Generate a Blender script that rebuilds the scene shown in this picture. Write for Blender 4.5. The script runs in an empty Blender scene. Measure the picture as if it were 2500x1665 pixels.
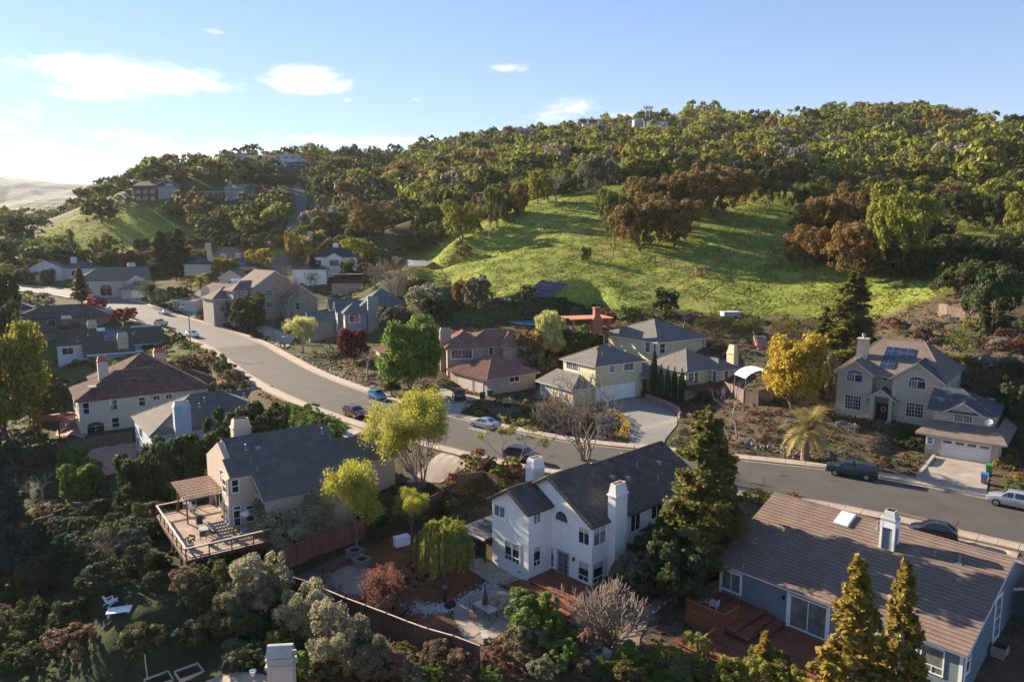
import bpy, bmesh, math, random
import numpy as np
from mathutils import Vector, Matrix
from mathutils.geometry import tessellate_polygon
R = math.radians
random.seed(7)
S = bpy.context.scene
COL = S.collection

# ------------------------------------------------------------------ camera, sky, sun, exposure
CAM_H, FPX, PITCH = 26.0, 1780.0, R(8.0)          # metres above the street, focal length in photo pixels, downward tilt
cam_data = bpy.data.cameras.new('camera')
cam = bpy.data.objects.new('camera', cam_data)
COL.objects.link(cam)
cam.location = (0, 0, CAM_H)
cam.rotation_euler = (R(90) - PITCH, 0, 0)
cam_data.sensor_width = 36.0
cam_data.lens = FPX / 2500 * 36.0
cam_data.clip_start = 0.5
cam_data.clip_end = 30000
S.camera = cam

SUN_EL, SUN_AZ = R(19.0), R(51.0)                  # height of the sun; degrees left of straight ahead
to_sun = Vector((-math.sin(SUN_AZ) * math.cos(SUN_EL), math.cos(SUN_AZ) * math.cos(SUN_EL), math.sin(SUN_EL)))
sun_d = bpy.data.lights.new('sun', 'SUN')
sun_d.energy = 5.0
sun_d.angle = R(0.5)
sun_d.color = (1.0, 0.83, 0.60)
sun = bpy.data.objects.new('sun', sun_d)
COL.objects.link(sun)
sun.rotation_euler = to_sun.to_track_quat('Z', 'Y').to_euler()

W = bpy.data.worlds.new('World')
S.world = W
W.use_nodes = True
nt = W.node_tree
nt.nodes.clear()
def wn(t, **k):
 n = nt.nodes.new(t)
 for a, b in k.items(): setattr(n, a, b)
 return n
def wl(a, b): nt.links.new(a, b)
wout = wn('ShaderNodeOutputWorld'); bg = wn('ShaderNodeBackground')
sky = wn('ShaderNodeTexSky', sky_type='NISHITA', sun_disc=False, sun_elevation=SUN_EL, sun_rotation=-SUN_AZ, altitude=60, air_density=1.0, dust_density=0.05, ozone_density=3.5)
bg.inputs['Strength'].default_value = 0.052
# clouds: a few cumulus patches at real directions of the sky, broken up with noise
tc = wn('ShaderNodeTexCoord'); sep = wn('ShaderNodeSeparateXYZ')
wl(tc.outputs['Generated'], sep.inputs[0])
def wm(op, a, b=None, c=None, clamp=False):
 n = wn('ShaderNodeMath', operation=op, use_clamp=clamp)
 for i, v in enumerate((a, b, c)):
  if v is None: continue
  if isinstance(v, (int, float)): n.inputs[i].default_value = v
  else: wl(v, n.inputs[i])
 return n.outputs[0]
az = wm('ARCTAN2', sep.outputs[0], sep.outputs[1])
hyp = wm('SQRT', wm('ADD', wm('MULTIPLY', sep.outputs[0], sep.outputs[0]), wm('MULTIPLY', sep.outputs[1], sep.outputs[1])))
el = wm('ARCTAN2', sep.outputs[2], hyp)
comb = wn('ShaderNodeCombineXYZ')
wl(wm('MULTIPLY', az, 1.0), comb.inputs[0]); wl(wm('MULTIPLY', el, 2.6), comb.inputs[1])
n1 = wn('ShaderNodeTexNoise'); n1.inputs['Scale'].default_value = 26; n1.inputs['Detail'].default_value = 9; n1.inputs['Roughness'].default_value = 0.62
wl(comb.outputs[0], n1.inputs['Vector'])
n2 = wn('ShaderNodeTexNoise'); n2.inputs['Scale'].default_value = 7; n2.inputs['Detail'].default_value = 4
wl(comb.outputs[0], n2.inputs['Vector'])
def px_dir(px, py):
 v = (py - 832.5) / FPX
 x = (px - 1250) / FPX; y = math.cos(PITCH) - v * math.sin(PITCH); z = -(math.sin(PITCH) + v * math.cos(PITCH))
 return math.atan2(x, y), math.atan2(z, math.hypot(x, y))
CLOUDS = [(300, 184, 200, 34, 1.5, 0), (460, 205, 160, 14, 1.1, 0), (232, 226, 95, 20, 1.2, 0), (745, 198, 95, 30, 1.5, 0), (525, 78, 34, 7, .9, 0),
  (1240, 168, 52, 12, .95, 0), (850, 205, 15, 5, .8, 0), (1015, 243, 18, 6, .8, 0), (848, 245, 14, 5, .7, 0), (1400, 262, 70, 24, .75, 0), (1350, 285, 75, 15, .8, 0), (1520, 285, 60, 14, .5, 0),
  (620, 380, 280, 28, 1.1, 0), (850, 345, 230, 15, 1.0, 0), (1000, 340, 90, 9, .8, 0), (450, 405, 110, 24, .9, 0), (330, 345, 95, 16, .8, 0), (270, 330, 60, 12, .7, 0), (110, 370, 80, 20, .6, 0),
  (25, 315, 25, 7, .8, 0), (10, 295, 16, 7, .8, 0), (700, 316, 20, 4, .6, 0), (-350, 250, 300, 40, 1., 0), (-900, 180, 260, 40, 1., 0), (2950, 120, 200, 30, .9, 0), (-200, 60, 90, 16, .8, 0)]
total = None
for (px, py, rx, ry, k, _) in CLOUDS:
 a0, e0 = px_dir(px, py)
 dx = wm('MULTIPLY', wm('SUBTRACT', az, a0), FPX / rx)
 dy = wm('MULTIPLY', wm('SUBTRACT', el, e0), FPX / ry)
 d2 = wm('ADD', wm('MULTIPLY', dx, dx), wm('MULTIPLY', dy, dy))
 m = wm('MULTIPLY', wm('SUBTRACT', 1.35, wm('SQRT', d2)), k)
 total = m if total is None else wm('MAXIMUM', total, m)
dens = wm('ADD', wm('MAXIMUM', total, 0.0), wm('MULTIPLY', wm('SUBTRACT', n1.outputs[0], 0.5), 3.0))
dens = wm('MULTIPLY', dens, wm('MULTIPLY', wm('GREATER_THAN', total, 0.0), 1.0))
fade = wn('ShaderNodeMapRange'); fade.inputs['From Min'].default_value = 0.28; fade.inputs['From Max'].default_value = 1.15
wl(dens, fade.inputs['Value'])
hz = wn('ShaderNodeMapRange'); hz.inputs['From Min'].default_value = 0.0; hz.inputs['From Max'].default_value = 0.5
wl(total, hz.inputs['Value'])
cm = wm('MULTIPLY', wm('MULTIPLY', fade.outputs[0], hz.outputs[0]), 0.8)
mixc = wn('ShaderNodeMix', data_type='RGBA')
tint = wn('ShaderNodeMix', data_type='RGBA', blend_type='MULTIPLY'); tint.inputs[0].default_value = 1.0
gam = wn('ShaderNodeGamma'); gam.inputs['Gamma'].default_value = 0.72      # hazy air evens out the glare round the sun
wl(sky.outputs[0], gam.inputs['Color']); wl(gam.outputs[0], tint.inputs[6]); tint.inputs[7].default_value = (1.0, 1.20, 1.58, 1)
wl(cm, mixc.inputs[0]); wl(tint.outputs[2], mixc.inputs[6])
mixc.inputs[7].default_value = (6.2, 6.0, 5.9, 1)
hazeb = wn('ShaderNodeMix', data_type='RGBA')      # pale air towards the horizon
hf = wm('MULTIPLY', wm('POWER', 2.718, wm('MULTIPLY', wm('MAXIMUM', el, 0.0), -7.0)), 0.42)
wl(hf, hazeb.inputs[0]); wl(mixc.outputs[2], hazeb.inputs[6]); hazeb.inputs[7].default_value = (4.5, 4.7, 4.9, 1)
wl(hazeb.outputs[2], bg.inputs['Color']); wl(bg.outputs[0], wout.inputs['Surface'])

vs = S.view_settings
S.display_settings.display_device = 'sRGB'
vs.view_transform = 'Standard'
vs.look = 'None'
vs.gamma = 1.0
vs.use_curve_mapping = False
vs.exposure = 1.9
S.cycles.max_bounces = 6
S.cycles.diffuse_bounces = 3
S.cycles.transmission_bounces = 4
S.cycles.transparent_max_bounces = 4
S.cycles.volume_bounces = 1
S.cycles.use_denoising = True

# ------------------------------------------------------------------ measuring helpers: photo pixel -> world
def ray(px, py):
 v = (py - 832.5) / FPX
 return (px - 1250) / FPX, math.cos(PITCH) - v * math.sin(PITCH), -(math.sin(PITCH) + v * math.cos(PITCH))
def at_z(px, py, z):
 a, b, c = ray(px, py); t = (z - CAM_H) / c
 return Vector((a * t, b * t, z))
def at_y(px, py, Y):
 a, b, c = ray(px, py); t = Y / b
 return Vector((a * t, Y, CAM_H + c * t))

# ------------------------------------------------------------------ materials
def srgb(h):
 h = h.lstrip('#'); c = [int(h[i:i + 2], 16) / 255 for i in (0, 2, 4)]
 return tuple(x / 12.92 if x <= .04045 else ((x + .055) / 1.055) ** 2.4 for x in c)
MATS = {}
def M(name, col=None, rough=.8, var=.18, sc=1.5, bump=0., bsc=20., spec=.3, metal=0., col2=None, stretch=None, obj=False, coat=0, fine=0.12):
 """plain painted / mineral material: two noises vary the colour, one gives relief"""
 if name in MATS: return MATS[name]
 m = bpy.data.materials.new(name); m.use_nodes = True; MATS[name] = m
 t = m.node_tree; N = t.nodes; L = t.links
 p = N['Principled BSDF']
 p.inputs['Roughness'].default_value = rough; p.inputs['Specular IOR Level'].default_value = spec; p.inputs['Metallic'].default_value = metal
 if coat: p.inputs['Coat Weight'].default_value = coat; p.inputs['Coat Roughness'].default_value = .05
 g = N.new('ShaderNodeNewGeometry') if not obj else N.new('ShaderNodeTexCoord')
 src = g.outputs['Position'] if not obj else g.outputs['Object']
 if stretch:
  mp = N.new('ShaderNodeMapping'); mp.inputs['Scale'].default_value = stretch; L.new(src, mp.inputs['Vector']); src = mp.outputs[0]
 no = N.new('ShaderNodeTexNoise'); no.inputs['Scale'].default_value = sc; no.inputs['Detail'].default_value = 6; no.inputs['Roughness'].default_value = .6
 L.new(src, no.inputs['Vector'])
 nf = N.new('ShaderNodeTexNoise'); nf.inputs['Scale'].default_value = bsc; nf.inputs['Detail'].default_value = 3
 L.new(src, nf.inputs['Vector'])
 mr = N.new('ShaderNodeMapRange'); mr.inputs['From Min'].default_value = .3; mr.inputs['From Max'].default_value = .7
 L.new(no.outputs[0], mr.inputs['Value'])
 mx = N.new('ShaderNodeMix'); mx.data_type = 'RGBA'
 c1 = col; c2 = col2
 if c2 is None:
  c1 = tuple(c * (1 - var) for c in col); c2 = tuple(min(1, c * (1 + var)) for c in col)
 mx.inputs[6].default_value = (*c1, 1); mx.inputs[7].default_value = (*c2, 1)
 L.new(mr.outputs[0], mx.inputs[0])
 m2 = N.new('ShaderNodeMix'); m2.data_type = 'RGBA'; m2.blend_type = 'MULTIPLY'; m2.inputs[0].default_value = 1
 r2 = N.new('ShaderNodeMapRange'); r2.inputs['To Min'].default_value = 1 - fine; r2.inputs['To Max'].default_value = 1 + fine
 L.new(nf.outputs[0], r2.inputs['Value']); L.new(mx.outputs[2], m2.inputs[6]); L.new(r2.outputs[0], m2.inputs[7])
 L.new(m2.outputs[2], p.inputs['Base Color'])
 if bump:
  b = N.new('ShaderNodeBump'); b.inputs['Strength'].default_value = 1; b.inputs['Distance'].default_value = bump
  L.new(nf.outputs[0], b.inputs['Height']); L.new(b.outputs[0], p.inputs['Normal'])
 return m
def foliage_mat(name, dark, light, transl=.3, rough=.75):
 if name in MATS: return MATS[name]
 m = bpy.data.materials.new(name); m.use_nodes = True; MATS[name] = m
 t = m.node_tree; N = t.nodes; L = t.links
 p = N['Principled BSDF']; out = N['Material Output']
 p.inputs['Roughness'].default_value = rough; p.inputs['Specular IOR Level'].default_value = .25
 at = N.new('ShaderNodeAttribute'); at.attribute_name = 'tint'
 oi = N.new('ShaderNodeObjectInfo')
 mx = N.new('ShaderNodeMix'); mx.data_type = 'RGBA'; mx.inputs[6].default_value = (*dark, 1); mx.inputs[7].default_value = (*light, 1)
 L.new(at.outputs['Fac'], mx.inputs[0])
 mu = N.new('ShaderNodeMix'); mu.data_type = 'RGBA'; mu.blend_type = 'MULTIPLY'; mu.inputs[0].default_value = 1
 L.new(mx.outputs[2], mu.inputs[6]); L.new(oi.outputs['Color'], mu.inputs[7])
 L.new(mu.outputs[2], p.inputs['Base Color'])
 tr = N.new('ShaderNodeBsdfTranslucent'); L.new(mu.outputs[2], tr.inputs['Color'])
 ms = N.new('ShaderNodeMixShader'); ms.inputs[0].default_value = transl
 L.new(p.outputs[0], ms.inputs[1]); L.new(tr.outputs[0], ms.inputs[2]); L.new(ms.outputs[0], out.inputs['Surface'])
 return m
def glass_mat():
 if 'glass' in MATS: return MATS['glass']
 m = M('glass', (.018, .024, .03), rough=.06, var=.5, sc=.7, spec=.9, bump=.0)
 return m

MB_WHITE = M('white_paint', (.78, .78, .78), .55, var=.05, sc=2)
# ------------------------------------------------------------------ mesh builder
class MB:
 def __init__(s): s.v = []; s.f = []; s.m = []; s.mi = 0
 def use(s, i): s.mi = i; return s
 def poly(s, pts):
  n = len(s.v); s.v += [tuple(p) for p in pts]; s.f.append(tuple(range(n, n + len(pts)))); s.m.append(s.mi); return s
 def faces(s, vs, fs):
  n = len(s.v); s.v += [tuple(p) for p in vs]; s.f += [tuple(n + i for i in f) for f in fs]; s.m += [s.mi] * len(fs); return s
 def box(s, x0, x1, y0, y1, z0, z1, M4=None):
  vs = [Vector((x, y, z)) for z in (z0, z1) for x, y in ((x0, y0), (x1, y0), (x1, y1), (x0, y1))]
  if M4 is not None: vs = [M4 @ v for v in vs]
  return s.faces(vs, [(3, 2, 1, 0), (4, 5, 6, 7), (0, 1, 5, 4), (1, 2, 6, 5), (2, 3, 7, 6), (3, 0, 4, 7)])
 def bar(s, a, b, w, h=None, up=(0, 0, 1)):
  """box beam from a to b, width w, height h (centred)"""
  h = h or w; a = Vector(a); b = Vector(b); d = (b - a)
  if d.length < 1e-6: return s
  d.normalize(); u = Vector(up)
  if abs(d.dot(u)) > .98: u = Vector((1, 0, 0))
  x = d.cross(u).normalized() * (w / 2); y = x.cross(d).normalized() * (h / 2)
  vs = [a - x - y, a + x - y, a + x + y, a - x + y, b - x - y, b + x - y, b + x + y, b - x + y]
  return s.faces(vs, [(0, 1, 2, 3), (7, 6, 5, 4), (0, 4, 5, 1), (1, 5, 6, 2), (2, 6, 7, 3), (3, 7, 4, 0)])
 def prism(s, pts, z0, z1, cap=True):
  """extrude a plan polygon (ccw) between two heights (numbers or per-point lists)"""
  n = len(pts); a = z0 if isinstance(z0, (list, tuple)) else [z0] * n; b = z1 if isinstance(z1, (list, tuple)) else [z1] * n
  vs = [(p[0], p[1], a[i]) for i, p in enumerate(pts)] + [(p[0], p[1], b[i]) for i, p in enumerate(pts)]
  fs = [(i, (i + 1) % n, n + (i + 1) % n, n + i) for i in range(n)]
  if cap: fs += [tuple(range(n - 1, -1, -1)), tuple(range(n, 2 * n))]
  return s.faces(vs, fs)
 def slab(s, poly, th):
  """polygon in space thickened downwards along its normal"""
  P = [Vector(p) for p in poly]; nn = (P[1] - P[0]).cross(P[2] - P[0]).normalized()
  if nn.z < 0: P.reverse(); nn = -nn
  n = len(P); Q = [p - nn * th for p in P]
  return s.faces(P + Q, [tuple(range(n)), tuple(range(2 * n - 1, n - 1, -1))] + [(i, n + i, n + (i + 1) % n, (i + 1) % n) for i in range(n)])
 def tube(s, pts, rad, k=6, cap=True):
  pts = [Vector(p) for p in pts]; n = len(pts)
  rad = rad if isinstance(rad, (list, tuple)) else [rad] * n
  base = len(s.v); prev = None
  for i, p in enumerate(pts):
   d = (pts[min(i + 1, n - 1)] - pts[max(i - 1, 0)])
   d = d.normalized() if d.length > 1e-9 else Vector((0, 0, 1))
   u = prev if prev is not None else (Vector((1, 0, 0)) if abs(d.x) < .9 else Vector((0, 1, 0)))
   x = (u - d * u.dot(d)); x = x.normalized() if x.length > 1e-6 else d.orthogonal().normalized()
   prev = x; y = d.cross(x)
   for j in range(k):
    a = 2 * math.pi * j / k
    s.v.append(tuple(p + (x * math.cos(a) + y * math.sin(a)) * rad[i]))
  for i in range(n - 1):
   for j in range(k):
    s.f.append((base + i * k + j, base + i * k + (j + 1) % k, base + (i + 1) * k + (j + 1) % k, base + (i + 1) * k + j)); s.m.append(s.mi)
  if cap:
   s.f.append(tuple(base + j for j in reversed(range(k)))); s.f.append(tuple(base + (n - 1) * k + j for j in range(k))); s.m += [s.mi] * 2
  return s
 def lathe(s, prof, c=(0, 0, 0), k=16):
  base = len(s.v); c = Vector(c)
  for r, z in prof:
   for j in range(k):
    a = 2 * math.pi * j / k; s.v.append((c.x + r * math.cos(a), c.y + r * math.sin(a), c.z + z))
  for i in range(len(prof) - 1):
   for j in range(k):
    s.f.append((base + i * k + j, base + i * k + (j + 1) % k, base + (i + 1) * k + (j + 1) % k, base + (i + 1) * k + j)); s.m.append(s.mi)
  s.f.append(tuple(base + j for j in reversed(range(k)))); s.f.append(tuple(base + (len(prof) - 1) * k + j for j in range(k))); s.m += [s.mi] * 2
  return s
 def build(s, name, mats, parent=None, loc=None, smooth=False, kind=None):
  me = bpy.data.meshes.new(name); me.from_pydata(s.v, [], s.f)
  mats = mats if isinstance(mats, (list, tuple)) else [mats]
  for m in mats: me.materials.append(m)
  if len(mats) > 1: me.polygons.foreach_set('material_index', s.m)
  if smooth: me.polygons.foreach_set('use_smooth', [True] * len(me.polygons))
  me.update()
  return link(name, me, parent, loc, kind)
def link(name, me, parent=None, loc=None, kind=None):
 o = bpy.data.objects.new(name, me); COL.objects.link(o)
 if parent is not None: o.parent = parent
 if loc is not None: o.location = loc
 if kind: o['kind'] = kind
 return o
def tag(o, label=None, cat=None, group=None, kind=None):
 if label: o['label'] = label
 if cat: o['category'] = cat
 if group: o['group'] = group
 if kind: o['kind'] = kind
 return o
def thing(name, label, cat, loc=(0, 0, 0), rz=0., group=None, scale=1.):
 o = bpy.data.objects.new(name, None); COL.objects.link(o); o.empty_display_size = .5
 o.location = loc; o.rotation_euler = (0, 0, rz); o.scale = (scale,) * 3 if not isinstance(scale, tuple) else scale
 return tag(o, label, cat, group)
def dup(root, loc, rz=0., scale=1., label=None, group=None, cat=None, color=None):
 r = root.copy(); COL.objects.link(r); r.location = loc; r.rotation_euler = (0, 0, rz); r.scale = (scale,) * 3 if not isinstance(scale, tuple) else scale
 for k in ('label', 'group', 'category'):
  if k in r: del r[k]
 tag(r, label, cat or root.get('category'), group)
 if color: r.color = color
 for ch in KIDS.get(root.name, list(root.children)):
  c = ch.copy(); COL.objects.link(c); c.parent = r
  if color: c.color = color
  for g in list(ch.children):
   d = g.copy(); COL.objects.link(d); d.parent = c
   if color: d.color = color
 return r
KIDS = {}

# ------------------------------------------------------------------ terrain
ROAD = [(96, 14, 0), (80, 34, 0), (64, 48, 0), (54, 58, 0), (45.2, 65.8, 0), (40, 70.3, 0), (33, 75.1, 0), (24.4, 78.7, 0), (17.8, 81.3, 0), (3.8, 87.1, 0), (-11.9, 100, 0), (-28.8, 117.9, 0),
  (-43.7, 138, 0), (-57.5, 160, .2), (-68, 175, .9), (-83.7, 191.2, 2.2), (-105, 209, 4.2), (-124, 229, 5.8), (-150, 250, 7.2), (-190, 268, 9)]
HALF = 5.8
def catmull(P, step=2.0):
 P = [np.array(p, float) for p in P]; out = []
 for i in range(len(P) - 1):
  p0 = P[max(i - 1, 0)]; p1 = P[i]; p2 = P[i + 1]; p3 = P[min(i + 2, len(P) - 1)]
  n = max(2, int(np.linalg.norm(p2 - p1) / step))
  for k in range(n):
   t = k / n
   out.append(.5 * ((2 * p1) + (-p0 + p2) * t + (2 * p0 - 5 * p1 + 4 * p2 - p3) * t * t + (-p0 + 3 * p1 - 3 * p2 + p3) * t ** 3))
 out.append(P[-1]); return out
ROADC = catmull(ROAD, 1.6)
RC = np.array(ROADC)

CP = []
def c3(x, y, z): CP.append((x, y, z))
def cy(px, py, Y): v = at_y(px, py, Y); CP.append(tuple(v))
def cz(px, py, z): v = at_z(px, py, z); CP.append(tuple(v))
for q in ROADC[::6]: c3(*q)
# uphill lots behind the street, right of picture
for q in [(40, 92, 1.2), (52, 96, 1.9), (58, 84, 1.0), (66, 84, 2.0), (62, 110, 4.5), (45, 112, 5), (30, 108, 1.2), (22, 112, .5), (10, 112, .3), (-6, 118, .4), (-16, 126, 1.5), (-2, 130, 1.5), (32, 122, 3.5), (40, 124, 5.0)]: c3(*q)
for q in [(80, 95, 6), (90, 75, 4), (110, 60, 4), (75, 60, .5), (90, 110, 14), (120, 90, 14), (115, 40, 2)]: c3(*q)
for q in [(1700, 765, 147), (1500, 755, 152), (1350, 745, 154), (1250, 790, 150), (1180, 728, 158), (2000, 765, 138), (2150, 775, 130), (2320, 725, 128), (2440, 600, 172), (2500, 600, 172), (2420, 790, 112),
  (1060, 690, 172), (1000, 645, 198), (1100, 595, 222), (1160, 552, 238), (1260, 505, 243), (1400, 478, 240), (1480, 470, 238), (1600, 475, 240), (1900, 475, 235), (1500, 600, 190), (1300, 600, 200), (1200, 650, 185), (1750, 600, 182), (1650, 700, 160), (1400, 680, 168),
  (2200, 530, 210), (2100, 640, 165), (1950, 690, 152), (2250, 650, 150), (1120, 640, 195)]: cy(*q)
# wooded ridge
for q in [(2100, 310, 480), (2500, 318, 440), (1800, 322, 500), (1600, 332, 520), (1350, 350, 540), (1100, 380, 560), (950, 410, 560), (2100, 420, 330), (2450, 420, 300), (1700, 400, 360), (1300, 430, 350), (1000, 455, 400),
  (1150, 505, 300), (900, 505, 340), (960, 550, 295), (860, 590, 290), (2400, 500, 240), (1450, 440, 290), (1800, 440, 290), (2000, 350, 400), (1550, 370, 430), (1250, 380, 450), (2600, 400, 260), (2900, 350, 330), (2900, 600, 150)]: cy(*q)
# left hill
for q in [(700, 385, 460), (620, 385, 450), (530, 400, 440), (400, 440, 430), (330, 462, 415), (250, 515, 395), (180, 540, 380), (100, 575, 370), (0, 610, 350), (0, 650, 320), (300, 610, 340), (400, 560, 360), (500, 520, 380),
  (600, 560, 350), (600, 640, 300), (720, 460, 400), (720, 550, 335), (705, 600, 300), (800, 400, 500), (850, 460, 430), (450, 620, 320), (200, 620, 330), (-200, 620, 380), (-300, 560, 500), (100, 560, 500)]: cy(*q)
for q in [(-60, 250, 13), (-35, 262, 17), (-60, 300, 18), (-30, 225, 13), (-15, 205, 13.5), (-85, 290, 14), (-120, 280, 10.5), (-150, 300, 11), (-52, 205, 6.5), (-35, 180, 6), (-30, 160, 3), (-75, 215, 6), (-25, 140, 2.2), (-100, 235, 7), (-135, 255, 8.5), (-10, 165, 9), (-20, 185, 11)]: c3(*q)
# downhill side of the street
for q in [(7, 60, -4.4), (3, 64, -4.4), (-6, 62, -4.6), (-4, 52, -4.9), (6, 52, -4.9), (14, 50, -4.9), (20, 52, -4.5), (-10, 72, -3.2), (14, 71, -1.6), (22, 66, -1.9), (28, 52, -4.2), (35, 56, -1.8), (26, 62, -2.6), (30, 40, -4.5), (40, 46, -3.2),
  (-12, 84, -1.0), (-20, 92, -.6), (-22, 76, -4), (-30, 66, -6), (-36, 72, -6.3), (-34, 60, -7.5), (-20, 60, -5.8), (-14, 50, -6), (-25, 48, -7.6), (-8, 42, -6.2), (8, 42, -6), (20, 40, -5.4), (-40, 86, -5.5), (-38, 100, -3), (-45, 110, -4.5), (-48, 94, -7.4),
  (-55, 84, -9), (-45, 62, -10), (-60, 100, -8.6), (-66, 104, -9.2), (-64, 84, -11), (-75, 96, -11), (-85, 120, -9), (-70, 118, -7), (-62, 126, -4), (-90, 110, -11.5), (-100, 130, -10), (-105, 155, -6), (-88, 145, -5), (-72, 145, -1.5), (-82, 165, -.5),
  (-110, 175, -1), (-125, 190, 0), (-150, 215, 3), (-170, 235, 6), (-130, 150, -10), (-150, 180, -6), (-180, 200, -2), (-40, 46, -10), (-25, 36, -8), (-5, 32, -6.5), (20, 28, -6), (40, 30, -5), (-60, 60, -13), (-90, 80, -15), (-130, 110, -16), (-60, 30, -12), (0, 0, -8), (60, 0, -5), (-80, 0, -15), (0, -60, -10)]: c3(*q)
for q in [(-250, 250, 3), (-300, 150, -15), (-400, 300, 0), (-500, 500, 5), (-300, 0, -20), (300, 0, 10), (300, 200, 60), (500, 400, 110), (0, 800, 90), (300, 700, 115), (-300, 700, 40), (600, 700, 130), (-600, 700, 10), (-600, 100, -15), (150, 560, 112), (-120, 620, 92)]: c3(*q)
CPa = np.array(CP)
_S = 100.0
def _phi(r2): return np.where(r2 > 1e-12, .5 * r2 * np.log(np.maximum(r2, 1e-12)), 0)
def _tps(P, z, lam):
 n = len(P); d = ((P[:, None] - P[None]) ** 2).sum(-1)
 A = np.zeros((n + 3, n + 3)); A[:n, :n] = _phi(d) + lam * np.eye(n); A[:n, n] = 1; A[n, :n] = 1; A[:n, n + 1:] = P; A[n + 1:, :n] = P.T
 b = np.zeros(n + 3); b[:n] = z
 return np.linalg.solve(A, b)
_P = CPa[:, :2] / _S
_Wt = _tps(_P, CPa[:, 2], .002)
def _eval(X, Y):
 q = np.stack([X.ravel(), Y.ravel()], 1) / _S; out = np.empty(len(q))
 for i in range(0, len(q), 20000):
  c = q[i:i + 20000]; d = ((c[:, None] - _P[None]) ** 2).sum(-1)
  out[i:i + 20000] = _phi(d) @ _Wt[:len(_P)] + _Wt[len(_P)] + c @ _Wt[len(_P) + 1:]
 return out.reshape(X.shape)
def axis(lo, hi, step, outer, last_lo, last_hi):
 c = list(np.arange(lo, hi + .01, step))
 s = step; x = hi
 while x < last_hi: s = min(s * 1.12, outer if x < 700 else 1e9); x += s; c.append(x)
 s = step; x = lo; pre = []
 while x > last_lo: s = min(s * 1.12, outer if x > -700 else 1e9); x -= s; pre.append(x)
 return np.array(pre[::-1] + c)
XS = axis(-120, 95, 1.0, 6.0, -9000, 9000)
YS = axis(26, 215, 1.0, 5.0, -700, 12000)
GX, GY = np.meshgrid(XS, YS, indexing='ij')
rad = np.hypot(GX, GY - 200)
inner = np.clip((1000 - rad) / 300, 0, 1)
GXc = np.clip(GX, -650, 650); GYc = np.clip(GY, -80, 820)
GZ = _eval(GXc, GYc)
GZ = GZ * inner + (1 - inner) * (-5.0)
# natural unevenness
def vnoise(X, Y, s, seed):
 rng = np.random.RandomState(seed); G = rng.rand(64, 64)
 x = X / s + 1000.3; y = Y / s + 1000.7
 xi = np.floor(x).astype(int); yi = np.floor(y).astype(int); fx = x - xi; fy = y - yi
 fx = fx * fx * (3 - 2 * fx); fy = fy * fy * (3 - 2 * fy)
 g = lambda a, b: G[a % 64, b % 64]
 return (g(xi, yi) * (1 - fx) + g(xi + 1, yi) * fx) * (1 - fy) + (g(xi, yi + 1) * (1 - fx) + g(xi + 1, yi + 1) * fx) * fy
bumpy = (vnoise(GX, GY, 9, 1) - .5) * .5 + (vnoise(GX, GY, 3.1, 2) - .5) * .18
hilly = (vnoise(GX, GY, 38, 3) - .5) * 4.0 * np.clip((GY - 260) / 80, 0, 1) * inner
GZ = GZ + bumpy + hilly
def seg_dist(X, Y):
 """distance to the street centre line and the street height there"""
 shp = X.shape; q = np.stack([X.ravel(), Y.ravel()], 1); D = np.full(len(q), 1e9); Z = np.zeros(len(q))
 m = (q[:, 0] > -230) & (q[:, 0] < 130) & (q[:, 1] > -10) & (q[:, 1] < 300); qq = q[m]
 d = np.full(len(qq), 1e9); z = np.zeros(len(qq))
 for a, b in zip(RC[:-1], RC[1:]):
  ab = b[:2] - a[:2]; L2 = (ab ** 2).sum()
  t = np.clip(((qq - a[:2]) @ ab) / L2, 0, 1); pr = a[:2] + t[:, None] * ab; dd = np.sqrt(((qq - pr) ** 2).sum(1))
  k = dd < d; d[k] = dd[k]; z[k] = (a[2] + t * (b[2] - a[2]))[k]
 D[m] = d; Z[m] = z
 return D.reshape(shp), Z.reshape(shp)
RD, RZ = seg_dist(GX, GY)
# level building pads: (centre x, y, angle, half length, half width, height, blend)
PADS = []
def pad(x, y, ang, hl, hw, z, bl=3.0): PADS.append((x, y, R(ang), hl, hw, z, bl))
PADFILL = []
pad(54.0, 85.5, 140.6, 6, 7, .05, 2.5)      # tan house, garage part
pad(50.5, 101, 140.6, 7.5, 5, 1.6, 2)
pad(19.5, 113.5, 38, 9, 9, .2, 3)              # yellow house
pad(16, 104, 38, 6, 5, .1, 2)
pad(-1, 118.5, 40, 9, 9, .3, 3)                # pink tiled house
pad(2.0, 55.5, -46.4, 8, 4.5, -4.75, 3)        # yard of the white house
pad(21.5, 48.5, -48, 9, 5, -4.6, 3)            # deck yard of the slate blue house
pad(-66, 106, 37, 8, 6, -8.6, 3)               # pool
pad(-78, 95, 40, 8, 7, -11.4, 3)               # court
pad(-57.5, 113, 36.5, 9, 7, -7.2, 3)
pad(-68, 131, 34, 11, 10, -6.2, 3)
pad(-31.5, 66, 36, 5, 8, -4.2, 6)
pad(5, 151, 20, 12, 5, 8.0, 8)                 # swimming pool terrace
for (x, y, a, hl, hw, z, bl) in PADS:
 dx = GX - x; dy = GY - y; u = np.abs(dx * math.cos(a) + dy * math.sin(a)) - hl; v = np.abs(-dx * math.sin(a) + dy * math.cos(a)) - hw
 d = np.hypot(np.maximum(u, 0), np.maximum(v, 0)); w = np.clip(1 - d / bl, 0, 1); w = w * w * (3 - 2 * w)
 GZ = GZ * (1 - w) + z * w
w = np.clip(1 - (RD - (HALF + 2.6)) / 5.0, 0, 1); w = w * w * (3 - 2 * w)
GZ = GZ * (1 - w) + (RZ - .02) * w
w = np.clip(1 - (RD - (HALF + 1.0)) / 1.0, 0, 1)
GZ = GZ - .35 * w
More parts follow.
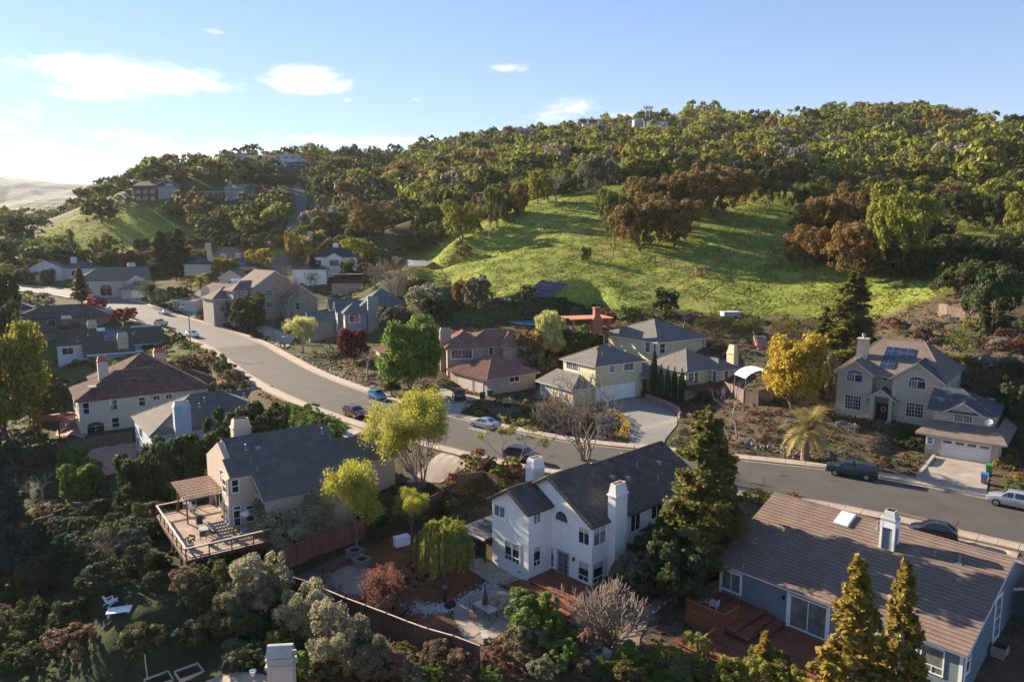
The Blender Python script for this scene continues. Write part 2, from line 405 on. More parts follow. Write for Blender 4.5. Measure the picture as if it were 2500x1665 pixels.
def tz(x, y):
 i = int(np.clip(np.searchsorted(XS, x) - 1, 0, len(XS) - 2)); j = int(np.clip(np.searchsorted(YS, y) - 1, 0, len(YS) - 2))
 fx = (x - XS[i]) / (XS[i + 1] - XS[i]); fy = (y - YS[j]) / (YS[j + 1] - YS[j])
 return float((GZ[i, j] * (1 - fx) + GZ[i + 1, j] * fx) * (1 - fy) + (GZ[i, j + 1] * (1 - fx) + GZ[i + 1, j + 1] * fx) * fy)
def hit(px, py, t0=22, t1=900):
 """where the line of sight through a photo pixel meets the ground"""
 a, b, c = ray(px, py); t = t0
 while t < t1:
  if CAM_H + c * t < tz(a * t, b * t): break
  t += max(.6, t * .01)
 lo = t - max(.6, t * .01); hi = t
 for _ in range(12):
  m = (lo + hi) / 2
  if CAM_H + c * m < tz(a * m, b * m): hi = m
  else: lo = m
 t = hi
 return Vector((a * t, b * t, tz(a * t, b * t)))
def in_poly(X, Y, poly):
 r = np.zeros(X.shape, bool); n = len(poly)
 for i in range(n):
  x1, y1 = poly[i][0], poly[i][1]; x2, y2 = poly[(i + 1) % n][0], poly[(i + 1) % n][1]
  c = ((y1 > Y) != (y2 > Y)) & (X < (x2 - x1) * (Y - y1) / (y2 - y1 + 1e-12) + x1); r ^= c
 return r
def px_poly(pts, t0=22): return [hit(x, y, t0) for x, y in pts]
def blur(A, n=1):
 for _ in range(n):
  B = A.copy(); B[1:-1, 1:-1] = (A[1:-1, 1:-1] * 4 + A[:-2, 1:-1] + A[2:, 1:-1] + A[1:-1, :-2] + A[1:-1, 2:]) / 8; A = B
 return A
KNOLL = [hit(*q) for q in [(965, 640), (1010, 615), (1100, 572), (1160, 545), (1240, 505), (1330, 486), (1400, 476), (1500, 474)]] + [Vector((22, 262, 0)), Vector((60, 262, 0)), Vector((110, 262, 0)), Vector((135, 205, 0)), Vector((112, 160, 0)),
  Vector((90, 138, 0)), Vector((75, 130, 0))] + [hit(*q) for q in [(2150, 772), (2000, 772), (1750, 768), (1530, 757), (1420, 748), (1350, 740), (1330, 705), (1210, 728), (1150, 715), (1060, 690), (985, 668)]]
LEFTG = [hit(*q) for q in [(-60, 700), (-60, 600), (60, 590), (120, 560), (190, 520), (240, 505), (330, 500), (420, 560), (600, 590), (720, 610), (640, 660), (400, 660), (250, 640), (120, 640)]]
VALLEYG = [hit(*q) for q in [(1120, 530), (1180, 505), (1300, 470), (1260, 500), (1150, 550), (1060, 585)]]
kn = blur(in_poly(GX, GY, KNOLL).astype(float), 3); lg = blur(in_poly(GX, GY, LEFTG).astype(float), 2)
# ground colours (albedo) per vertex: what covers the soil there
def mixc3(A, w, col):
 for k in range(3): A[..., k] = A[..., k] * (1 - w) + col[k] * w
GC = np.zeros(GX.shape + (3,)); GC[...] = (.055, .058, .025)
nA = vnoise(GX, GY, 14, 11); nB = vnoise(GX, GY, 4.3, 12); nC = vnoise(GX, GY, 55, 13)
mixc3(GC, np.clip((nA - .55) * 4, 0, 1) * .6, (.09, .11, .03))
near = ((GY < 150) & (GX > -60)).astype(float); mixc3(GC, blur(near, 3) * .9, (.105, .075, .052))
mixc3(GC, blur(near, 3) * np.clip((nB - .55) * 4, 0, 1) * .6, (.05, .06, .025))
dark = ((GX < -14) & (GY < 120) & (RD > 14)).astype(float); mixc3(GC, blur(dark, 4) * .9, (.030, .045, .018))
mixc3(GC, kn, (.205, .24, .045)); mixc3(GC, kn * np.clip((nA - .45) * 3, 0, 1) * .5, (.33, .31, .08)); mixc3(GC, kn * np.clip((nB - .6) * 4, 0, 1) * .3, (.12, .17, .03))
mixc3(GC, lg, (.22, .25, .035)); mixc3(GC, lg * np.clip((nA - .5) * 4, 0, 1) * .6, (.27, .22, .06))
orchard = [hit(*q) for q in [(880, 640), (930, 600), (1010, 560), (1080, 545), (1100, 560), (1000, 620), (960, 645)]]
mixc3(GC, blur(in_poly(GX, GY, orchard).astype(float), 2) * .8, (.10, .075, .055))
redm = [hit(*q) for q in [(700, 1420), (760, 1390), (900, 1330), (1000, 1290), (1080, 1330), (1170, 1400), (1170, 1440), (1090, 1480), (1060, 1560), (1000, 1540), (860, 1480), (760, 1440)]]
mixc3(GC, blur(in_poly(GX, GY, redm).astype(float), 1), (.20, .08, .04))
def grid_mesh():
 nx, ny = GX.shape
 v = np.stack([GX.ravel(), GY.ravel(), GZ.ravel()], 1)
 i = np.arange((nx - 1) * (ny - 1)); a = (i // (ny - 1)) * ny + i % (ny - 1)
 f = np.stack([a, a + ny, a + ny + 1, a + 1], 1)
 me = bpy.data.meshes.new('ground'); me.vertices.add(len(v)); me.vertices.foreach_set('co', v.ravel())
 me.loops.add(f.size); me.loops.foreach_set('vertex_index', f.ravel()); me.polygons.add(len(f)); me.polygons.foreach_set('loop_start', np.arange(len(f)) * 4)
 me.polygons.foreach_set('use_smooth', np.ones(len(f), bool))
 me.update(); me.validate()
 c = me.color_attributes.new('cover', 'FLOAT_COLOR', 'POINT'); c.data.foreach_set('color', np.concatenate([GC.reshape(-1, 3), np.ones((len(v), 1))], 1).ravel())
 return me
def ground_mat():
 m = bpy.data.materials.new('ground'); m.use_nodes = True; t = m.node_tree; N = t.nodes; L = t.links; p = N['Principled BSDF']
 p.inputs['Roughness'].default_value = .95; p.inputs['Specular IOR Level'].default_value = .1
 at = N.new('ShaderNodeAttribute'); at.attribute_name = 'cover'
 g = N.new('ShaderNodeNewGeometry')
 a = N.new('ShaderNodeTexNoise'); a.inputs['Scale'].default_value = 1.1; a.inputs['Detail'].default_value = 9; a.inputs['Roughness'].default_value = .72; L.new(g.outputs['Position'], a.inputs['Vector'])
 b = N.new('ShaderNodeTexNoise'); b.inputs['Scale'].default_value = .16; b.inputs['Detail'].default_value = 5; L.new(g.outputs['Position'], b.inputs['Vector'])
 r = N.new('ShaderNodeMapRange'); r.inputs['From Min'].default_value = .3; r.inputs['From Max'].default_value = .7; r.inputs['To Min'].default_value = .6; r.inputs['To Max'].default_value = 1.4; L.new(a.outputs[0], r.inputs['Value'])
 r2 = N.new('ShaderNodeMapRange'); r2.inputs['From Min'].default_value = .3; r2.inputs['From Max'].default_value = .7; r2.inputs['To Min'].default_value = .82; r2.inputs['To Max'].default_value = 1.18; L.new(b.outputs[0], r2.inputs['Value'])
 mm = N.new('ShaderNodeMath'); mm.operation = 'MULTIPLY'; L.new(r.outputs[0], mm.inputs[0]); L.new(r2.outputs[0], mm.inputs[1])
 mu = N.new('ShaderNodeMix'); mu.data_type = 'RGBA'; mu.blend_type = 'MULTIPLY'; mu.inputs[0].default_value = 1; L.new(at.outputs['Color'], mu.inputs[6]); L.new(mm.outputs[0], mu.inputs[7]); L.new(mu.outputs[2], p.inputs['Base Color'])
 bu = N.new('ShaderNodeBump'); bu.inputs['Strength'].default_value = .8; bu.inputs['Distance'].default_value = .35; L.new(a.outputs[0], bu.inputs['Height']); L.new(bu.outputs[0], p.inputs['Normal'])
 return m
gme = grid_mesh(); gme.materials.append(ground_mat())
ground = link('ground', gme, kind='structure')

# distant hills (real relief kilometres away)
def hills(name, x0, x1, y0, y1, ridge, depth, col1, col2, seed, n=(220, 40)):
 xs = np.linspace(x0, x1, n[0]); ts = np.linspace(0, 1, n[1]); X, T = np.meshgrid(xs, ts, indexing='ij'); Y = y0 + T * (y1 - y0)
 top = np.interp(X, [r[0] for r in ridge], [r[1] for r in ridge])
 prof = np.sin(np.clip(T * 1.35, 0, 1) * math.pi / 2) * (1 - np.clip((T - .75) / .25, 0, 1) ** 2 * .5)
 gul = vnoise(X, Y * .35, depth * .22, seed) * .22 + vnoise(X, Y * .5, depth * .09, seed + 1) * .10 + vnoise(X, Y, depth * .035, seed + 2) * .04
 Z = top * prof * (1 - gul * np.sin(np.clip(T, 0, 1) * math.pi)) - 12
 v = np.stack([X.ravel(), Y.ravel(), Z.ravel()], 1); nx, ny = X.shape
 i = np.arange((nx - 1) * (ny - 1)); a = (i // (ny - 1)) * ny + i % (ny - 1); f = np.stack([a, a + ny, a + ny + 1, a + 1], 1)
 me = bpy.data.meshes.new(name); me.from_pydata(v.tolist(), [], f.tolist()); me.polygons.foreach_set('use_smooth', np.ones(len(f), bool)); me.update()
 me.materials.append(M('hill_' + name, col1, .95, col2=col2, sc=.006 if depth > 1500 else .018, bump=6, bsc=.05, fine=.35))
 return link(name, me, kind='structure')
def rz(pts, Y): return [(at_y(px, py, Y).x, at_y(px, py, Y).z + 12) for px, py in pts]
hills('far_hills', -6200, 1200, 3800, 5600, rz([(-1500, 470), (-600, 425), (-200, 405), (-60, 408), (0, 416), (60, 425), (110, 432), (150, 427), (215, 428), (262, 437), (290, 428), (325, 421), (380, 430), (500, 450), (700, 450), (1300, 470)], 5000), 1800, (.012, .018, .016), (.03, .04, .022), 21)
hills('middle_hills', -2600, 500, 1500, 2300, rz([(-1200, 500), (-400, 470), (-100, 478), (0, 480), (40, 474), (100, 470), (180, 468), (235, 470), (280, 478), (400, 490), (700, 500)], 2000), 800, (.01, .016, .01), (.04, .052, .02), 31)
hills('near_valley_hills', -1500, 100, 800, 1150, rz([(-900, 560), (-300, 540), (-60, 530), (0, 520), (60, 508), (150, 505), (240, 505), (400, 520)], 1000), 350, (.012, .018, .01), (.035, .045, .018), 41)

# ------------------------------------------------------------------ street
asph_new = M('asphalt_new', (.072, .066, .062), .9, var=.16, sc=.35, bump=.01, bsc=30, fine=.35)
asph_old = M('asphalt_old', (.15, .14, .135), .9, var=.14, sc=.3, bump=.01, bsc=30, fine=.3)
conc = M('pavement_concrete', (.36, .29, .23), .9, var=.14, sc=.8, bump=.004, bsc=25, fine=.15)
conc_d = M('driveway_concrete', (.30, .255, .21), .9, var=.2, sc=.5, bump=.004, bsc=25, fine=.2)
conc_g = M('gutter_concrete', (.30, .25, .205), .9, var=.2, sc=1.2, bump=.004, bsc=25, fine=.2)
Tn = []
for i in range(len(RC)):
 d = RC[min(i + 1, len(RC) - 1)][:2] - RC[max(i - 1, 0)][:2]; d = d / np.linalg.norm(d); Tn.append((-d[1], d[0]))
def off(i, o, dz=0.): return (RC[i][0] + Tn[i][0] * o, RC[i][1] + Tn[i][1] * o, RC[i][2] + dz)
# running towards the far end of the street the normal points to the near side (house fronts facing the camera hill)
n = len(RC)
old_from = min(range(n), key=lambda i: abs(RC[i][0] + 65.5) + abs(RC[i][1] - 171))
for nm, i0, i1, mt in (('road', 0, old_from, asph_new), ('road', old_from, n - 1, asph_old)):
 mb = MB()
 for i in range(i0, i1):
  for a, b in ((-5.35, 0), (0, 5.35)):
   za = .09 if a == 0 else 0; zb = .09 if b == 0 else 0
   mb.poly([off(i, a, za), off(i + 1, a, za), off(i + 1, b, zb), off(i, b, zb)][::-1])
 mb.build(nm, mt, kind='structure')
for sgn in (1, -1):
 g = MB(); k = MB()
 for i in range(n - 1):
  a, b, c_, d_ = 5.35 * sgn, 5.8 * sgn, 5.8 * sgn, 5.96 * sgn
  q = [off(i, a, .004), off(i + 1, a, .004), off(i + 1, b, -.02), off(i, b, -.02)]; g.poly(q if sgn < 0 else q[::-1])
  q = [off(i, c_, -.05), off(i + 1, c_, -.05), off(i + 1, c_, .12), off(i, c_, .12)]; k.poly(q)
  q = [off(i, c_, .12), off(i + 1, c_, .12), off(i + 1, d_, .135), off(i, d_, .135)]; k.poly(q)
  q = [off(i, d_, .135), off(i + 1, d_, .135), off(i + 1, d_, -.3), off(i, d_, -.3)]; k.poly(q)
 g.build('gutter', conc_g, kind='structure'); k.build('kerb', conc_g, kind='structure')
 sw = bpy.data.objects.new('pavement', None); COL.objects.link(sw); sw['kind'] = 'structure'
 # slabs with open joints, one object each
 for i in range(n - 1):
  sl = MB(); e = .012
  p = [np.array(off(i, 5.98 * sgn, .12)), np.array(off(i + 1, 5.98 * sgn, .12)), np.array(off(i + 1, 7.45 * sgn, .15)), np.array(off(i, 7.45 * sgn, .15))]
  p[0], p[1] = p[0] + (p[1] - p[0]) * e, p[1] - (p[1] - p[0]) * e; p[3], p[2] = p[3] + (p[2] - p[3]) * e, p[2] - (p[2] - p[3]) * e
  j = random.uniform(-.008, .008)
  p = [q + np.array((0, 0, j)) for q in p]
  sl.slab([tuple(q) for q in p], .5)
  sl.build('paving_slab', conc, sw)

# marks on the asphalt: sealed cracks, a pale patch, manholes, drips
def on_road(i, o, dz=.006): i = max(0, min(n - 1, i)); return off(i, o, .09 * (1 - min(1, abs(o) / 5.35)) + dz)
tar = M('crack_sealant', (.03, .028, .027), .6); patch = M('asphalt_patch', (.17, .165, .16), .9)
rk = random.Random(8); mb = MB()
for k in range(26):
 i = rk.randrange(6, n - 8); o = rk.uniform(-5, 5); m = rk.randrange(2, 6); along = rk.random() < .55; q = []
 for j in range(m + 1): q.append((i + (j if along else rk.uniform(0, .2)), o + (rk.uniform(-.35, .35) if along else j * rk.uniform(.5, 1.0))))
 for (a, b), (c_, d) in zip(q[:-1], q[1:]):
  if abs(b) > 5.3 or abs(d) > 5.3: continue
  p0 = Vector(on_road(int(a), b)); p1 = Vector(on_road(int(c_) if along else int(a), d)); t_ = (p1 - p0).cross(Vector((0, 0, 1))).normalized() * .03
  if (p1 - p0).length > .1: mb.poly([p0 - t_, p1 - t_, p1 + t_, p0 + t_])
tag(mb.build('crack_seals', tar, kind='structure'))
mid_ = min(range(n), key=lambda i: abs(RC[i][0] + 6) + abs(RC[i][1] - 95))
MB().poly([on_road(mid_ - 1, -4.6), on_road(mid_ + 1, -4.6), on_road(mid_ + 1, -2.3), on_road(mid_ - 1, -2.3)][::-1]).build('road_patch', patch, kind='structure')
for i, o in ((mid_ - 9, 1.2), (mid_ + 14, -.8), (mid_ + 42, .6), (mid_ - 24, -1.0)):
 c_ = Vector(on_road(i, o, .004)); MB().lathe([(.36, 0), (.36, .008), (.3, .009)], c_, 16).build('manhole_cover', M('cast_iron', (.05, .045, .042), .6), kind='structure')
def drape(name, pts, mt, lift=.05, maxlen=1.6, kind='structure', z=None, thick=0.0, world=False, parent=None):
 """a sheet of surfacing laid over the ground inside an outline"""
 P = [Vector(p) for p in pts] if world else [hit(*p) for p in pts]
 bm = bmesh.new(); vs = [bm.verts.new((p.x, p.y, 0)) for p in P]
 f = bm.faces.new(vs); bmesh.ops.triangulate(bm, faces=[f])
 for _ in range(8):
  es = [e for e in bm.edges if e.calc_length() > maxlen]
  if not es: break
  bmesh.ops.subdivide_edges(bm, edges=es, cuts=1); bmesh.ops.triangulate(bm, faces=bm.faces[:])
 for v in bm.verts: v.co.z = (tz(v.co.x, v.co.y) if z is None else z) + lift
 if thick:
  r = bmesh.ops.extrude_face_region(bm, geom=bm.faces[:])
  for v in [g for g in r['geom'] if isinstance(g, bmesh.types.BMVert)]: v.co.z -= thick
 bmesh.ops.recalc_face_normals(bm, faces=bm.faces[:])
 me = bpy.data.meshes.new(name); bm.to_mesh(me); bm.free(); me.materials.append(mt)
 if not thick:
  for p in me.polygons:
   if p.normal.z < 0: p.flip()
 return link(name, me, parent, kind=kind)

# ------------------------------------------------------------------ houses
white = MB_WHITE
glass = glass_mat()
glass_b = M('glass_curtained', (.16, .165, .16), rough=.12, var=.5, sc=1.2, spec=.8)
blind = M('window_blind', (.42, .42, .38), .8, var=.1)
dark_in = M('dark_opening', (.012, .012, .012), .9)
metal = M('vent_metal', (.30, .31, .32), .45, metal=.6, var=.2, spec=.5)
terra = M('vent_terracotta', (.33, .12, .07), .8)
cop = M('chimney_inside', (.62, .33, .12), .8)
STY = dict(  # roof coverings: course height, step, tile width (0 = flat shingle), colour
 slate=dict(c=.36, t=.06, w=0, m=M('roof_charcoal_tile', (.135, .128, .122), spec=.06, rough=.85, var=.2, sc=.9, fine=.3, bsc=6)),
 brown=dict(c=.38, t=.06, w=0, m=M('roof_brown_tile', (.195, .145, .12), spec=.06, rough=.85, var=.16, sc=.7, fine=.25, bsc=7)),
 barrel=dict(c=.40, t=.05, w=.36, m=M('roof_dark_barrel_tile', (.115, .098, .085), spec=.06, rough=.75, var=.35, sc=1.1, fine=.35, bsc=5)),
 red=dict(c=.42, t=.05, w=.34, m=M('roof_red_clay_tile', (.235, .13, .105), spec=.06, rough=.8, var=.25, sc=1.1, fine=.3, bsc=5)),
 umber=dict(c=.42, t=.055, w=.36, m=M('roof_umber_clay_tile', (.16, .095, .075), spec=.06, rough=.8, var=.35, sc=1.1, fine=.35, bsc=4)),
 comp=dict(c=.30, t=.012, w=0, m=M('roof_grey_shingle', (.16, .15, .14), spec=.06, rough=.92, var=.2, sc=1.6, fine=.3, bsc=9)),
 compg=dict(c=.32, t=.014, w=0, m=M('roof_green_grey_shingle', (.115, .135, .14), spec=.06, rough=.92, var=.16, sc=1.2, fine=.25, bsc=8)),
 compb=dict(c=.35, t=.014, w=0, m=M('roof_tan_brown_shingle', (.185, .15, .128), spec=.06, rough=.92, var=.18, sc=1.2, fine=.3, bsc=8)),
 compd=dict(c=.30, t=.012, w=0, m=M('roof_dark_shingle', (.085, .088, .10), spec=.06, rough=.92, var=.2, sc=1.2, fine=.3, bsc=8)),
 navy=dict(c=.32, t=.02, w=0, m=M('roof_navy_shingle', (.06, .068, .085), spec=.06, rough=.9, var=.18, sc=1.2, fine=.25, bsc=8)),
 flat=dict(c=1.2, t=.01, w=0, m=M('roof_felt', (.10, .10, .105), spec=.06, rough=.9, var=.15, sc=.8)),
)
def clip(poly, a, b, c):
 """keep the part of a 2-D polygon where a*u+b*v+c >= 0"""
 out = []; n = len(poly)
 for i in range(n):
  p, q = poly[i], poly[(i + 1) % n]; dp = a * p[0] + b * p[1] + c; dq = a * q[0] + b * q[1] + c
  if dp >= 0: out.append(p)
  if (dp >= 0) != (dq >= 0):
   t = dp / (dp - dq); out.append((p[0] + (q[0] - p[0]) * t, p[1] + (q[1] - p[1]) * t))
 return out
def courses(poly, st, split=False):
 """tile courses over a convex roof plane whose first edge is the eave; returns one MB, or one per course"""
 P = [Vector(p) for p in poly]; e = (P[1] - P[0]).normalized(); nn = e.cross((P[-1] - P[0]))
 if nn.z < 0: nn = -nn
 nn.normalize(); s = nn.cross(e)
 if s.z < 0: s = -s
 O = P[0]; uv = [((p - O).dot(e), (p - O).dot(s)) for p in P]
 # make ccw in uv
 ar = sum(uv[i][0] * uv[(i + 1) % len(uv)][1] - uv[(i + 1) % len(uv)][0] * uv[i][1] for i in range(len(uv)))
 if ar < 0: uv = uv[::-1]
 vmax = max(v for u, v in uv); umin = min(u for u, v in uv); umax = max(u for u, v in uv)
 out = []; mb = MB(); c, t, w = st['c'], st['t'], st['w']
 def W3(u, v, h): return O + e * u + s * v + nn * h
 k = 0; v0 = 0.0
 rng = random.Random(int(abs(O.x * 31 + O.y * 17 + O.z * 7) * 10))
 while v0 < vmax - .02:
  v1 = min(v0 + c, vmax)
  if split: mb = MB()
  strip = clip(clip(uv, 0, 1, -v0), 0, -1, v1)
  if len(strip) >= 3:
   tt = t * rng.uniform(.85, 1.15)
   if not w:
    hh = lambda v: tt * (1 - (v - v0) / c) + .006
    mb.poly([W3(u, v, hh(v)) for u, v in strip])
    lo = [q for q in strip if abs(q[1] - v0) < 1e-4]
    if len(lo) >= 2:
     a, b = min(lo), max(lo)
     mb.poly([W3(a[0], v0, 0), W3(b[0], v0, 0), W3(b[0], v0, tt + .006), W3(a[0], v0, tt + .006)])
   else:
    j0 = math.floor(umin / w); j1 = math.ceil(umax / w)
    for j in range(j0, j1 + 1):
     us = (j * w, j * w + w * .30, j * w + w * .70, j * w + w); hs = (.0, t * 1.25, t * 1.25, .0)
     jit = rng.uniform(-.008, .008)
     for a in range(3):
      q = clip(clip(strip, 1, 0, -us[a]), -1, 0, us[a + 1])
      if len(q) < 3: continue
      f = lambda u, v: hs[a] + (hs[a + 1] - hs[a]) * (u - us[a]) / (us[a + 1] - us[a]) + t * .8 * (1 - (v - v0) / c) + .006 + jit
      mb.poly([W3(u, v, f(u, v)) for u, v in q])
      lo = [p for p in q if abs(p[1] - v0) < 1e-4]
      if len(lo) >= 2:
       x, y = min(lo), max(lo)
       mb.poly([W3(x[0], v0, 0), W3(y[0], v0, 0), W3(y[0], v0, f(y[0], v0)), W3(x[0], v0, f(x[0], v0))])
  if split and mb.f: out.append(mb)
  v0 += c; k += 1
 return out if split else mb

class House:
 def __init__(s, name, label, x, y, z, ang, cat='house', group=None):
  s.o = (x, y, z); s.ang = R(ang)
  s.root = thing(name, label, cat, (x, y, z), 0, group); s.root.rotation_euler = (0, 0, s.ang)
  s.frame(x, y, z, ang); s.wall_m = None; s.style = 'slate'; s.trim = white; s.zb = -4
 def frame(s, x, y, z, ang):
  s.f = (x, y, z, R(ang)); s.u = (math.cos(R(ang)), math.sin(R(ang))); s.v = (-s.u[1], s.u[0])
 def local(s, x, y, z, ang):
  """a frame given in the house's own coordinates"""
  c, sn = math.cos(s.ang), math.sin(s.ang)
  s.frame(s.o[0] + x * c - y * sn, s.o[1] + x * sn + y * c, s.o[2] + z, math.degrees(s.ang) + ang)
 def put(s, o, parent=None):
  if parent is None:
   dx, dy = s.f[0] - s.o[0], s.f[1] - s.o[1]; c, sn = math.cos(-s.ang), math.sin(-s.ang)
   o.parent = s.root; o.location = (dx * c - dy * sn, dx * sn + dy * c, s.f[2] - s.o[2]); o.rotation_euler = (0, 0, s.f[3] - s.ang)
  else: o.parent = parent
  return o
 def part(s, mb, name, mats, parent=None, smooth=False, kind=None):
  return s.put(mb.build(name, mats, smooth=smooth, kind=kind), parent)
 # photo pixel on a vertical wall plane of the current frame
 def _p(s, n, d, c, px, py):
  a, b, cc = ray(px, py); k = (c + s.f[0] * n[0] + s.f[1] * n[1]) / (a * n[0] + b * n[1])
  dx, dy = a * k - s.f[0], b * k - s.f[1]
  return dx * d[0] + dy * d[1], CAM_H + cc * k - s.f[2]
 def X(s, c, px, py): return s._p(s.u, s.v, c, px, py)
 def Y(s, c, px, py): return s._p(s.v, s.u, c, px, py)
 def block(s, x0, x1, y0, y1, zt, zb=None, gable=None, rise=0, mat=None, name='wall'):
  zb = s.zb if zb is None else zb; mb = MB()
  if gable is None: mb.prism([(x0, y0), (x1, y0), (x1, y1), (x0, y1)], zb, zt)
  elif gable == 'x':   # ridge runs along x
   ym = (y0 + y1) / 2; pts = [(y0, zb), (y1, zb), (y1, zt), (ym, zt + rise), (y0, zt)]
   n = 5; vs = [(x0, a, b) for a, b in pts] + [(x1, a, b) for a, b in pts]
   mb.faces(vs, [(i, (i + 1) % n, n + (i + 1) % n, n + i) for i in range(n)] + [tuple(range(n - 1, -1, -1)), tuple(range(n, 2 * n))])
  else:
   xm = (x0 + x1) / 2; pts = [(x0, zb), (x1, zb), (x1, zt), (xm, zt + rise), (x0, zt)]
   n = 5; vs = [(a, y0, b) for a, b in pts] + [(a, y1, b) for a, b in pts]
   mb.faces(vs, [(i, n + i, n + (i + 1) % n, (i + 1) % n) for i in range(n)] + [tuple(range(n)), tuple(range(2 * n - 1, n - 1, -1))])
  return s.part(mb, name, mat or s.wall_m)
 def roof(s, x0, x1, y0, y1, ze, rise, axis='x', kind='gable', ov=.5, style=None, end0=None, end1=None, th=.2, fascia=None, split=False, ovg=None, caps=True, hipd=None):
  """walls x0..x1, y0..y1 carry the roof; ze = wall top; ends 'gable' or 'hip' (end0 at low coordinate)"""
  st = STY[style or s.style]; end0 = end0 or kind; end1 = end1 or kind; ovg = ov if ovg is None else ovg
  if axis == 'x': a0, a1, b0, b1 = x0, x1, y0, y1
  else: a0, a1, b0, b1 = y0, y1, x0, x1
  half = (b1 - b0) / 2; sl = rise / half; h2 = half + ov; zr = ze + rise; zl = ze - sl * ov
  A0 = a0 - (ov if end0 == 'hip' else ovg); A1 = a1 + (ov if end1 == 'hip' else ovg); B0 = b0 - ov; B1 = b1 + ov; bm_ = (b0 + b1) / 2
  hd = h2 if hipd is None else hipd
  r0 = A0 + (hd if end0 == 'hip' else 0); r1 = A1 - (hd if end1 == 'hip' else 0)
  if r0 > r1: r0 = r1 = (r0 + r1) / 2
  def T(a, b, z): return (a, b, z) if axis == 'x' else (b, a, z)
  planes = [[T(A0, B0, zl), T(A1, B0, zl), T(r1, bm_, zr), T(r0, bm_, zr)], [T(A1, B1, zl), T(A0, B1, zl), T(r0, bm_, zr), T(r1, bm_, zr)]]
  if end0 == 'hip': planes.append([T(A0, B1, zl), T(A0, B0, zl), T(r0, bm_, zr)])
  if end1 == 'hip': planes.append([T(A1, B0, zl), T(A1, B1, zl), T(r1, bm_, zr)])
  mb = MB(); planes = [[Vector(p) for i, p in enumerate(pl) if i == 0 or (Vector(p) - Vector(pl[i - 1])).length > .01] for pl in planes]
  for pl in planes: mb.slab(pl, th)
  rf = s.part(mb, 'roof', fascia or s.trim)
  if split:
   for pl in planes:
    for k, c in enumerate(courses(pl, st, True)): s.part(c, 'tile_course', st['m'], rf)
  else:
   tm = MB()
   for pl in planes:
    c = courses(pl, st); n = len(tm.v); tm.v += c.v; tm.f += [tuple(n + i for i in f) for f in c.f]; tm.m += c.m
   o = s.part(tm, 'roof_tiles', st['m'], rf); o['kind'] = 'stuff'
  if caps:
   lines = [(T(r0, bm_, zr), T(r1, bm_, zr))]
   if end0 == 'hip': lines += [(T(A0, B0, zl), T(r0, bm_, zr)), (T(A0, B1, zl), T(r0, bm_, zr))]
   if end1 == 'hip': lines += [(T(A1, B0, zl), T(r1, bm_, zr)), (T(A1, B1, zl), T(r1, bm_, zr))]
   if st['w']:
    if end0 == 'gable': lines += [(T(A0 + .1, B0, zl), T(A0 + .1, bm_, zr)), (T(A0 + .1, B1, zl), T(A0 + .1, bm_, zr))]
    if end1 == 'gable': lines += [(T(A1 - .1, B0, zl), T(A1 - .1, bm_, zr)), (T(A1 - .1, B1, zl), T(A1 - .1, bm_, zr))]
   s.caps(lines, st, rf)
  return rf
 def caps(s, lines, st, rf):
  cb = MB()
  for a, b in lines:
   a = Vector(a); b = Vector(b); L = (b - a).length
   if L < .3: continue
   n = max(1, int(L / .42)); d = (b - a) / n
   for i in range(n):
    p = a + d * i; q = a + d * (i + 1) * 1.0
    if st['w']: cb.tube([p + Vector((0, 0, .07)), q + Vector((0, 0, .045))], [.13, .105], 6)
    else:
     x = d.cross(Vector((0, 0, 1))).normalized() * .13
     za = Vector((0, 0, .07 + st['t'])); zb_ = Vector((0, 0, .045 + st['t'])); dn = Vector((0, 0, -.04))
     cb.faces([p - x + dn + za * .6, p + za, p + x + dn + za * .6, q - x + dn + zb_ * .6, q + zb_, q + x + dn + zb_ * .6, p - x - Vector((0, 0, .05)), p + x - Vector((0, 0, .05))],
       [(0, 1, 4, 3), (1, 2, 5, 4), (0, 6, 7, 2, 1)])
  if cb.f: s.part(cb, 'ridge_cap', st['m'], rf, kind='stuff')
 def shed(s, pts, style=None, th=.2, fascia=None):
  """single roof plane given by corner points, first edge the eave"""
  st = STY[style or s.style]; mb = MB(); mb.slab(pts, th); rf = s.part(mb, 'roof', fascia or s.trim)
  o = s.part(courses(pts, st), 'roof_tiles', st['m'], rf); o['kind'] = 'stuff'
  return rf
 def win(s, ax, c, sg, u0, u1, z0, z1, style='slider', fw=.07, trim=None, tw=.12, glassm=None, bl=0., label=None, frame=None, name='window'):
  if u0 > u1: u0, u1 = u1, u0
  if z0 > z1: z0, z1 = z1, z0
  def T(u, z, d): return (c + sg * d, u, z) if ax == 'x' else (u, c + sg * d, z)
  def bar(mb, ua, ub, za, zb_, d0, d1):
   P = [T(u, z, d) for d in (d0, d1) for u, z in ((ua, za), (ub, za), (ub, zb_), (ua, zb_))]
   mb.faces(P, [(0, 1, 2, 3), (7, 6, 5, 4), (0, 4, 5, 1), (1, 5, 6, 2), (2, 6, 7, 3), (3, 7, 4, 0)])
  fm = frame or white; mb = MB(); w = u1 - u0; h = z1 - z0; um = (u0 + u1) / 2
  arch = style.startswith('arch'); zt = z1
  if arch: zt = z1 - w * (.30 if style != 'archfull' else .5)
  bar(mb, u0, u1, z0, z0 + fw, .002, .06); bar(mb, u0, u0 + fw, z0 + fw, zt, .002, .06); bar(mb, u1 - fw, u1, z0 + fw, zt, .002, .06)
  if not arch: bar(mb, u0, u1, z1 - fw, z1, .002, .06)
  mi = [fm]
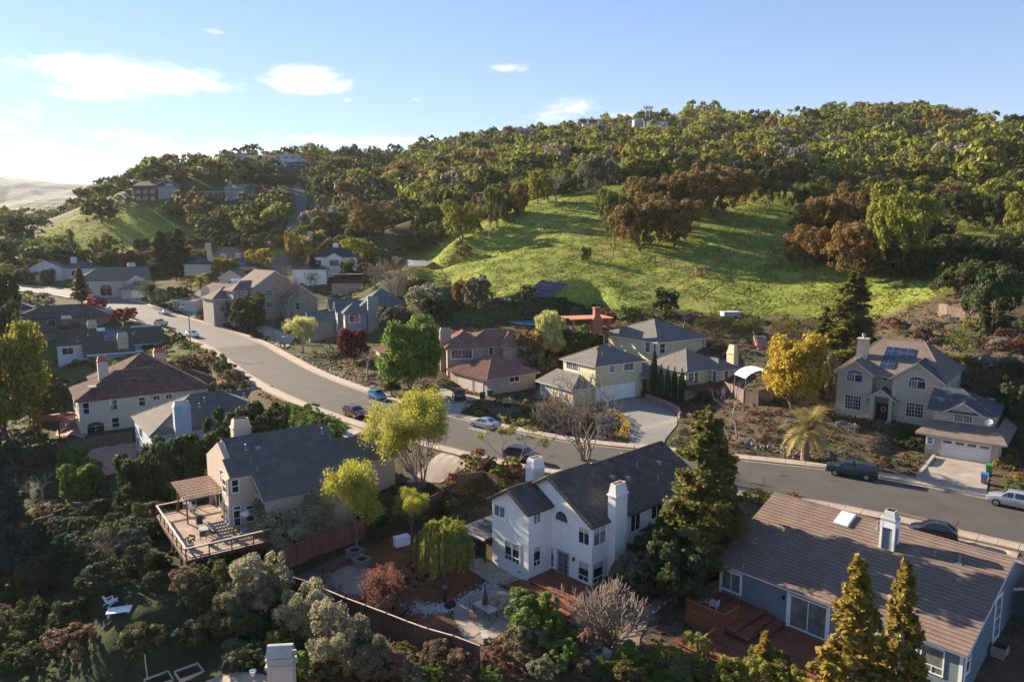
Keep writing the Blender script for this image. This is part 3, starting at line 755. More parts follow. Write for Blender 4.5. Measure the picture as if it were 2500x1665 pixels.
  if trim is not None:
   mi.append(trim); mb.use(1)
   bar(mb, u0 - tw, u1 + tw, z0 - tw, z0, .002, .05); bar(mb, u0 - tw, u0, z0, zt, .002, .05); bar(mb, u1, u1 + tw, z0, zt, .002, .05)
   if not arch: bar(mb, u0 - tw, u1 + tw, z1, z1 + tw, .002, .05)
   mb.use(0)
  seg = 12; ra = (z1 - zt)
  if arch:
   ring = [(um - w / 2 * math.cos(math.pi * i / seg), zt + ra * math.sin(math.pi * i / seg)) for i in range(seg + 1)]
   def arc(k0, k1, d1):
    for i in range(seg):
     (a, b), (e, f) = ring[i], ring[i + 1]
     g = lambda u, z, k: (um + (u - um) * (1 + k / (w / 2)), zt + (z - zt) * (1 + k / max(ra, .1)))
     q = [g(a, b, k0), g(e, f, k0), g(e, f, k1), g(a, b, k1)]
     P = [T(u, z, d) for d in (.002, d1) for u, z in q]
     mb.faces(P, [(4, 5, 6, 7), (0, 1, 5, 4), (1, 2, 6, 5), (2, 3, 7, 6), (3, 0, 4, 7)])
   arc(-fw, 0, .06)
   if trim is not None: mb.use(1); arc(0, tw, .05); mb.use(0)
  wo = s.part(mb, name, mi)
  if label: wo['label'] = label
  g = glassm or glass; sb = MB()
  def pane(ua, ub, za, zb_, m=None):
   p = MB(); p.poly([T(ua, za, .018), T(ub, za, .018), T(ub, zb_, .018), T(ua, zb_, .018)] if (ax == 'y') == (sg < 0) else [T(ub, za, .018), T(ua, za, .018), T(ua, zb_, .018), T(ub, zb_, .018)])
   s.part(p, 'pane', m or g, wo)
  def muntin(ua, ub, za, zb_, nu, nv):
   for i in range(1, nu): x = ua + (ub - ua) * i / nu; bar(sb, x - .014, x + .014, za, zb_, .02, .034)
   for i in range(1, nv): z = za + (zb_ - za) * i / nv; bar(sb, ua, ub, z - .014, z + .014, .02, .036)
  mw = .03
  A, B, Z0, Z1 = u0 + fw, u1 - fw, z0 + fw, (zt if arch else z1 - fw)
  if style in ('slider', 'sgrid', 'arch', 'archgrid', 'french'):
   pane(A, um - mw, Z0, Z1); pane(um + mw, B, Z0, Z1); bar(sb, um - mw, um + mw, Z0, Z1, .02, .052)
   if style in ('sgrid', 'archgrid', 'french'):
    if style != 'archgrid': muntin(A, um - mw, Z0, Z1, 3, 4)
    muntin(um + mw, B, Z0, Z1, 3, 4)
  elif style in ('hung', 'hgrid'):
   zm = (Z0 + Z1) / 2; pane(A, B, Z0, zm); pane(A, B, zm, Z1); bar(sb, A, B, zm - mw, zm + mw, .02, .052)
   if style == 'hgrid': muntin(A, B, Z0, Z1, 3, 4)
  elif style in ('combo', 'combo2'):
   zl = Z0 + h * .24; cols = [(A, um - .05), (um + .05, B)] if style == 'combo2' else [(A, B)]
   if style == 'combo2': bar(sb, um - .05, um + .05, Z0, Z1, .02, .056)
   for ca, cb in cols:
    cm = (ca + cb) / 2
    pane(ca, cb, zl + .03, Z1); pane(ca, cm - .025, Z0, zl - .03); pane(cm + .025, cb, Z0, zl - .03)
    bar(sb, ca, cb, zl - .03, zl + .03, .02, .05); bar(sb, cm - .025, cm + .025, Z0, zl - .03, .02, .05)
  elif style == 'grid6': pane(A, B, Z0, Z1); muntin(A, B, Z0, Z1, 3, 2)
  else:
   pane(A, B, Z0, Z1)
  if arch:
   p = MB(); q = [(um + (a - um) * (1 - fw / (w / 2)), zt + (b - zt) * (1 - fw / max(ra, .1))) for a, b in ring]
   pts = [T(a, b, .018) for a, b in q]
   if (ax == 'y') == (sg < 0): pts = pts[::-1]
   p.poly(pts); s.part(p, 'pane', g, wo)
   if style != 'archfull':
    bar(sb, A, B, zt - .03, zt + .03, .02, .052)
    for k in range(1, 6):
     an = math.pi * k / 6; x = um - w / 2 * .86 * math.cos(an); z = zt + ra * .86 * math.sin(an)
     sb.bar(T(um, zt, .03), T(x, z, .03), .02, .02)
  if sb.f: s.part(sb, 'sash_bar', fm, wo)
  if bl:
   b = MB(); zz = Z1 - (Z1 - Z0) * bl
   if style in ('slider', 'combo2'):
    bar(b, A, um - .05, zz, Z1, .019, .021); bar(b, um + .05, B, zz, Z1, .019, .021)
   else: bar(b, A, B, zz, Z1, .019, .021)
   s.part(b, 'blind', blind, wo)
  return wo
 def winp(s, ax, c, sg, p0, p1, style='slider', **k):
  """window from two opposite corners read off the photograph"""
  f = s.X if ax == 'x' else s.Y
  a, b = f(c, *p0), f(c, *p1)
  # corners are diagonal on a slanting wall: order heights by wall coordinate
  return s.win(ax, c, sg, a[0], b[0], a[1], b[1], style, **k)
 def chimney(s, x0, x1, y0, y1, z0, z1, mat=None, capm=None, shroud=True, inside=None, label=None, taper=.18, sh=1.1):
  mat = mat or s.wall_m; mb = MB(); mb.prism([(x0, y0), (x1, y0), (x1, y1), (x0, y1)], z0, z1 - (sh if shroud else .15))
  ch = s.part(mb, 'chimney', mat)
  if label: ch['label'] = label
  zc = z1 - (sh if shroud else .15); e = .09
  c = MB(); c.prism([(x0 - e, y0 - e), (x1 + e, y0 - e), (x1 + e, y1 + e), (x0 - e, y1 + e)], zc, zc + .15); s.part(c, 'collar', capm or mat, ch)
  if shroud:
   q = MB(); zb_ = zc + .15; a = (x0, y0, x1, y1); b = (x0 + taper, y0 + taper, x1 - taper, y1 - taper); t = .05
   o0 = [(a[0], a[1]), (a[2], a[1]), (a[2], a[3]), (a[0], a[3])]; o1 = [(b[0], b[1]), (b[2], b[1]), (b[2], b[3]), (b[0], b[3])]
   i1 = [(b[0] + t, b[1] + t), (b[2] - t, b[1] + t), (b[2] - t, b[3] - t), (b[0] + t, b[3] - t)]
   vs = [(x, y, zb_) for x, y in o0] + [(x, y, z1) for x, y in o1] + [(x, y, z1) for x, y in i1] + [(x, y, z1 - .35) for x, y in i1]
   fs = []
   for i in range(4):
    j = (i + 1) % 4; fs += [(i, j, 4 + j, 4 + i), (4 + i, 4 + j, 8 + j, 8 + i)]
   q.faces(vs, fs); q.use(1); q.faces(vs, [(8 + i, 8 + (i + 1) % 4, 12 + (i + 1) % 4, 12 + i) for i in range(4)] + [(12, 13, 14, 15)])
   s.part(q, 'shroud', [capm or mat, inside or dark_in], ch)
   if inside:
    f = MB(); cx_, cy_ = (x0 + x1) / 2, (y0 + y1) / 2; f.lathe([(.12, z1 - .35), (.12, z1 - .05), (.17, z1 - .04), (.17, z1 + .05), (.05, z1 + .1)], (cx_, cy_, 0), 10); s.part(f, 'flue', metal, ch)
  return ch
 def vent(s, x, y, z, kind='pipe', m=None):
  mb = MB(); m = m or metal
  if kind == 'pipe': mb.prism([(x - .22, y - .2), (x + .22, y - .2), (x + .22, y + .2), (x - .22, y + .2)], z - .25, z + .05).lathe([(.1, 0), (.06, .3), (.06, .5), (.12, .5), (.12, .6), (.02, .66)], (x, y, z), 8)
  elif kind == 'thin': mb.lathe([(.13, -.2), (.05, .08), (.04, .5), (.03, .51)], (x, y, z), 8)
  else: mb.prism([(x - .25, y - .2), (x + .25, y - .2), (x + .25, y + .2), (x - .25, y + .2)], [z - .3] * 4, [z + .14, z + .14, z + .22, z + .22])
  return s.part(mb, 'roof_vent', m)
 def garage(s, ax, c, sg, u0, u1, z0, z1, rows=4, lights=False, m=None, label=None):
  def T(u, z, d): return (c + sg * d, u, z) if ax == 'x' else (u, c + sg * d, z)
  def bar(mb, ua, ub, za, zb_, d0, d1):
   P = [T(u, z, d) for d in (d0, d1) for u, z in ((ua, za), (ub, za), (ub, zb_), (ua, zb_))]
   mb.faces(P, [(0, 1, 2, 3), (7, 6, 5, 4), (0, 4, 5, 1), (1, 5, 6, 2), (2, 6, 7, 3), (3, 7, 4, 0)])
  mb = MB(); w = .11; bar(mb, u0 - w, u0, z0, z1 + w, .002, .07); bar(mb, u1, u1 + w, z0, z1 + w, .002, .07); bar(mb, u0, u1, z1, z1 + w, .002, .07)
  g = s.part(mb, 'garage_door', s.trim)
  if label: g['label'] = label
  for r in range(rows):
   za = z0 + (z1 - z0) * r / rows + .012; zb_ = z0 + (z1 - z0) * (r + 1) / rows - .012
   p = MB(); bar(p, u0, u1, za, zb_, .004, .03); s.part(p, 'panel', m or white, g)
   if lights and r == rows - 1:
    for k in range(4):
     a = u0 + (u1 - u0) * (k + .14) / 4; b = u0 + (u1 - u0) * (k + .86) / 4
     q = MB(); bar(q, a, b, za + .12, zb_ - .1, .031, .034); s.part(q, 'pane', glass, g)
  return g
 def panel(s, quad, nu, nv, name='solar_panel'):
  """array of solar modules, quad = 4 corners in the frame on the roof plane, one object each"""
  P = [Vector(p) for p in quad]; nn = (P[1] - P[0]).cross(P[3] - P[0]).normalized()
  if nn.z < 0: nn = -nn
  for i in range(nu):
   for j in range(nv):
    f = lambda a, b: P[0] * (1 - a) * (1 - b) + P[1] * a * (1 - b) + P[2] * a * b + P[3] * (1 - a) * b
    e = .015; q = [f((i + e) / nu, (j + e) / nv), f((i + 1 - e) / nu, (j + e) / nv), f((i + 1 - e) / nu, (j + 1 - e) / nv), f((i + e) / nu, (j + 1 - e) / nv)]
    mb = MB(); mb.slab([p + nn * .13 for p in q], .04); c = sum(q, Vector()) / 4
    mb.use(1).poly([c + (p - c) * .94 + nn * .134 for p in q]); s.part(mb, name, [pv_frame, pv_cell])
pv_cell = M('solar_cell', (.012, .022, .06), rough=.12, var=.3, sc=2, spec=.9)
pv_frame = M('solar_frame', (.25, .26, .28), rough=.4, metal=.5)

def cv(x0, y0, s): return lambda x, y: (x0 + s * x, y0 + s * y)
Z1 = cv(1180, 1160, .17857); Z2 = cv(2030, 880, .20408); S2 = cv(350, 980, .2678); Z4 = cv(1340, 760, .20408); T2 = cv(1550, 1300, .2335); S6 = cv(2000, 1200, .2966); S5 = cv(1650, 1050, .2742); R3 = cv(0, 640, .2679); S4 = cv(1100, 1050, .2742)
R5 = cv(1000, 640, .2679)
stw = M('white_stucco', (.74, .73, .71), .9, var=.05, sc=1.2, bump=.02, bsc=9, fine=.08)
st_be = M('beige_stucco', (.46, .37, .30), .9, var=.08, sc=.8, bump=.015, bsc=9)
st_cr = M('cream_stucco', (.50, .44, .37), .9, var=.07, sc=.8, bump=.015, bsc=9)
st_ta = M('tan_stucco', (.42, .37, .30), .9, var=.06, sc=.8, bump=.015, bsc=12)
st_ye = M('pale_yellow_stucco', (.56, .51, .33), .9, var=.06, sc=.8, bump=.012, bsc=12)
st_pk = M('mauve_stucco', (.36, .275, .235), .9, var=.07, sc=.8, bump=.012, bsc=12)
sd_bl = M('slate_blue_siding', (.155, .20, .225), .8, var=.1, sc=1.2, stretch=(1, 1, 4))
sd_gy = M('grey_siding', (.24, .27, .275), .8, var=.08, sc=1.2)
sd_lb = M('pale_blue_siding', (.42, .50, .54), .8, var=.08, sc=1.2)
sd_dk = M('dark_teal_siding', (.07, .10, .12), .8, var=.1, sc=1.2)
sd_br = M('redwood_siding', (.12, .055, .035), .85, var=.2, sc=1.2)
st_dk = M('taupe_stucco', (.20, .165, .135), .9, var=.08, sc=.8)
trim_be = M('beige_trim', (.52, .43, .34), .8, var=.05)
trim_rd = M('red_brown_trim', (.24, .07, .05), .8, var=.1)
deckw = M('red_deck_boards', (.20, .062, .035), .75, var=.3, sc=1.4, stretch=(1, 1, 1), fine=.3)
deckg = M('weathered_deck_boards', (.30, .225, .175), .9, var=.25, sc=1.0, fine=.3)
rail_w = M('stained_rail_wood', (.26, .085, .04), .75, var=.2, sc=2)
rail_p = M('pale_rail_cap', (.50, .42, .36), .8, var=.15, sc=2)
dk_wood = M('dark_brown_timber', (.09, .045, .03), .8, var=.25, sc=2)
redwood = M('new_redwood', (.29, .12, .06), .8, var=.2, sc=2)
door_gr = M('grey_green_door', (.30, .36, .37), .5, var=.04)
blk = M('black_metal', (.015, .015, .017), .4, spec=.5)
def deck_boards(H, x0, x1, y0, y1, z, along='x', w=.14, mat=None, name='deck_boards', th=.06):
 mb = MB(); rng = random.Random(5); c = (y0 if along == 'x' else x0); e = (y1 if along == 'x' else x1)
 while c < e - .02:
  d = min(c + w - .012, e); j = rng.uniform(-.004, .004)
  if along == 'x': mb.box(x0, x1, c, d, z - th, z + j)
  else: mb.box(c, d, y0, y1, z - th, z + j)
  c += w
 o = H.part(mb, name, mat or deckw, kind='stuff'); return o
def rail(H, pts, z, h=1.0, post=1.6, mat=None, cap=None, fill='none', capw=.14, name='railing'):
 """posts, cap rail and infill along a line of local points; one object with infill as a sub-part"""
 mat = mat or rail_w; mb = MB(); cp = MB(); fl = MB()
 for (a, b) in zip(pts[:-1], pts[1:]):
  a = Vector((a[0], a[1], z)); b = Vector((b[0], b[1], z)); L = (b - a).length; n = max(1, round(L / post)); d = (b - a) / n
  for i in range(n + 1):
   p = a + d * i; mb.box(p.x - .05, p.x + .05, p.y - .05, p.y + .05, z - .3, z + h)
  cp.bar(a + Vector((0, 0, h + .02)), b + Vector((0, 0, h + .02)), capw, .045)
  mb.bar(a + Vector((0, 0, .1)), b + Vector((0, 0, .1)), .04, .08); mb.bar(a + Vector((0, 0, h - .1)), b + Vector((0, 0, h - .1)), .04, .08)
  if fill == 'lattice':
   u = (b - a).normalized(); m = int(L / .16); hh = h - .55
   for i in range(m):
    for sg in (1, -1):
     s0 = L * i / m; s1 = s0 + sg * hh
     t0, t1 = max(0, min(L, s0)), max(0, min(L, s1)); za = z + h - .5 + (t0 - s0) * sg * .0; zb = z + h - .5
     k = abs(t1 - t0) / hh
     fl.bar(a + u * t0 + Vector((0, 0, h - .12 - hh)), a + u * t1 + Vector((0, 0, h - .12 - hh + hh * k)), .03, .012, up=(u.y, -u.x, 0))
   for k in range(3): mb.bar(a + Vector((0, 0, -.0 + .17 * k)), b + Vector((0, 0, 0. + .17 * k)), .03, .15)
  elif fill == 'balusters':
   m = int(L / .13)
   for i in range(1, m):
    p = a + (b - a) * i / m; fl.box(p.x - .015, p.x + .015, p.y - .015, p.y + .015, z + .1, z + h - .1)
  elif fill == 'boards':
   u = (b - a).normalized(); m = int(L / .15)
   for i in range(m): fl.bar(a + u * (i * .15 + .07) + Vector((0, 0, .05)), a + u * (i * .15 + .07) + Vector((0, 0, h - .05)), .13, .02, up=(-u.y, u.x, 0))
 r = H.part(mb, name, mat); H.part(cp, 'cap_rail', cap or mat, r)
 if fl.f: H.part(fl, 'infill', mat, r, kind='stuff')
 return r
def laps(H, ax, c, sg, u0, u1, z0, z1, step=.2, mat=None):
 mb = MB()
 def T(u, z, d): return (c + sg * d, u, z) if ax == 'x' else (u, c + sg * d, z)
 z = z0
 while z < z1 - .02:
  t = min(z + step, z1)
  mb.poly([T(u0, z, .014), T(u1, z, .014), T(u1, t, .002), T(u0, t, .002)]); mb.poly([T(u0, z, .0), T(u1, z, .0), T(u1, z, .014), T(u0, z, .014)]); z = t
 return H.part(mb, 'lap_siding', mat or H.wall_m, kind='stuff')
def cornerboard(H, x0, x1, y0, y1, z0, z1, mat=None, name='corner_board'):
 return H.part(MB().box(x0, x1, y0, y1, z0, z1), name, mat or white)
def wall_lamp(H, ax, c, sg, u, z):
 mb = MB(); p = (c + sg * .12, u, z) if ax == 'x' else (u, c + sg * .12, z)
 q = (c, u, z + .1) if ax == 'x' else (u, c, z + .1)
 mb.bar(q, (p[0], p[1], z + .2), .04).lathe([(.03, .22), (.11, .12), (.1, -.1), (.04, -.2)], p, 8)
 return H.part(mb, 'wall_lamp', blk)

# ---- white two-storey house in the middle foreground
H = House('house', 'white stucco two-storey house with dark barrel tile roof and two tall chimneys', 7.0, 60.6, -4.2, 43.6); WH = H
H.wall_m = stw; H.style = 'barrel'; H.trim = M('dark_gutter', (.03, .032, .035), .5)
H.block(0, 5.1, 0, 10.3, 5.5, zb=-1.2, gable='x', rise=3.0); H.block(5.1, 17.3, 0.002, 10.3, 5.4, zb=-1.2, gable='x', rise=2.85)
H.roof(0, 5.1, 0, 10.3, 5.6, 3.1, 'x', ov=.35, ovg=.4, end1='gable')
H.roof(5.1, 17.3, 0, 10.3, 5.5, 2.95, 'x', ov=.5, ovg=.3)
H.block(-3, .1, 4.85, 9.7, 6.15, zb=-1.2, gable='x', rise=1.42)
H.roof(-3, .7, 4.85, 9.7, 6.2, 1.45, 'x', ov=.35, ovg=.4)
H.block(.4, 7, 10.3, 12.0, 4.6, zb=-1.2); H.shed([(7.2, 12.4, 4.5), (.1, 12.4, 4.5), (.1, 10.25, 5.6), (7.2, 10.25, 5.6)], style='barrel')
H.chimney(2.15, 3.85, -.8, 0.05, -1.2, 8.75, inside=cop, capm=stw, taper=.14); H.chimney(1.95, 3.5, 9.15, 10.25, 4.5, 8.9, inside=cop, capm=stw, taper=.14)
H.winp('x', 0, -1, Z1(832, 925), Z1(970, 1260), 'combo', trim=stw, bl=.35)
H.winp('x', 0, -1, Z1(1302, 1140), Z1(1448, 1480), 'combo', trim=stw, bl=.38)
H.winp('x', 0, -1, Z1(1305, 685), Z1(1455, 975), 'slider', trim=stw, bl=.3)
H.winp('x', 0, -1, Z1(985, 450), Z1(1165, 670), 'archfull', trim=stw, tw=.18)
d = H.win('x', 0, -1, 2.58, 4.14, -.25, 2.1, 'french', frame=door_gr, trim=stw, fw=.22, name='french_door')
H.winp('x', -3, -1, Z1(150, 380), Z1(305, 605), 'slider', trim=stw, glassm=glass_b)
H.winp('x', -3, -1, Z1(295, 870), Z1(500, 1230), 'combo2', trim=stw, bl=.3)
H.winp('y', 4.85, -1, Z1(680, 530), Z1(780, 640), 'slider', trim=stw, glassm=glass_b)
H.winp('y', 4.85, -1, Z1(678, 990), Z1(778, 1215), 'combo', trim=stw, bl=.25)
H.win('y', 0, -1, .12, 1.85, 3.45, 5.15, 'slider', trim=stw, bl=.35, glassm=glass_b)
H.win('y', 0, -1, .1, 1.55, -.05, 1.95, 'combo', trim=stw, bl=.3)
H.win('y', 0, -1, 5.4, 6.9, 3.25, 5.2, 'slider', trim=stw); H.win('y', 0, -1, 8.6, 10.4, 3.6, 5.0, 'slider', trim=stw); H.win('y', 0, -1, 7.4, 9.3, .4, 2.3, 'slider', trim=stw); H.win('y', 0, -1, 12.5, 14, 3.6, 5.0, 'slider', trim=stw)
H.win('x', .4, -1, 10.5, 11.7, 2.7, 4.2, 'archfull', trim=stw)
wall_lamp(H, 'x', 0, -1, 2.05, 1.75)
v = MB()
for k in range(5): v.box(-.05, -.01, 4.55, 5.35, 7.15 + k * .17, 7.27 + k * .17)
H.part(v, 'gable_vent', white)
for y, z in ((9.2, .1), (6.0, .05)): H.part(MB().box(-3.04, -3.01, y - .15, y + .15, z, z + .18), 'crawl_vent', metal)
for (x, y, k) in ((6.6, 3.2, 'low'), (10.8, 3.4, 'thin'), (14, 3.0, 'low'), (11.8, 1.5, 'thin'), (8.3, 2.6, 'low')): H.vent(x, y, 5.6 + .59 * y, k)
H.vent(14.5, 6.5, 8.0, 'thin'); H.vent(12.5, 6.6, 8.0, 'thin')
dm = MB(); dm.lathe([(1.0, 0), (.95, .18), (.75, .34), (.4, .44), (.05, .48)], (7.2, 6.6, 7.5), 18); H.part(dm, 'skylight_dome', M('skylight_acrylic', (.7, .7, .72), .3), smooth=True)
# porch roof and lattice screen
pr = H.part(MB().slab([(-3.9, 9.75, 2.35), (1.0, 9.75, 2.5), (1.0, 13.6, 2.5), (-3.9, 13.6, 2.35)][::-1], .1), 'porch_roof', STY['flat']['m'])
H.part(MB().box(-3.98, -3.9, 9.75, 13.6, 2.16, 2.36), 'fascia', white, pr)
sc = MB()
for y in (9.9, 10.8, 11.7, 12.6, 13.45): sc.box(-3.75, -3.63, y - .06, y + .06, -.7, 2.25)
for z in (.3, 1.2): sc.bar((-3.69, 9.9, z), (-3.69, 13.45, z), .06, .1)
sc.bar((-3.69, 11.7, -.3), (-3.69, 10.8, 1.2), .06, .1); sc.bar((-3.69, 12.6, -.3), (-3.69, 13.45, 1.2), .06, .1)
ps = H.part(sc, 'porch_screen', dk_wood); H.part(MB().box(-3.60, -3.58, 9.9, 13.45, -.6, 2.2), 'mesh_panel', M('dark_screen', (.05, .05, .05), .9), ps)
H.zb = -1
deck_boards(H, -3.2, -.02, -1.6, 4.83, -.12, 'y', mat=deckw); deck_boards(H, -4.3, -3.2, -1.6, 5.4, -.28, 'y', mat=deckw, name='deck_step'); deck_boards(H, -5.2, -4.3, -1.6, 5.9, -.42, 'y', mat=deckw, name='deck_step')

# ---- slate blue house, lower right
H = House('house', 'single-storey slate blue house with large brown tile roof and red deck, lower right', 17.7, 58.5, -3.7, -48.2); BR = H
H.wall_m = sd_bl; H.style = 'brown'; H.trim = white
H.block(0, 18.35, 0, 18, 2.8, zb=-2, gable='x', rise=3.6)
H.roof(0, 18.35, 0, 18, 2.87, 3.63, 'x', ov=.5, ovg=.28, split=True)
def rz_(y): return 2.87 + .4033 * y
laps(H, 'y', 0, -1, .3, 6.0, -.8, 2.66); laps(H, 'y', 0, -1, 9.4, 18.3, -1.2, 2.66); laps(H, 'x', 18.35, 1, 0, 10.8, -2, 2.8)
H.winp('y', 0, -1, T2(912, 372), T2(1105, 650), 'slider', fw=.09, trim=white, tw=.1, glassm=glass_b)
H.win('y', 0, -1, 6.2, 9.2, -.5, 2.15, 'slider', fw=.1, name='sliding_door', glassm=glass_b)
H.win('y', 0, -1, 10.2, 12.6, -.2, 2.15, 'slider', fw=.1, glassm=glass_b); H.win('y', 0, -1, 14.0, 15.5, .3, 2.25, 'combo', fw=.09, glassm=glass_b); H.win('y', 0, -1, 15.7, 17.2, .3, 2.25, 'combo', fw=.09, glassm=glass_b)
for x in (.05, 6.08, 9.3, 12.8, 18.2): cornerboard(H, x - .11, x + .11, -.06, -.015, -1.2, 2.6)
cornerboard(H, 18.37, 18.42, -.02, .25, -2, 2.8)
wall_lamp(H, 'y', 0, -1, 5.7, 1.65)
H.win('x', 18.35, 1, .35, 1.15, .9, 2.7, 'hung', trim=white); H.win('x', 18.35, 1, 6.2, 7.6, 1.0, 4.2, 'hgrid', trim=white)
ch = H.chimney(10.25, 11.2, 6.3, 7.15, 4.9, 8.55, mat=sd_bl, capm=M('chimney_cap_grey', (.45, .47, .46), .6), sh=.75, taper=.12)
for (a, b) in ((10.25, 6.3), (11.2, 6.3), (10.25, 7.15), (11.2, 7.15)): cornerboard(H, a - .09, a + .09, b - .09, b + .09, 5.1, 7.72)
cornerboard(H, 10.17, 11.28, 6.22, 7.23, 7.2, 7.72, name='chimney_band')
def on_roof(H, px, py, a, c):
 A, B, C_ = ray(px, py); ox, oy, oz = H.f[:3]
 x0 = -(ox * H.u[0] + oy * H.u[1]); x1 = A * H.u[0] + B * H.u[1]; y0 = -(ox * H.v[0] + oy * H.v[1]); y1 = A * H.v[0] + B * H.v[1]
 t = (a + c * y0 - (CAM_H - oz)) / (C_ - c * y1)
 return Vector((x0 + x1 * t, y0 + y1 * t, CAM_H - oz + C_ * t))
q = [on_roof(H, *S5(*p), 2.87, .4033) for p in ((1395, 840), (1545, 880), (1605, 775), (1460, 738))]
xa, xb = min(p.x for p in q), max(p.x for p in q); ya, yb = min(p.y for p in q), max(p.y for p in q); xa += .15; xb -= .15
sk = MB(); sk.slab([(xa, ya, rz_(ya) + .25), (xb, ya, rz_(ya) + .25), (xb, yb, rz_(yb) + .25), (xa, yb, rz_(yb) + .25)], .3); so = H.part(sk, 'skylight', white)
sk = MB(); sk.slab([(xa + .06, ya + .06, rz_(ya + .06) + .27), (xb - .06, ya + .06, rz_(ya + .06) + .27), (xb - .06, yb - .06, rz_(yb - .06) + .27), (xa + .06, yb - .06, rz_(yb - .06) + .27)], .02); H.part(sk, 'pane', M('skylight_glass', (.55, .60, .66), .25, spec=.8), so)
for px, py, k in ((S6(950, 530) + ('thin',)), (S6(1155, 590) + ('pipe',)), (S5(1795, 885) + ('pipe',)), (S5(600, 1230) + ('thin',))):
 p = on_roof(H, px, py, 2.87, .4033); H.vent(p.x, p.y, p.z, k)
H.local(18.35, 0, 0, 0)
H.wall_m = sd_dk; H.block(.0, 7, 11, 19, 3.6, zb=-2, gable='y', rise=1.6); H.roof(0.0, 7, 11, 19, 3.6, 1.6, 'y', ov=.4, style='brown')
cornerboard(H, 2.2, 2.45, 10.93, 10.99, -2, 3.2); H.chimney(1.6, 2.9, 9.6, 10.6, -2, 6.4, mat=sd_bl, capm=white, sh=.9)
H.local(4, 17.5, 0, 0); H.wall_m = sd_bl; H.block(0, 9, 0, 5, 2.6, zb=-1); H.roof(0, 9, 0, 5, 2.6, 1.1, 'x', kind='hip', style='brown')
# red deck with lattice rail and steps
H.local(0, 0, 0, 0)
deck_boards(H, -.1, 4.4, -4.9, -.03, 0, 'x'); deck_boards(H, 4.4, 5.2, -3.6, -.03, -.17, 'y', name='deck_step'); deck_boards(H, 5.2, 6.0, -3.2, -.03, -.34, 'y', name='deck_step'); deck_boards(H, 3.5, 5.5, -4.9, -3.6, -.17, 'x', name='deck_step')
deck_boards(H, 3.2, 12.5, -6.0, -.6, -.62, 'x', name='lower_deck'); deck_boards(H, 6.0, 12.5, -.6, -.03, -.62, 'x', name='lower_deck'); deck_boards(H, 1.2, 6.5, -8.4, -6.0, -.68, 'x', name='lower_deck')
rail(H, [(-.05, -.2), (-.05, -4.85), (3.45, -4.85), (3.45, -2.8)], 0, 1.0, fill='lattice', cap=redwood)
mbk = MB(); mbk.box(-.1, 3.5, -4.9, -4.85, -1.0, -.07).box(-.1, -.05, -4.85, 0, -1.0, -.07).box(3.45, 3.5, -4.85, -2.8, -.6, -.07); H.part(mbk, 'deck_skirt', rail_w)
rail(H, [(3.6, -8.6), (3.4, -6.0)], -.65, 1.0, post=.7, cap=redwood)

# ---- beige house with slate-grey roof and raised deck
H = House('house', 'beige two-storey house with huge plain grey tile roof and raised timber deck', -28.0, 69.1, -2.2, 36.0); HD = H
H.wall_m = st_be; H.style = 'slate'; H.trim = trim_be
zr3 = lambda y: 4.9 + .5 * y
H.block(.5, 12, 0, 10.2, 4.75, zb=-5, gable='x', rise=2.5); H.block(2.6, 12, -3.4, 0, 2.95, zb=-5)
H.block(.02, .5, .0, 2.4, 4.75, zb=-5, name='bay_wall')
for (xa, ya, yb) in ((2.3, -3.75, -.2), (.2, -.2, 2.4), (1.0, 2.4, 5.1)): H.shed([(xa, ya, zr3(ya)), (12.3, ya, zr3(ya)), (12.3, yb, zr3(yb)), (xa, yb, zr3(yb))])
H.shed([(12.3, 10.6, zr3(-.4)), (.9, 10.6, zr3(-.4)), (.9, 5.1, zr3(5.1)), (12.3, 5.1, zr3(5.1))])
H.caps([((.9, 5.1, zr3(5.1)), (12.3, 5.1, zr3(5.1)))], STY['slate'], None)
H.winp('y', 0, -1, S2(797, 715), S2(876, 825), 'hung', trim=st_be, tw=.22)
H.winp('y', 0, -1, S2(815, 990), S2(892, 1130), 'hung'); H.winp('y', 0, -1, S2(815, 958), S2(890, 985), 'fixed')
H.winp('y', 0, -1, S2(930, 985), S2(1018, 1085), 'hung'); H.winp('y', 0, -1, S2(930, 950), S2(1012, 978), 'fixed')
H.win('x', 2.6, -1, -2.6, -1.2, .6, 2.0, 'hung'); H.win('x', .02, -1, .35, 2.1, -.1, 2.0, 'slider', name='patio_door'); H.win('x', .02, -1, .5, 1.9, 3.0, 4.5, 'hung'); H.win('x', .5, -1, 3.2, 4.6, 3.1, 4.6, 'hung'); H.win('x', .5, -1, 4, 7, -.1, 2.1, 'slider', name='patio_door')
H.chimney(2.5, 4.35, 6.4, 7.6, 4, 9.0, capm=trim_be, sh=1.0)
for px, py, k in (S2(935, 440) + ('pipe',), S2(1043, 430) + ('low',), S2(980, 560) + ('thin',), S2(1040, 635) + ('thin',), S2(1628, 290) + ('pipe',), S2(1605, 225) + ('pipe',), S2(1700, 345) + ('thin',)):
 p = on_roof(H, px, py, 4.9, .5); H.vent(p.x, p.y, p.z, k, terra if py < 1041 and px > 770 and k == 'pipe' and px < 781 else None)
H.block(12, 18.5, .6, 8, 3.9, zb=-3, gable='x', rise=1.7); H.roof(12, 18.5, .6, 8, 3.9, 1.7, 'x', ov=.4)
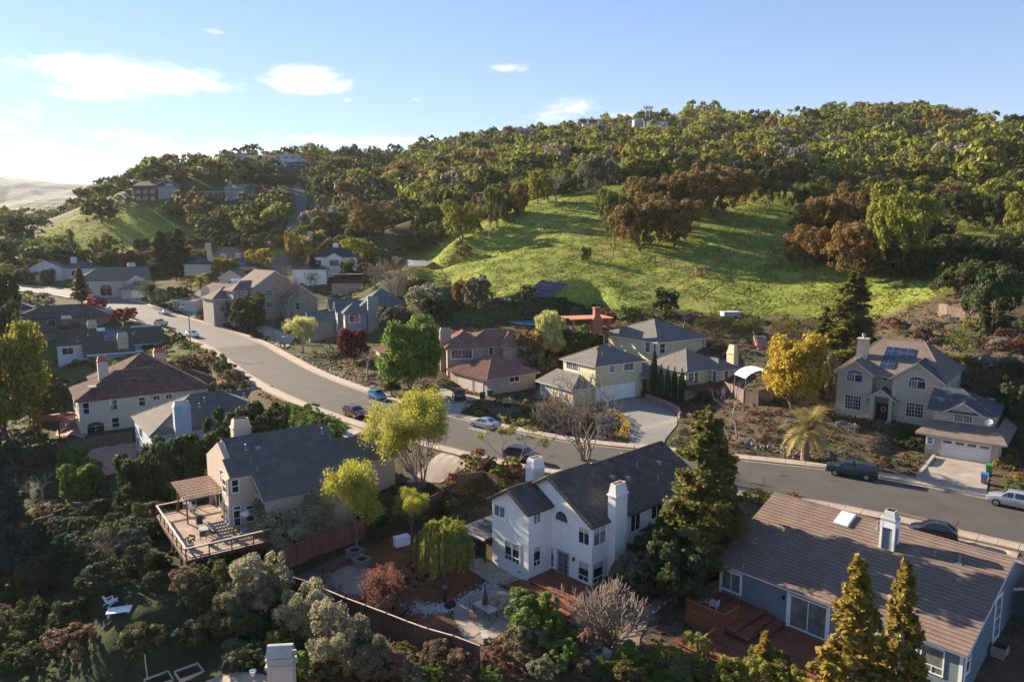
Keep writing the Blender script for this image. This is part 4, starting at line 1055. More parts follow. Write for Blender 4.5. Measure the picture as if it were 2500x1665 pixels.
# deck, railing, pergola
deck_boards(H, -5.3, .0, -5.7, 3.6, -.1, 'x', mat=deckg); deck_boards(H, -5.3, .4, 3.6, 7.6, -.12, 'x', mat=deckg); deck_boards(H, 0, 2.6, -5.7, -.05, -.1, 'x', mat=deckg)
rail(H, [(.5, 7.5), (-5.25, 7.5), (-5.25, -5.6), (2.6, -5.6)], -.1, 1.05, post=1.9, mat=dk_wood, cap=rail_p, capw=.16)
db = MB(); db.box(-5.3, 2.6, -5.66, -5.6, -.5, -.13).box(-5.32, -5.26, -5.6, 7.5, -.5, -.13)
for x in (-5.1, -2, 1): db.box(x - .1, x + .1, -5.5, -5.3, -6, -.2)
for y in (-2.5, 1, 4.5, 7.2): db.box(-5.2, -5, y - .1, y + .1, -6, -.2)
H.part(db, 'deck_frame', dk_wood)
pg = MB(); pg.box(-3.3, -3.15, 3.1, 9.1, 2.2, 2.42).box(.2, .35, 3.1, 9.1, 2.2, 2.42)
for (x, y) in ((-3.2, 3.3), (-3.2, 7.3), (.28, 3.3), (.28, 7.3)): pg.box(x - .07, x + .07, y - .07, y + .07, -.1, 2.3)
po = H.part(pg, 'pergola', M('pergola_brown', (.16, .055, .035), .8))
for k in range(8): y = 3.05 + k * .86; H.part(MB().box(-3.45, .5, y - .05, y + .05, 2.42, 2.6), 'rafter', rail_p, po)
for k in range(13): x = -3.3 + k * .3; H.part(MB().box(x - .03, x + .03, 2.95, 9.2, 2.60, 2.66), 'slat', M('pergola_brown'), po)

# ---- tan house on the right
H = House('house', 'tan two-storey house with two arched upper windows, rooftop solar and double garage', 55.5, 92.3, 1.8, 140.6); HT = H
H.wall_m = st_ta; H.style = 'compb'; H.trim = trim_be; H.zb = -3
H.block(8.3, 12.85, -9, 0, 6.0); H.block(5.85, 8.3, -9, -1.5, 6.0); H.block(0, 5.85, -15.7, 0, 6.0)
for (xa, xb, z0, rs) in ((8.3, 12.85, 6.0, 1.6), (0, 5.85, 6.0, 2.15)):
 H.part(MB().faces([(xa, 0, z0), (xb, 0, z0), ((xa + xb) / 2, 0, z0 + rs), (xa, -1, z0), (xb, -1, z0), ((xa + xb) / 2, -1, z0 + rs)], [(0, 2, 1), (3, 4, 5), (0, 3, 5, 2), (1, 2, 5, 4)]), 'gable_wall', st_ta)
H.roof(8.3, 12.85, -6, 0, 6.0, 1.6, 'y', ov=.45, ovg=.4, style='compb', th=.22); H.roof(0, 5.85, -8, 0, 6.0, 2.15, 'y', ov=.45, ovg=.4, style='compd', th=.22)
H.roof(0, 12.85, -14.6, -.8, 6.05, 3.95, 'x', kind='hip', ov=.5, th=.22, hipd=4.2)
H.winp('y', 0, 1, Z2(185, 100), Z2(375, 270), 'archgrid', trim=sd_gy, tw=.07); H.winp('y', 0, 1, Z2(925, 178), Z2(1128, 357), 'archgrid', trim=sd_gy, tw=.07)
H.winp('y', 0, 1, Z2(163, 400), Z2(352, 602), 'sgrid', trim=sd_gy, tw=.07); H.winp('y', 0, 1, Z2(895, 490), Z2(1098, 697), 'sgrid', trim=sd_gy, tw=.07)
H.winp('y', -1.5, 1, Z2(607, 160), Z2(675, 252), 'hung', trim=sd_gy, tw=.06)
H.win('x', 0, -1, -2.0, -.9, 4.0, 5.1, 'fixed'); H.win('x', 0, -1, -5.5, -4.8, 4.2, 5.0, 'fixed'); H.win('x', 0, -1, -11.6, -10.5, 3.6, 5.0, 'hung'); H.win('x', 0, -1, -14, -13.2, 4.2, 5.0, 'fixed')
# entrance porch: posts, gable roof, double door with wreath, steps
H.block(7.75, 8.35, .02, .8, 3.2, zb=-2); H.block(5.5, 5.95, .02, .8, 3.2, zb=-2)
H.roof(5.6, 8.3, -1.4, .7, 3.15, 1.0, 'y', ov=.75, ovg=.2, style='compd', th=.18)
H.part(MB().faces([(5.6, .8, 3.1), (8.3, .8, 3.1), (6.95, .8, 4.0), (5.6, .7, 3.1), (8.3, .7, 3.1), (6.95, .7, 4.0)], [(0, 1, 2), (5, 4, 3), (0, 3, 4, 1)]), 'porch_gable', st_ta)
dr = H.part(MB().box(6.15, 7.9, -1.47, -1.40, -.6, 1.8), 'front_door', M('dark_mahogany', (.035, .012, .012), .5)); H.part(MB().box(6.6, 7.4, -1.39, -1.35, -.5, 1.7), 'door_leaf', M('mahogany', (.06, .018, .015), .4), dr)
wr = MB(); wr.tube([(7.0 + .3 * math.cos(a), -1.3, 1.0 + .3 * math.sin(a)) for a in [i * math.pi / 8 for i in range(17)]], .09, 6); H.part(wr, 'wreath', M('pale_wreath', (.5, .55, .55), .9), dr)
H.part(MB().box(5.9, 8.0, -1.5, 1.2, -.9, -.6), 'porch_floor', conc_d)
for k in range(5): H.part(MB().box(6.1, 7.8, 1.2 + k * .32, 1.52 + k * .32, -2.2, -.78 - k * .19), 'step', conc_d)
H.part(MB().bar((8.0, 1.0, .1), (8.0, 2.9, -.9), .09).bar((5.9, 1.0, .1), (5.9, 2.9, -.9), .09).box(7.95, 8.05, 1.0, 1.1, -.8, .1).box(5.85, 5.95, 1.0, 1.1, -.8, .1).box(7.95, 8.05, 2.8, 2.9, -2, -.9).box(5.85, 5.95, 2.8, 2.9, -2, -.9), 'handrail', rail_p)
# garage wing: upper room set back, lower hip roof over the double garage
H.block(-6.3, -.02, -6, 5.2, 3.4)
H.part(MB().faces([(-5.05, 5.2, 3.3), (-1.4, 5.2, 3.3), (-3.2, 5.2, 4.4), (-5.05, 4.2, 3.3), (-1.4, 4.2, 3.3), (-3.2, 4.2, 4.4)], [(0, 2, 1), (3, 4, 5), (0, 3, 5, 2), (1, 2, 5, 4)]), 'gable_wall', st_ta)
H.roof(-6.3, .3, -2.6, 5.2, 3.4, 2.1, 'x', end0='hip', end1='gable', ov=.4, style='compd'); H.roof(-5.05, -1.4, 0, 5.2, 3.45, 1.1, 'y', ov=.35, ovg=.35, style='compd')
H.win('y', 5.2, 1, -4.25, -2.25, 2.1, 3.3, 'sgrid', trim=sd_gy, tw=.07)
H.block(-7.4, .1, 5.2, 8.2, .98)
H.shed([(-8.2, 8.7, .85), (1.2, 8.7, .85), (.1, 5.2, 2.0), (-6.9, 5.2, 2.0)], style='compb'); H.shed([(-8.2, -2, .85), (-8.2, 8.7, .85), (-6.9, 5.2, 2.0), (-6.9, -2, 2.0)], style='compb'); H.shed([(1.2, 8.7, .85), (1.2, 4.5, .85), (.1, 5.2, 2.0)], style='compb')
H.garage('y', 8.2, 1, -6.6, -1.6, -1.72, .42, 4, lights=True, m=M('garage_white', (.66, .62, .58), .6, var=.04))
H.win('y', 8.2, 1, -.75, -.08, -.42, .5, 'hung', trim=white, tw=.05, glassm=M('teal_glass', (.10, .24, .24), .2, spec=.6))
H.part(MB().box(-1.3, -1.0, 8.21, 8.24, .5, .68), 'house_number', white)
H.part(MB().lathe([(.18, 0), (.2, .03), (.18, .06)], (0, 0, 0), 12), 'seal', M('blue_sign', (.05, .2, .35), .5)).location = (-.5, 8.24, -1.0)
dsh = MB(); dsh.lathe([(.02, 0), (.2, .03), (.36, .1), (.45, .18), (.43, .19), (.3, .09), (.02, .02)], (0, 0, 0), 18); do = H.part(dsh, 'satellite_dish', M('dish_grey', (.5, .5, .5), .5)); do.location = (-6.0, 5.9, 2.6); do.rotation_euler = (R(-50), R(25), 0)
H.part(MB().bar((-6.05, 5.25, 1.9), (-6.0, 5.8, 2.5), .05), 'dish_arm', metal)
H.chimney(9.95, 11.3, -4.2, -3.0, 5, 10.3, mat=trim_be, shroud=False); H.part(MB().lathe([(.18, 10.2), (.16, 10.6), (.28, 10.65), (.28, 10.9), (.1, 11.0)], (10.6, -3.6, 0), 10), 'flue_cap', metal)

R7_ = cv(1900, 640, .2679)
# front slope of the main roof: z rises away from the facade
hs = 3.95 / 6.9; a0 = 6.05 + hs * (-.8); cc = -hs
q = [on_roof(H, *R7_(*p), a0, cc) for p in ((915, 965), (1050, 978), (1120, 785), (992, 773))]; H.panel(q, 2, 5)
q = [on_roof(H, *R7_(*p), a0, cc) for p in ((1095, 880), (1225, 893), (1255, 798), (1122, 787))]; H.panel(q, 2, 2)
# right slope panels on the near gable
sl = 2.15 / (5.85 / 2); 
for (x0, x1, y0, y1, nu, nv) in ((.3, 2.2, -7.2, -4.2, 3, 2), (-.1, 1.7, -4.1, -2.2, 2, 2)):
 H.panel([(x0, y0, 6.0 + sl * x0), (x0, y1, 6.0 + sl * x0), (x1, y1, 6.0 + sl * x1), (x1, y0, 6.0 + sl * x1)], nu, nv)

# ---- pale yellow house, centre right
H = House('house', 'pale yellow house with three grey hip roofs and a wide white garage door', 20.1, 117.5, .2, 34.0); HY = H
H.wall_m = st_ye; H.style = 'comp'; H.trim = white; H.zb = -2
H.block(-8.4, 1.6, 0, 8.2, 6.2); H.roof(-8.4, 1.6, 0, 8.2, 6.25, 2.1, 'x', kind='hip', ov=.55, style='comp')
H.garage('y', 0, -1, -8.1, -.05, -.02, 2.4, 3); H.part(MB().box(-4.15, -4.0, -.09, -.03, 0, 2.4), 'garage_post', white)
H.win('y', 0, -1, -5.6, -4.4, 4.6, 6.0, 'sgrid', trim=white, tw=.09); H.win('y', 0, -1, -2.45, -.25, 4.6, 6.0, 'sgrid', trim=white, tw=.09)
H.win('x', -8.4, -1, 4.2, 7.4, 4.5, 6.0, 'sgrid', trim=white, tw=.09)
H.block(-12.4, -8.3, .6, 9.4, 2.7); H.shed([(-13, .1, 2.55), (-8.35, .1, 2.55), (-8.35, 3.9, 4.1)]); H.shed([(-13, 10, 2.55), (-13, .1, 2.55), (-8.35, 3.9, 4.1), (-8.35, 10, 4.1)])
for y in (2.2, 5.6): H.win('x', -12.4, -1, y, y + 1.9, .3, 2.3, 'fixed', trim=white, tw=.08, glassm=blind)
H.win('x', -12.4, -1, 7.8, 8.7, .3, 2.2, 'sgrid', trim=white, tw=.08)
H.block(1.6, 4.4, 2.5, 9, 4.2); H.shed([(.6, -1.2, 3.3), (4.6, -1.2, 3.3), (4.6, 2.5, 5.0), (1.5, 2.5, 5.0)], th=.15); H.part(MB().box(3.5, 3.75, -1.1, -.85, -.3, 3.2), 'porch_post', white)
H.part(MB().box(1.2, 1.5, 0, 2.5, -.2, 1.0), 'stone_plinth', M('grey_stone', (.25, .23, .22), .9, var=.5, sc=3))
for (x, y, zz, k) in ((-5.6, 1.6, 7.2, 'pipe'), (-5.2, 3.4, 8.15, 'low'), (-2.2, 3.6, 8.2, 'low')): H.vent(x, y, zz, k, terra)
H.frame(21.1, 131.7, 1.8, 34); H.block(0.4, 12.8, -7.2, 7.2, 6.4); H.roof(.4, 12.8, -7.2, 7.2, 6.45, 2.9, 'x', kind='hip', ov=.55)
H.win('x', .4, -1, 5.5, 6.8, 4.4, 6.1, 'hgrid', trim=white); H.win('x', .4, -1, -5.4, -4.2, 4.2, 6.0, 'hgrid', trim=white); H.win('y', -7.2, -1, .8, 2.2, 4.2, 6.0, 'hung', trim=white); H.part(MB().box(11.9, 12.05, -7.26, -7.2, 1, 6.2), 'downpipe', dk_wood)
H.frame(28.4, 114.9, .9, 34); H.block(-.2, 9, 0.3, 9.5, 4.2); H.roof(-.2, 9, .3, 9.5, 4.25, 2.5, 'x', kind='hip', ov=.55); H.block(5.2, 9.4, -1.6, .4, 4.2); H.roof(5.2, 9.4, -1.6, 4, 4.2, 1.2, 'y', kind='hip', ov=.5)
H.win('y', .3, -1, .1, 1.3, 2.3, 3.9, 'hgrid', trim=white); H.win('y', .3, -1, 1.5, 2.5, 1.9, 4.0, 'hgrid', trim=white, name='balcony_door'); H.win('x', 5.2, -1, -1.2, -.3, 1.9, 4.0, 'hgrid', trim=white, name='balcony_door'); H.win('y', -1.6, -1, 6.4, 7.5, 2.3, 4.0, 'hgrid', trim=white); H.win('x', -.2, -1, .6, 1.4, 2.4, 3.9, 'hung', trim=white)
deck_boards(H, -.6, 6.4, -3.6, .25, 1.65, 'x', mat=dk_wood, name='balcony_floor'); H.part(MB().box(-.65, 6.45, -3.68, -3.6, 1.2, 1.62).box(-.68, -.62, -3.6, .2, 1.2, 1.62).box(-.5, -.35, -3.5, -3.35, -1.5, 1.4), 'balcony_beam', dk_wood)
rail(H, [(-.55, .2), (-.55, -3.6), (6.3, -3.6)], 1.65, 1.0, mat=dk_wood, fill='balusters')
H.chimney(9.45, 10.6, -1.0, .5, -1.5, 7.6, sh=1.5, taper=.25); laps(H, 'y', -1.0, -1, 9.45, 10.6, -1, 6.0, .3)
H.block(10.6, 12.5, .6, 4, 3.4); H.shed([(10.3, -.2, 3.6), (13.2, -.2, 3.6), (13.2, 3, 4.3), (10.3, 3, 4.3)])

# ---- mauve house with clay tiles
H = House('house', 'mauve two-storey house with pinkish clay tile hip roofs and two taupe garage doors', -3.6, 118.0, .3, 38.0); HP = H
H.wall_m = st_pk; H.style = 'red'; H.trim = M('cream_trim', (.55, .50, .44), .8, var=.04); H.zb = -1.5
H.block(-.3, 10, .3, 11.5, 3.0); H.roof(-.3, 10, .3, 11.5, 3.05, 2.6, 'x', kind='hip', ov=.6)
H.garage('x', -.3, -1, 1.6, 4.1, 0, 2.3, 4, m=M('garage_taupe', (.42, .37, .34), .7, var=.04)); H.garage('x', -.3, -1, 4.7, 9.4, 0, 2.3, 4, m=M('garage_taupe'))
H.win('y', .3, -1, 4.2, 6.4, 1.6, 2.7, 'slider', trim=white, tw=.06); wall_lamp(H, 'x', -.3, -1, 1.0, 1.8)
H.block(1, 7, 8, 14, 2.9, zb=0)
H.frame(-9.0, 129.0, 1.5, 10); H.wall_m = st_pk
H.block(-2.6, 4.0, 0, 8, 5.3); H.block(4.0, 7.6, 2.2, 8, 5.3); H.block(7.6, 13.6, 1.2, 8, 5.3)
H.roof(-2.6, 4.0, 0, 9, 5.35, 2.3, 'y', kind='hip', ov=.5, hipd=3.8); H.roof(1, 13.6, 1.2, 9, 5.35, 2.2, 'x', kind='hip', ov=.5); H.roof(7.2, 11, .9, 8, 5.35, 1.9, 'y', kind='hip', ov=.5)
H.win('y', 0, -1, -1.9, 1.9, 3.2, 5.0, 'sgrid', trim=white, tw=.1); H.win('y', 2.2, -1, 5.2, 6.1, 3.4, 4.9, 'hung', trim=white, tw=.1); H.win('y', 1.2, -1, 11.9, 13.0, 3.1, 4.9, 'hung', trim=white, tw=.1)
H.chimney(-3.6, -1.6, 3.0, 4.2, 0, 8.4, sh=.8); H.chimney(13.7, 15.2, 2.5, 4, 0, 7.2, sh=.8, capm=white)
H.part(MB().box(-2.62, 3.9, -.06, -.01, 1.8, 2.05), 'belt_course', trim_rd); H.vent(1.0, 2.0, 6.6, 'thin'); H.vent(5.5, 3.0, 6.4, 'thin')
H.frame(-25.0, 141.5, .8, 25); H.block(0, 7, 0, 7, 3.0); H.roof(0, 7, 0, 7, 3.05, 1.9, 'x', kind='hip', ov=.5); H.win('y', 0, -1, .8, 2.8, .9, 2.4, 'sgrid', trim=white)

# ---- the houses further off, each with its own roofs, windows and chimneys
def home(label, x, y, z, ang, blocks, wall, style, trim=None, chims=(), wins=(), vents=(), panels=(), garages=(), name='house', group=None, zb=-4):
 """blocks: (x0,x1,y0,y1,wall height,rise,axis,kind); wins: (axis, c, side, u0, u1, z0, z1, style)"""
 H = House(name, label, x, y, z, ang, group=group); H.wall_m = wall; H.style = style; H.trim = trim or white; H.zb = zb
 for b in blocks:
  x0, x1, y0, y1, h, rs, ax, kd = b[:8]; e0, e1 = (kd.split('-') + [kd])[:2] if '-' in kd else (kd, kd)
  e = .01 * blocks.index(b)
  if 'gable' in (e0, e1): H.block(x0 + e, x1 - e, y0 + e, y1 - e, h - .05, gable=ax, rise=rs - .05) if e0 == e1 else H.block(x0 + e, x1 - e, y0 + e, y1 - e, h - .05)
  else: H.block(x0 + e, x1 - e, y0 + e, y1 - e, h - .05)
  H.roof(x0, x1, y0, y1, h, rs, ax, end0=e0, end1=e1, ov=.45, ovg=.35, style=(b[8] if len(b) > 8 else None))
  if e0 != e1:
   g = MB(); lo, hi = ((x0, x1) if ax == 'x' else (y0, y1)); c = hi if e1 == 'gable' else lo; bb0, bb1 = ((y0, y1) if ax == 'x' else (x0, x1)); m = (bb0 + bb1) / 2; d = -.15 if c == hi else .15
   T = (lambda a, b_, zz: (a, b_, zz)) if ax == 'x' else (lambda a, b_, zz: (b_, a, zz))
   g.faces([T(c, bb0, h - .06), T(c, bb1, h - .06), T(c, m, h + rs - .1), T(c + d, bb0, h - .06), T(c + d, bb1, h - .06), T(c + d, m, h + rs - .1)], [(0, 1, 2), (3, 5, 4), (0, 3, 4, 1), (1, 4, 5, 2), (2, 5, 3, 0)])
   H.part(g, 'gable_wall', wall)
 for w in wins: H.win(*w[:8], trim=(w[8] if len(w) > 8 else None), tw=.1)
 for c in chims: H.chimney(c[0], c[1], c[2], c[3], 1, c[4], capm=(c[5] if len(c) > 5 else None), mat=(c[6] if len(c) > 6 else None), sh=.8)
 for v in vents: H.vent(*v)
 for p in panels: H.panel(*p)
 for g in garages: H.garage(*g)
 return H
def hipsl(z, sl, y0): return lambda y: z + sl * (y - y0)
st_gy = M('grey_stucco', (.36, .36, .35), .9, var=.06, sc=.8, bump=.01, bsc=12)
st_lt = M('light_grey_stucco', (.52, .52, .50), .9, var=.05, sc=.8)
home('pale blue house with grey hip roof and broad chimney above the turquoise pool', -56, 106.6, -7.2, 36.5,
 [(0.5, 19, -7, 7, 5.5, 3.7, 'x', 'hip'), (10.6, 22.6, 4.4, 12, 5.5, 1.7, 'x', 'gable')], sd_lb, 'slate', chims=[(3.4, 5.6, -8.2, -7, 9.9, None, sd_lb)],
 wins=[('x', .5, -1, -6.5, -5, .6, 3.6, 'hung'), ('x', .5, -1, -4, -2.5, .6, 3.6, 'hung'), ('x', .5, -1, 1, 3, 3, 4.6, 'slider'), ('y', -7, -1, .9, 2.2, 3.2, 4.8, 'hung'), ('y', -7, -1, .9, 2.2, .3, 2.4, 'fixed'), ('y', -7, -1, 8, 10, 3, 4.6, 'slider'), ('x', .5, -1, 4, 6, .4, 2.5, 'slider')],
 vents=[(9, -2, 8.3, 'pipe'), (8, -3, 7.7, 'pipe'), (15, -2, 8.2, 'pipe')])
HB = home('big cream house with umber barrel tile roofs and an arched ground floor opening', -79, 127.5, -7, 35,
 [(.5, 20.8, -12, 1, 6.6, 3.2, 'x', 'hip'), (4, 20, -9, 9, 7.0, 4.8, 'x', 'hip'), (15, 25, -3, 7, 5.6, 2.2, 'x', 'hip')], st_cr, 'umber', trim_rd,
 chims=[(4.2, 5.8, -6.5, -5.2, 12.6, terra), (15.5, 17.5, 9, 10.5, 11.2, terra)],
 wins=[('y', -12, -1, 1.05, 2.05, 4.0, 6.0, 'hung'), ('y', -12, -1, 5.0, 6.2, 4.2, 6.2, 'hung'), ('y', -12, -1, 9.4, 10.5, 4.3, 6.2, 'hung'), ('y', -12, -1, 11.7, 12.8, 5.0, 6.2, 'slider'), ('y', -12, -1, 13.7, 14.8, 5.0, 6.2, 'slider'), ('y', -12, -1, 5.1, 6.3, 1.1, 2.9, 'hung'), ('x', .5, -1, -10.5, -9.3, 4, 5.6, 'hung'), ('x', .5, -1, -6, -3, 3.6, 5.6, 'slider')], vents=[(9.5, -8, 8.6, 'pipe', terra), (12, -6, 9.6, 'pipe', terra)])
HB.win('y', -12, -1, 1.4, 4.0, -.2, 2.6, 'arch', glassm=dark_in, frame=st_cr)
HB.part(MB().box(2.2, 3.4, -11.2, -9.4, 8.15, 8.35), 'skylight', pv_frame)
deck_boards(HB, -5.5, .45, -9, -3, 2.9, 'x'); rail(HB, [(-.0, -9), (-5.4, -9), (-5.4, -3)], 2.9, 1.0, fill='boards', mat=rail_w)
HB.part(MB().box(-5.3, -5.1, -8.8, -8.6, -4, 2.8).box(-5.3, -5.1, -3.4, -3.2, -4, 2.8).box(-2.5, -2.3, -8.8, -8.6, -4, 2.8), 'deck_post', dk_wood)
HC = House('house', 'pale blue-grey house with dark brown tile roof, square skylight and one dark solar array', -104, 165, -3.5, 32); H = HC
H.wall_m = sd_lb; H.style = 'compd'; H.trim = white; STY['solarhouse'] = dict(c=.36, t=.05, w=0, m=M('roof_dark_umber_tile', (.10, .085, .072), .9, spec=.05, var=.15, sc=1)); sh = STY['solarhouse']
H.block(1, 22, 0, 12, 4.9, gable='x', rise=2.6); H.block(5.5, 19, -5, 0, 3.2)
zc = lambda y: 5.2 + .48 * y
for (xa, xb, ya, yb) in ((-.2, 7.5, -.4, 6), (4.8, 15.5, -5.4, -.4), (7.5, 15.5, -.4, 6), (15.5, 22.4, -1.6, 5.4)): H.shed([(xa, ya, zc(ya)), (xb, ya, zc(ya)), (xb, yb, zc(yb)), (xa, yb, zc(yb))], style='solarhouse')
H.shed([(22.4, 12.4, zc(-.4)), (-.2, 12.4, zc(-.4)), (-.2, 6, zc(6)), (22.4, 6, zc(6))], style='solarhouse')
H.block(-.1, 1, 0, 8, 5.1); H.win('y', 0, -1, .8, 3.1, 3.0, 4.6, 'slider'); H.win('y', 0, -1, 17, 20, 3.3, 4.4, 'slider'); H.win('x', 22, 1, 2, 4, 3, 4.6, 'slider'); H.win('y', -5, -1, 7, 9, .4, 2.2, 'slider')
H.chimney(12.0, 14.2, -3.0, -1.6, 2, 7.6, mat=M('pale_olive_stucco', (.40, .38, .29), .9)); H.chimney(6.5, 8.5, 8, 9, 6, 9.8, mat=M('pale_olive_stucco'))
H.panel([(9.5, .5, zc(.5)), (14.1, .5, zc(.5)), (14.1, 4.5, zc(4.5)), (9.5, 4.5, zc(4.5))], 2, 2)
H.part(MB().slab([(8.2, 4.4, zc(4.4) + .3), (10, 4.4, zc(4.4) + .3), (10, 5.6, zc(5.6) + .3), (8.2, 5.6, zc(5.6) + .3)], .3), 'skylight', M('skylight_glass'))
for (x, y, k) in ((6.3, 3, 'pipe'), (4, 1.2, 'low'), (15.8, 2.2, 'pipe'), (16.4, 3.2, 'thin'), (16.6, 1.4, 'thin'), (13.3, 5, 'thin'), (2.5, .3, 'thin')): H.vent(x, y, zc(y), k)
home('taupe house with long dark glazed barrel tile hip roof behind the solar roofed house', -131, 192, -1.0, 34,
 [(0, 21, -5.5, 5.5, 6.4, 2.6, 'x', 'hip'), (-1, 9, -13, -5.5, 3.6, 2.0, 'y', 'hip')], st_dk, 'barrel', trim=dk_wood, chims=[(-2.2, -.6, -10.5, -9.3, 6.2), (9.6, 12, -7.5, -6.3, 6.8, M('cream_trim'))],
 wins=[('y', -5.5, -1, 6.6, 8.4, 4.0, 5.8, 'fixed', dk_wood), ('y', -5.5, -1, 14.5, 16.4, 4.3, 6.0, 'slider', dk_wood), ('y', -13, -1, 2.6, 5.4, .9, 2.9, 'slider', dk_wood)])
home('light grey two-storey house with dark hip roofs at the left edge', -150, 205, 0.0, 38,
 [(0, 13, -6, 6, 6.0, 2.8, 'x', 'hip'), (9, 18, -8, 2, 5.0, 2.0, 'x', 'hip'), (-4, 6, 5, 14, 6.4, 2.6, 'x', 'hip')], st_lt, 'compd',
 wins=[('y', -6, -1, 3.6, 7.4, 3.4, 5.2, 'slider'), ('y', -8, -1, 12.6, 15.4, 2.4, 4.2, 'slider'), ('y', -6, -1, .8, 1.8, 3.4, 5.2, 'hung')])
home('tan house with brown hip roof and one arched window beside the feather palm', -146, 244, 6.5, 30,
 [(0, 22, -7, 7, 5.6, 4.2, 'x', 'hip-gable'), (15, 21, -9.5, -3, 5.4, 1.7, 'y', 'gable'), (13, 24, -13, -7, 2.9, 1.6, 'x', 'hip')], st_cr, 'compb',
 chims=[(16, 18.4, 1.5, 3, 11.2)], wins=[('y', -9.5, -1, 16.6, 19.2, 2.8, 5.6, 'arch'), ('y', -7, -1, 7, 10.5, .6, 4.4, 'arch'), ('y', -7, -1, 2, 4, 3, 4.8, 'slider')], garages=[('y', -13, -1, 16, 21, 0, 2.2, 3)])
home('small white house with two dark gables and arched windows beyond the tan house', -186, 285, 8.5, 12,
 [(0, 11, -4, 4, 6.2, 2.8, 'y', 'gable'), (8, 21, 0, 9, 6.0, 2.6, 'x', 'hip')], st_lt, 'compd', chims=[(12, 14, 3, 4.5, 10.2)],
 wins=[('y', -4, -1, 6, 8.6, 3.4, 6.2, 'archgrid'), ('y', -4, -1, 1.5, 3.8, 3.4, 5, 'slider'), ('y', 0, -1, 13, 15, 3, 5, 'slider')])
home('brown roofed house half hidden at the left edge', -240, 330, 6, 40, [(0, 18, -6, 6, 4.5, 3, 'x', 'hip'), (14, 24, -9, 1, 3.5, 2, 'x', 'hip')], st_cr, 'compb', chims=[(27, 29, 0, 2, 10)], wins=[('y', -6, -1, 3, 5, 1, 3, 'slider')])
HG = home('tan house with long grey-brown gable roof and glazed bay behind the rounded street shrubs', -98, 222, 4.5, -33,
 [(0, 22, 0, 16, 4.2, 3.6, 'x', 'gable')], st_cr, 'compb', chims=[(13, 15, 12, 14, 9.4, white, sd_lb), (2, 4, 13, 15, 9.0, white, sd_lb)],
 wins=[('x', 22, 1, 5, 7, .6, 2.6, 'slider')], vents=[(9, 5, 6.5, 'thin')])
HG.shed([(-2.5, -5, 3.3), (9, -5, 3.3), (9, 0, 4.2), (-2.5, 0, 4.2)]); HG.block(-2.2, 9, -4.6, 0, 3.3); HG.win('y', -4.6, -1, -1.6, 1.6, .4, 2.8, 'sgrid'); HG.chimney(7.6, 9.2, -1.5, 0.3, 3, 7.2)
home('mauve-grey three-storey house with steep gables behind tall bare trees', -70, 198, 5.0, 42,
 [(0, 12, 0, 13, 8.2, 4.0, 'y', 'gable'), (-5, 2, 2, 9, 7.2, 2.2, 'x', 'hip-gable'), (7, 16, -5, 3, 4.6, 3.2, 'y', 'gable'), (-9, 0, 6, 14, 5, 2.8, 'y', 'hip')], M('mauve_grey_stucco', (.33, .28, .26), .9), 'compb',
 wins=[('x', 0, -1, 10.2, 11.8, 5.4, 7, 'sgrid'), ('y', 0, -1, 3, 5, 5.4, 7, 'sgrid'), ('y', 0, -1, 3, 5, 2, 3.6, 'sgrid'), ('x', 7, -1, -3.5, -1.5, 2, 3.6, 'slider'), ('y', 2, -1, -3.9, -2.1, 5.2, 6.9, 'sgrid'), ('y', 2, -1, -1.2, -.2, 5.2, 6.9, 'hung'), ('y', 2, -1, -3.9, -2.1, 2, 3.7, 'sgrid'), ('y', -5, -1, 9.4, 10.6, 1.4, 3.6, 'hung')])
# grey green house with twin gables
H = House('house', 'grey-green house with twin front gables, octagonal bay and broad chimney', -38.5, 166, 3.8, 20)
H.wall_m = sd_gy; H.style = 'compg'; H.trim = M('grey_trim', (.30, .33, .33), .8); H.zb = -4
H.block(.3, 5.2, .2, 5, 5.5); H.roof(.3, 5.2, .2, 5, 5.55, 2.0, 'x', kind='hip', ov=.5); H.chimney(5.4, 7.8, -1, 0, -3, 9.0, sh=.25, taper=.05)
H.block(3, 17, 1, 15, 5.6); H.roof(3, 17, 1, 15, 5.65, 4.6, 'x', kind='hip', ov=.5)
for (y0, xx) in ((5.2, -.8), (12.5, -1.6)):
 H.block(xx, 6, y0, y0 + 5, 5.45, gable='x', rise=1.9); H.roof(xx, 8, y0, y0 + 5, 5.5, 1.95, 'x', ov=.5, ovg=.45); H.win('x', xx, -1, y0 + 1.3, y0 + 3.7, 3.4, 5.3, 'sgrid', trim=white)
H.win('x', .3, -1, 1, 2.6, 3.4, 5.2, 'hgrid', trim=white); H.win('y', .2, -1, 1.2, 3.6, 3.0, 5.2, 'archgrid', trim=white); H.win('x', -.8, -1, 5.8, 8.4, .4, 2.2, 'sgrid', trim=white)
H.block(-7, -1, 9, 15, 2.8, gable='x', rise=1.8); H.roof(-7, -.8, 9, 15, 2.85, 1.85, 'x', ov=.4); H.vent(8, 3, 7.4, 'pipe'); H.vent(6, 12, 8.3, 'pipe')
home('brown roofed house with four pinkish chimneys at the foot of the wooded hill', -128, 296, 11, 8,
 [(3, 22, -2, 12, 5.5, 6, 'x', 'hip'), (-2, 8, -8, 2, 5, 2.8, 'x', 'hip', 'compd'), (12, 26, -12, -1, 4.2, 3.0, 'x', 'hip', 'compd')], st_cr, 'compb',
 chims=[(2, 4.2, 8, 9.4, 13.2), (5.5, 7.3, -3, -1.6, 10.8), (11.5, 13.5, -7, -5.6, 9.2), (17, 19, -6, -4.6, 9.4)], wins=[('y', -12, -1, 15, 18, 1.5, 3, 'slider')],
 panels=[([(18, -11.6, 4.3), (22, -11.6, 4.3), (21.5, -8.8, 6), (18, -8.8, 6)], 3, 2)])
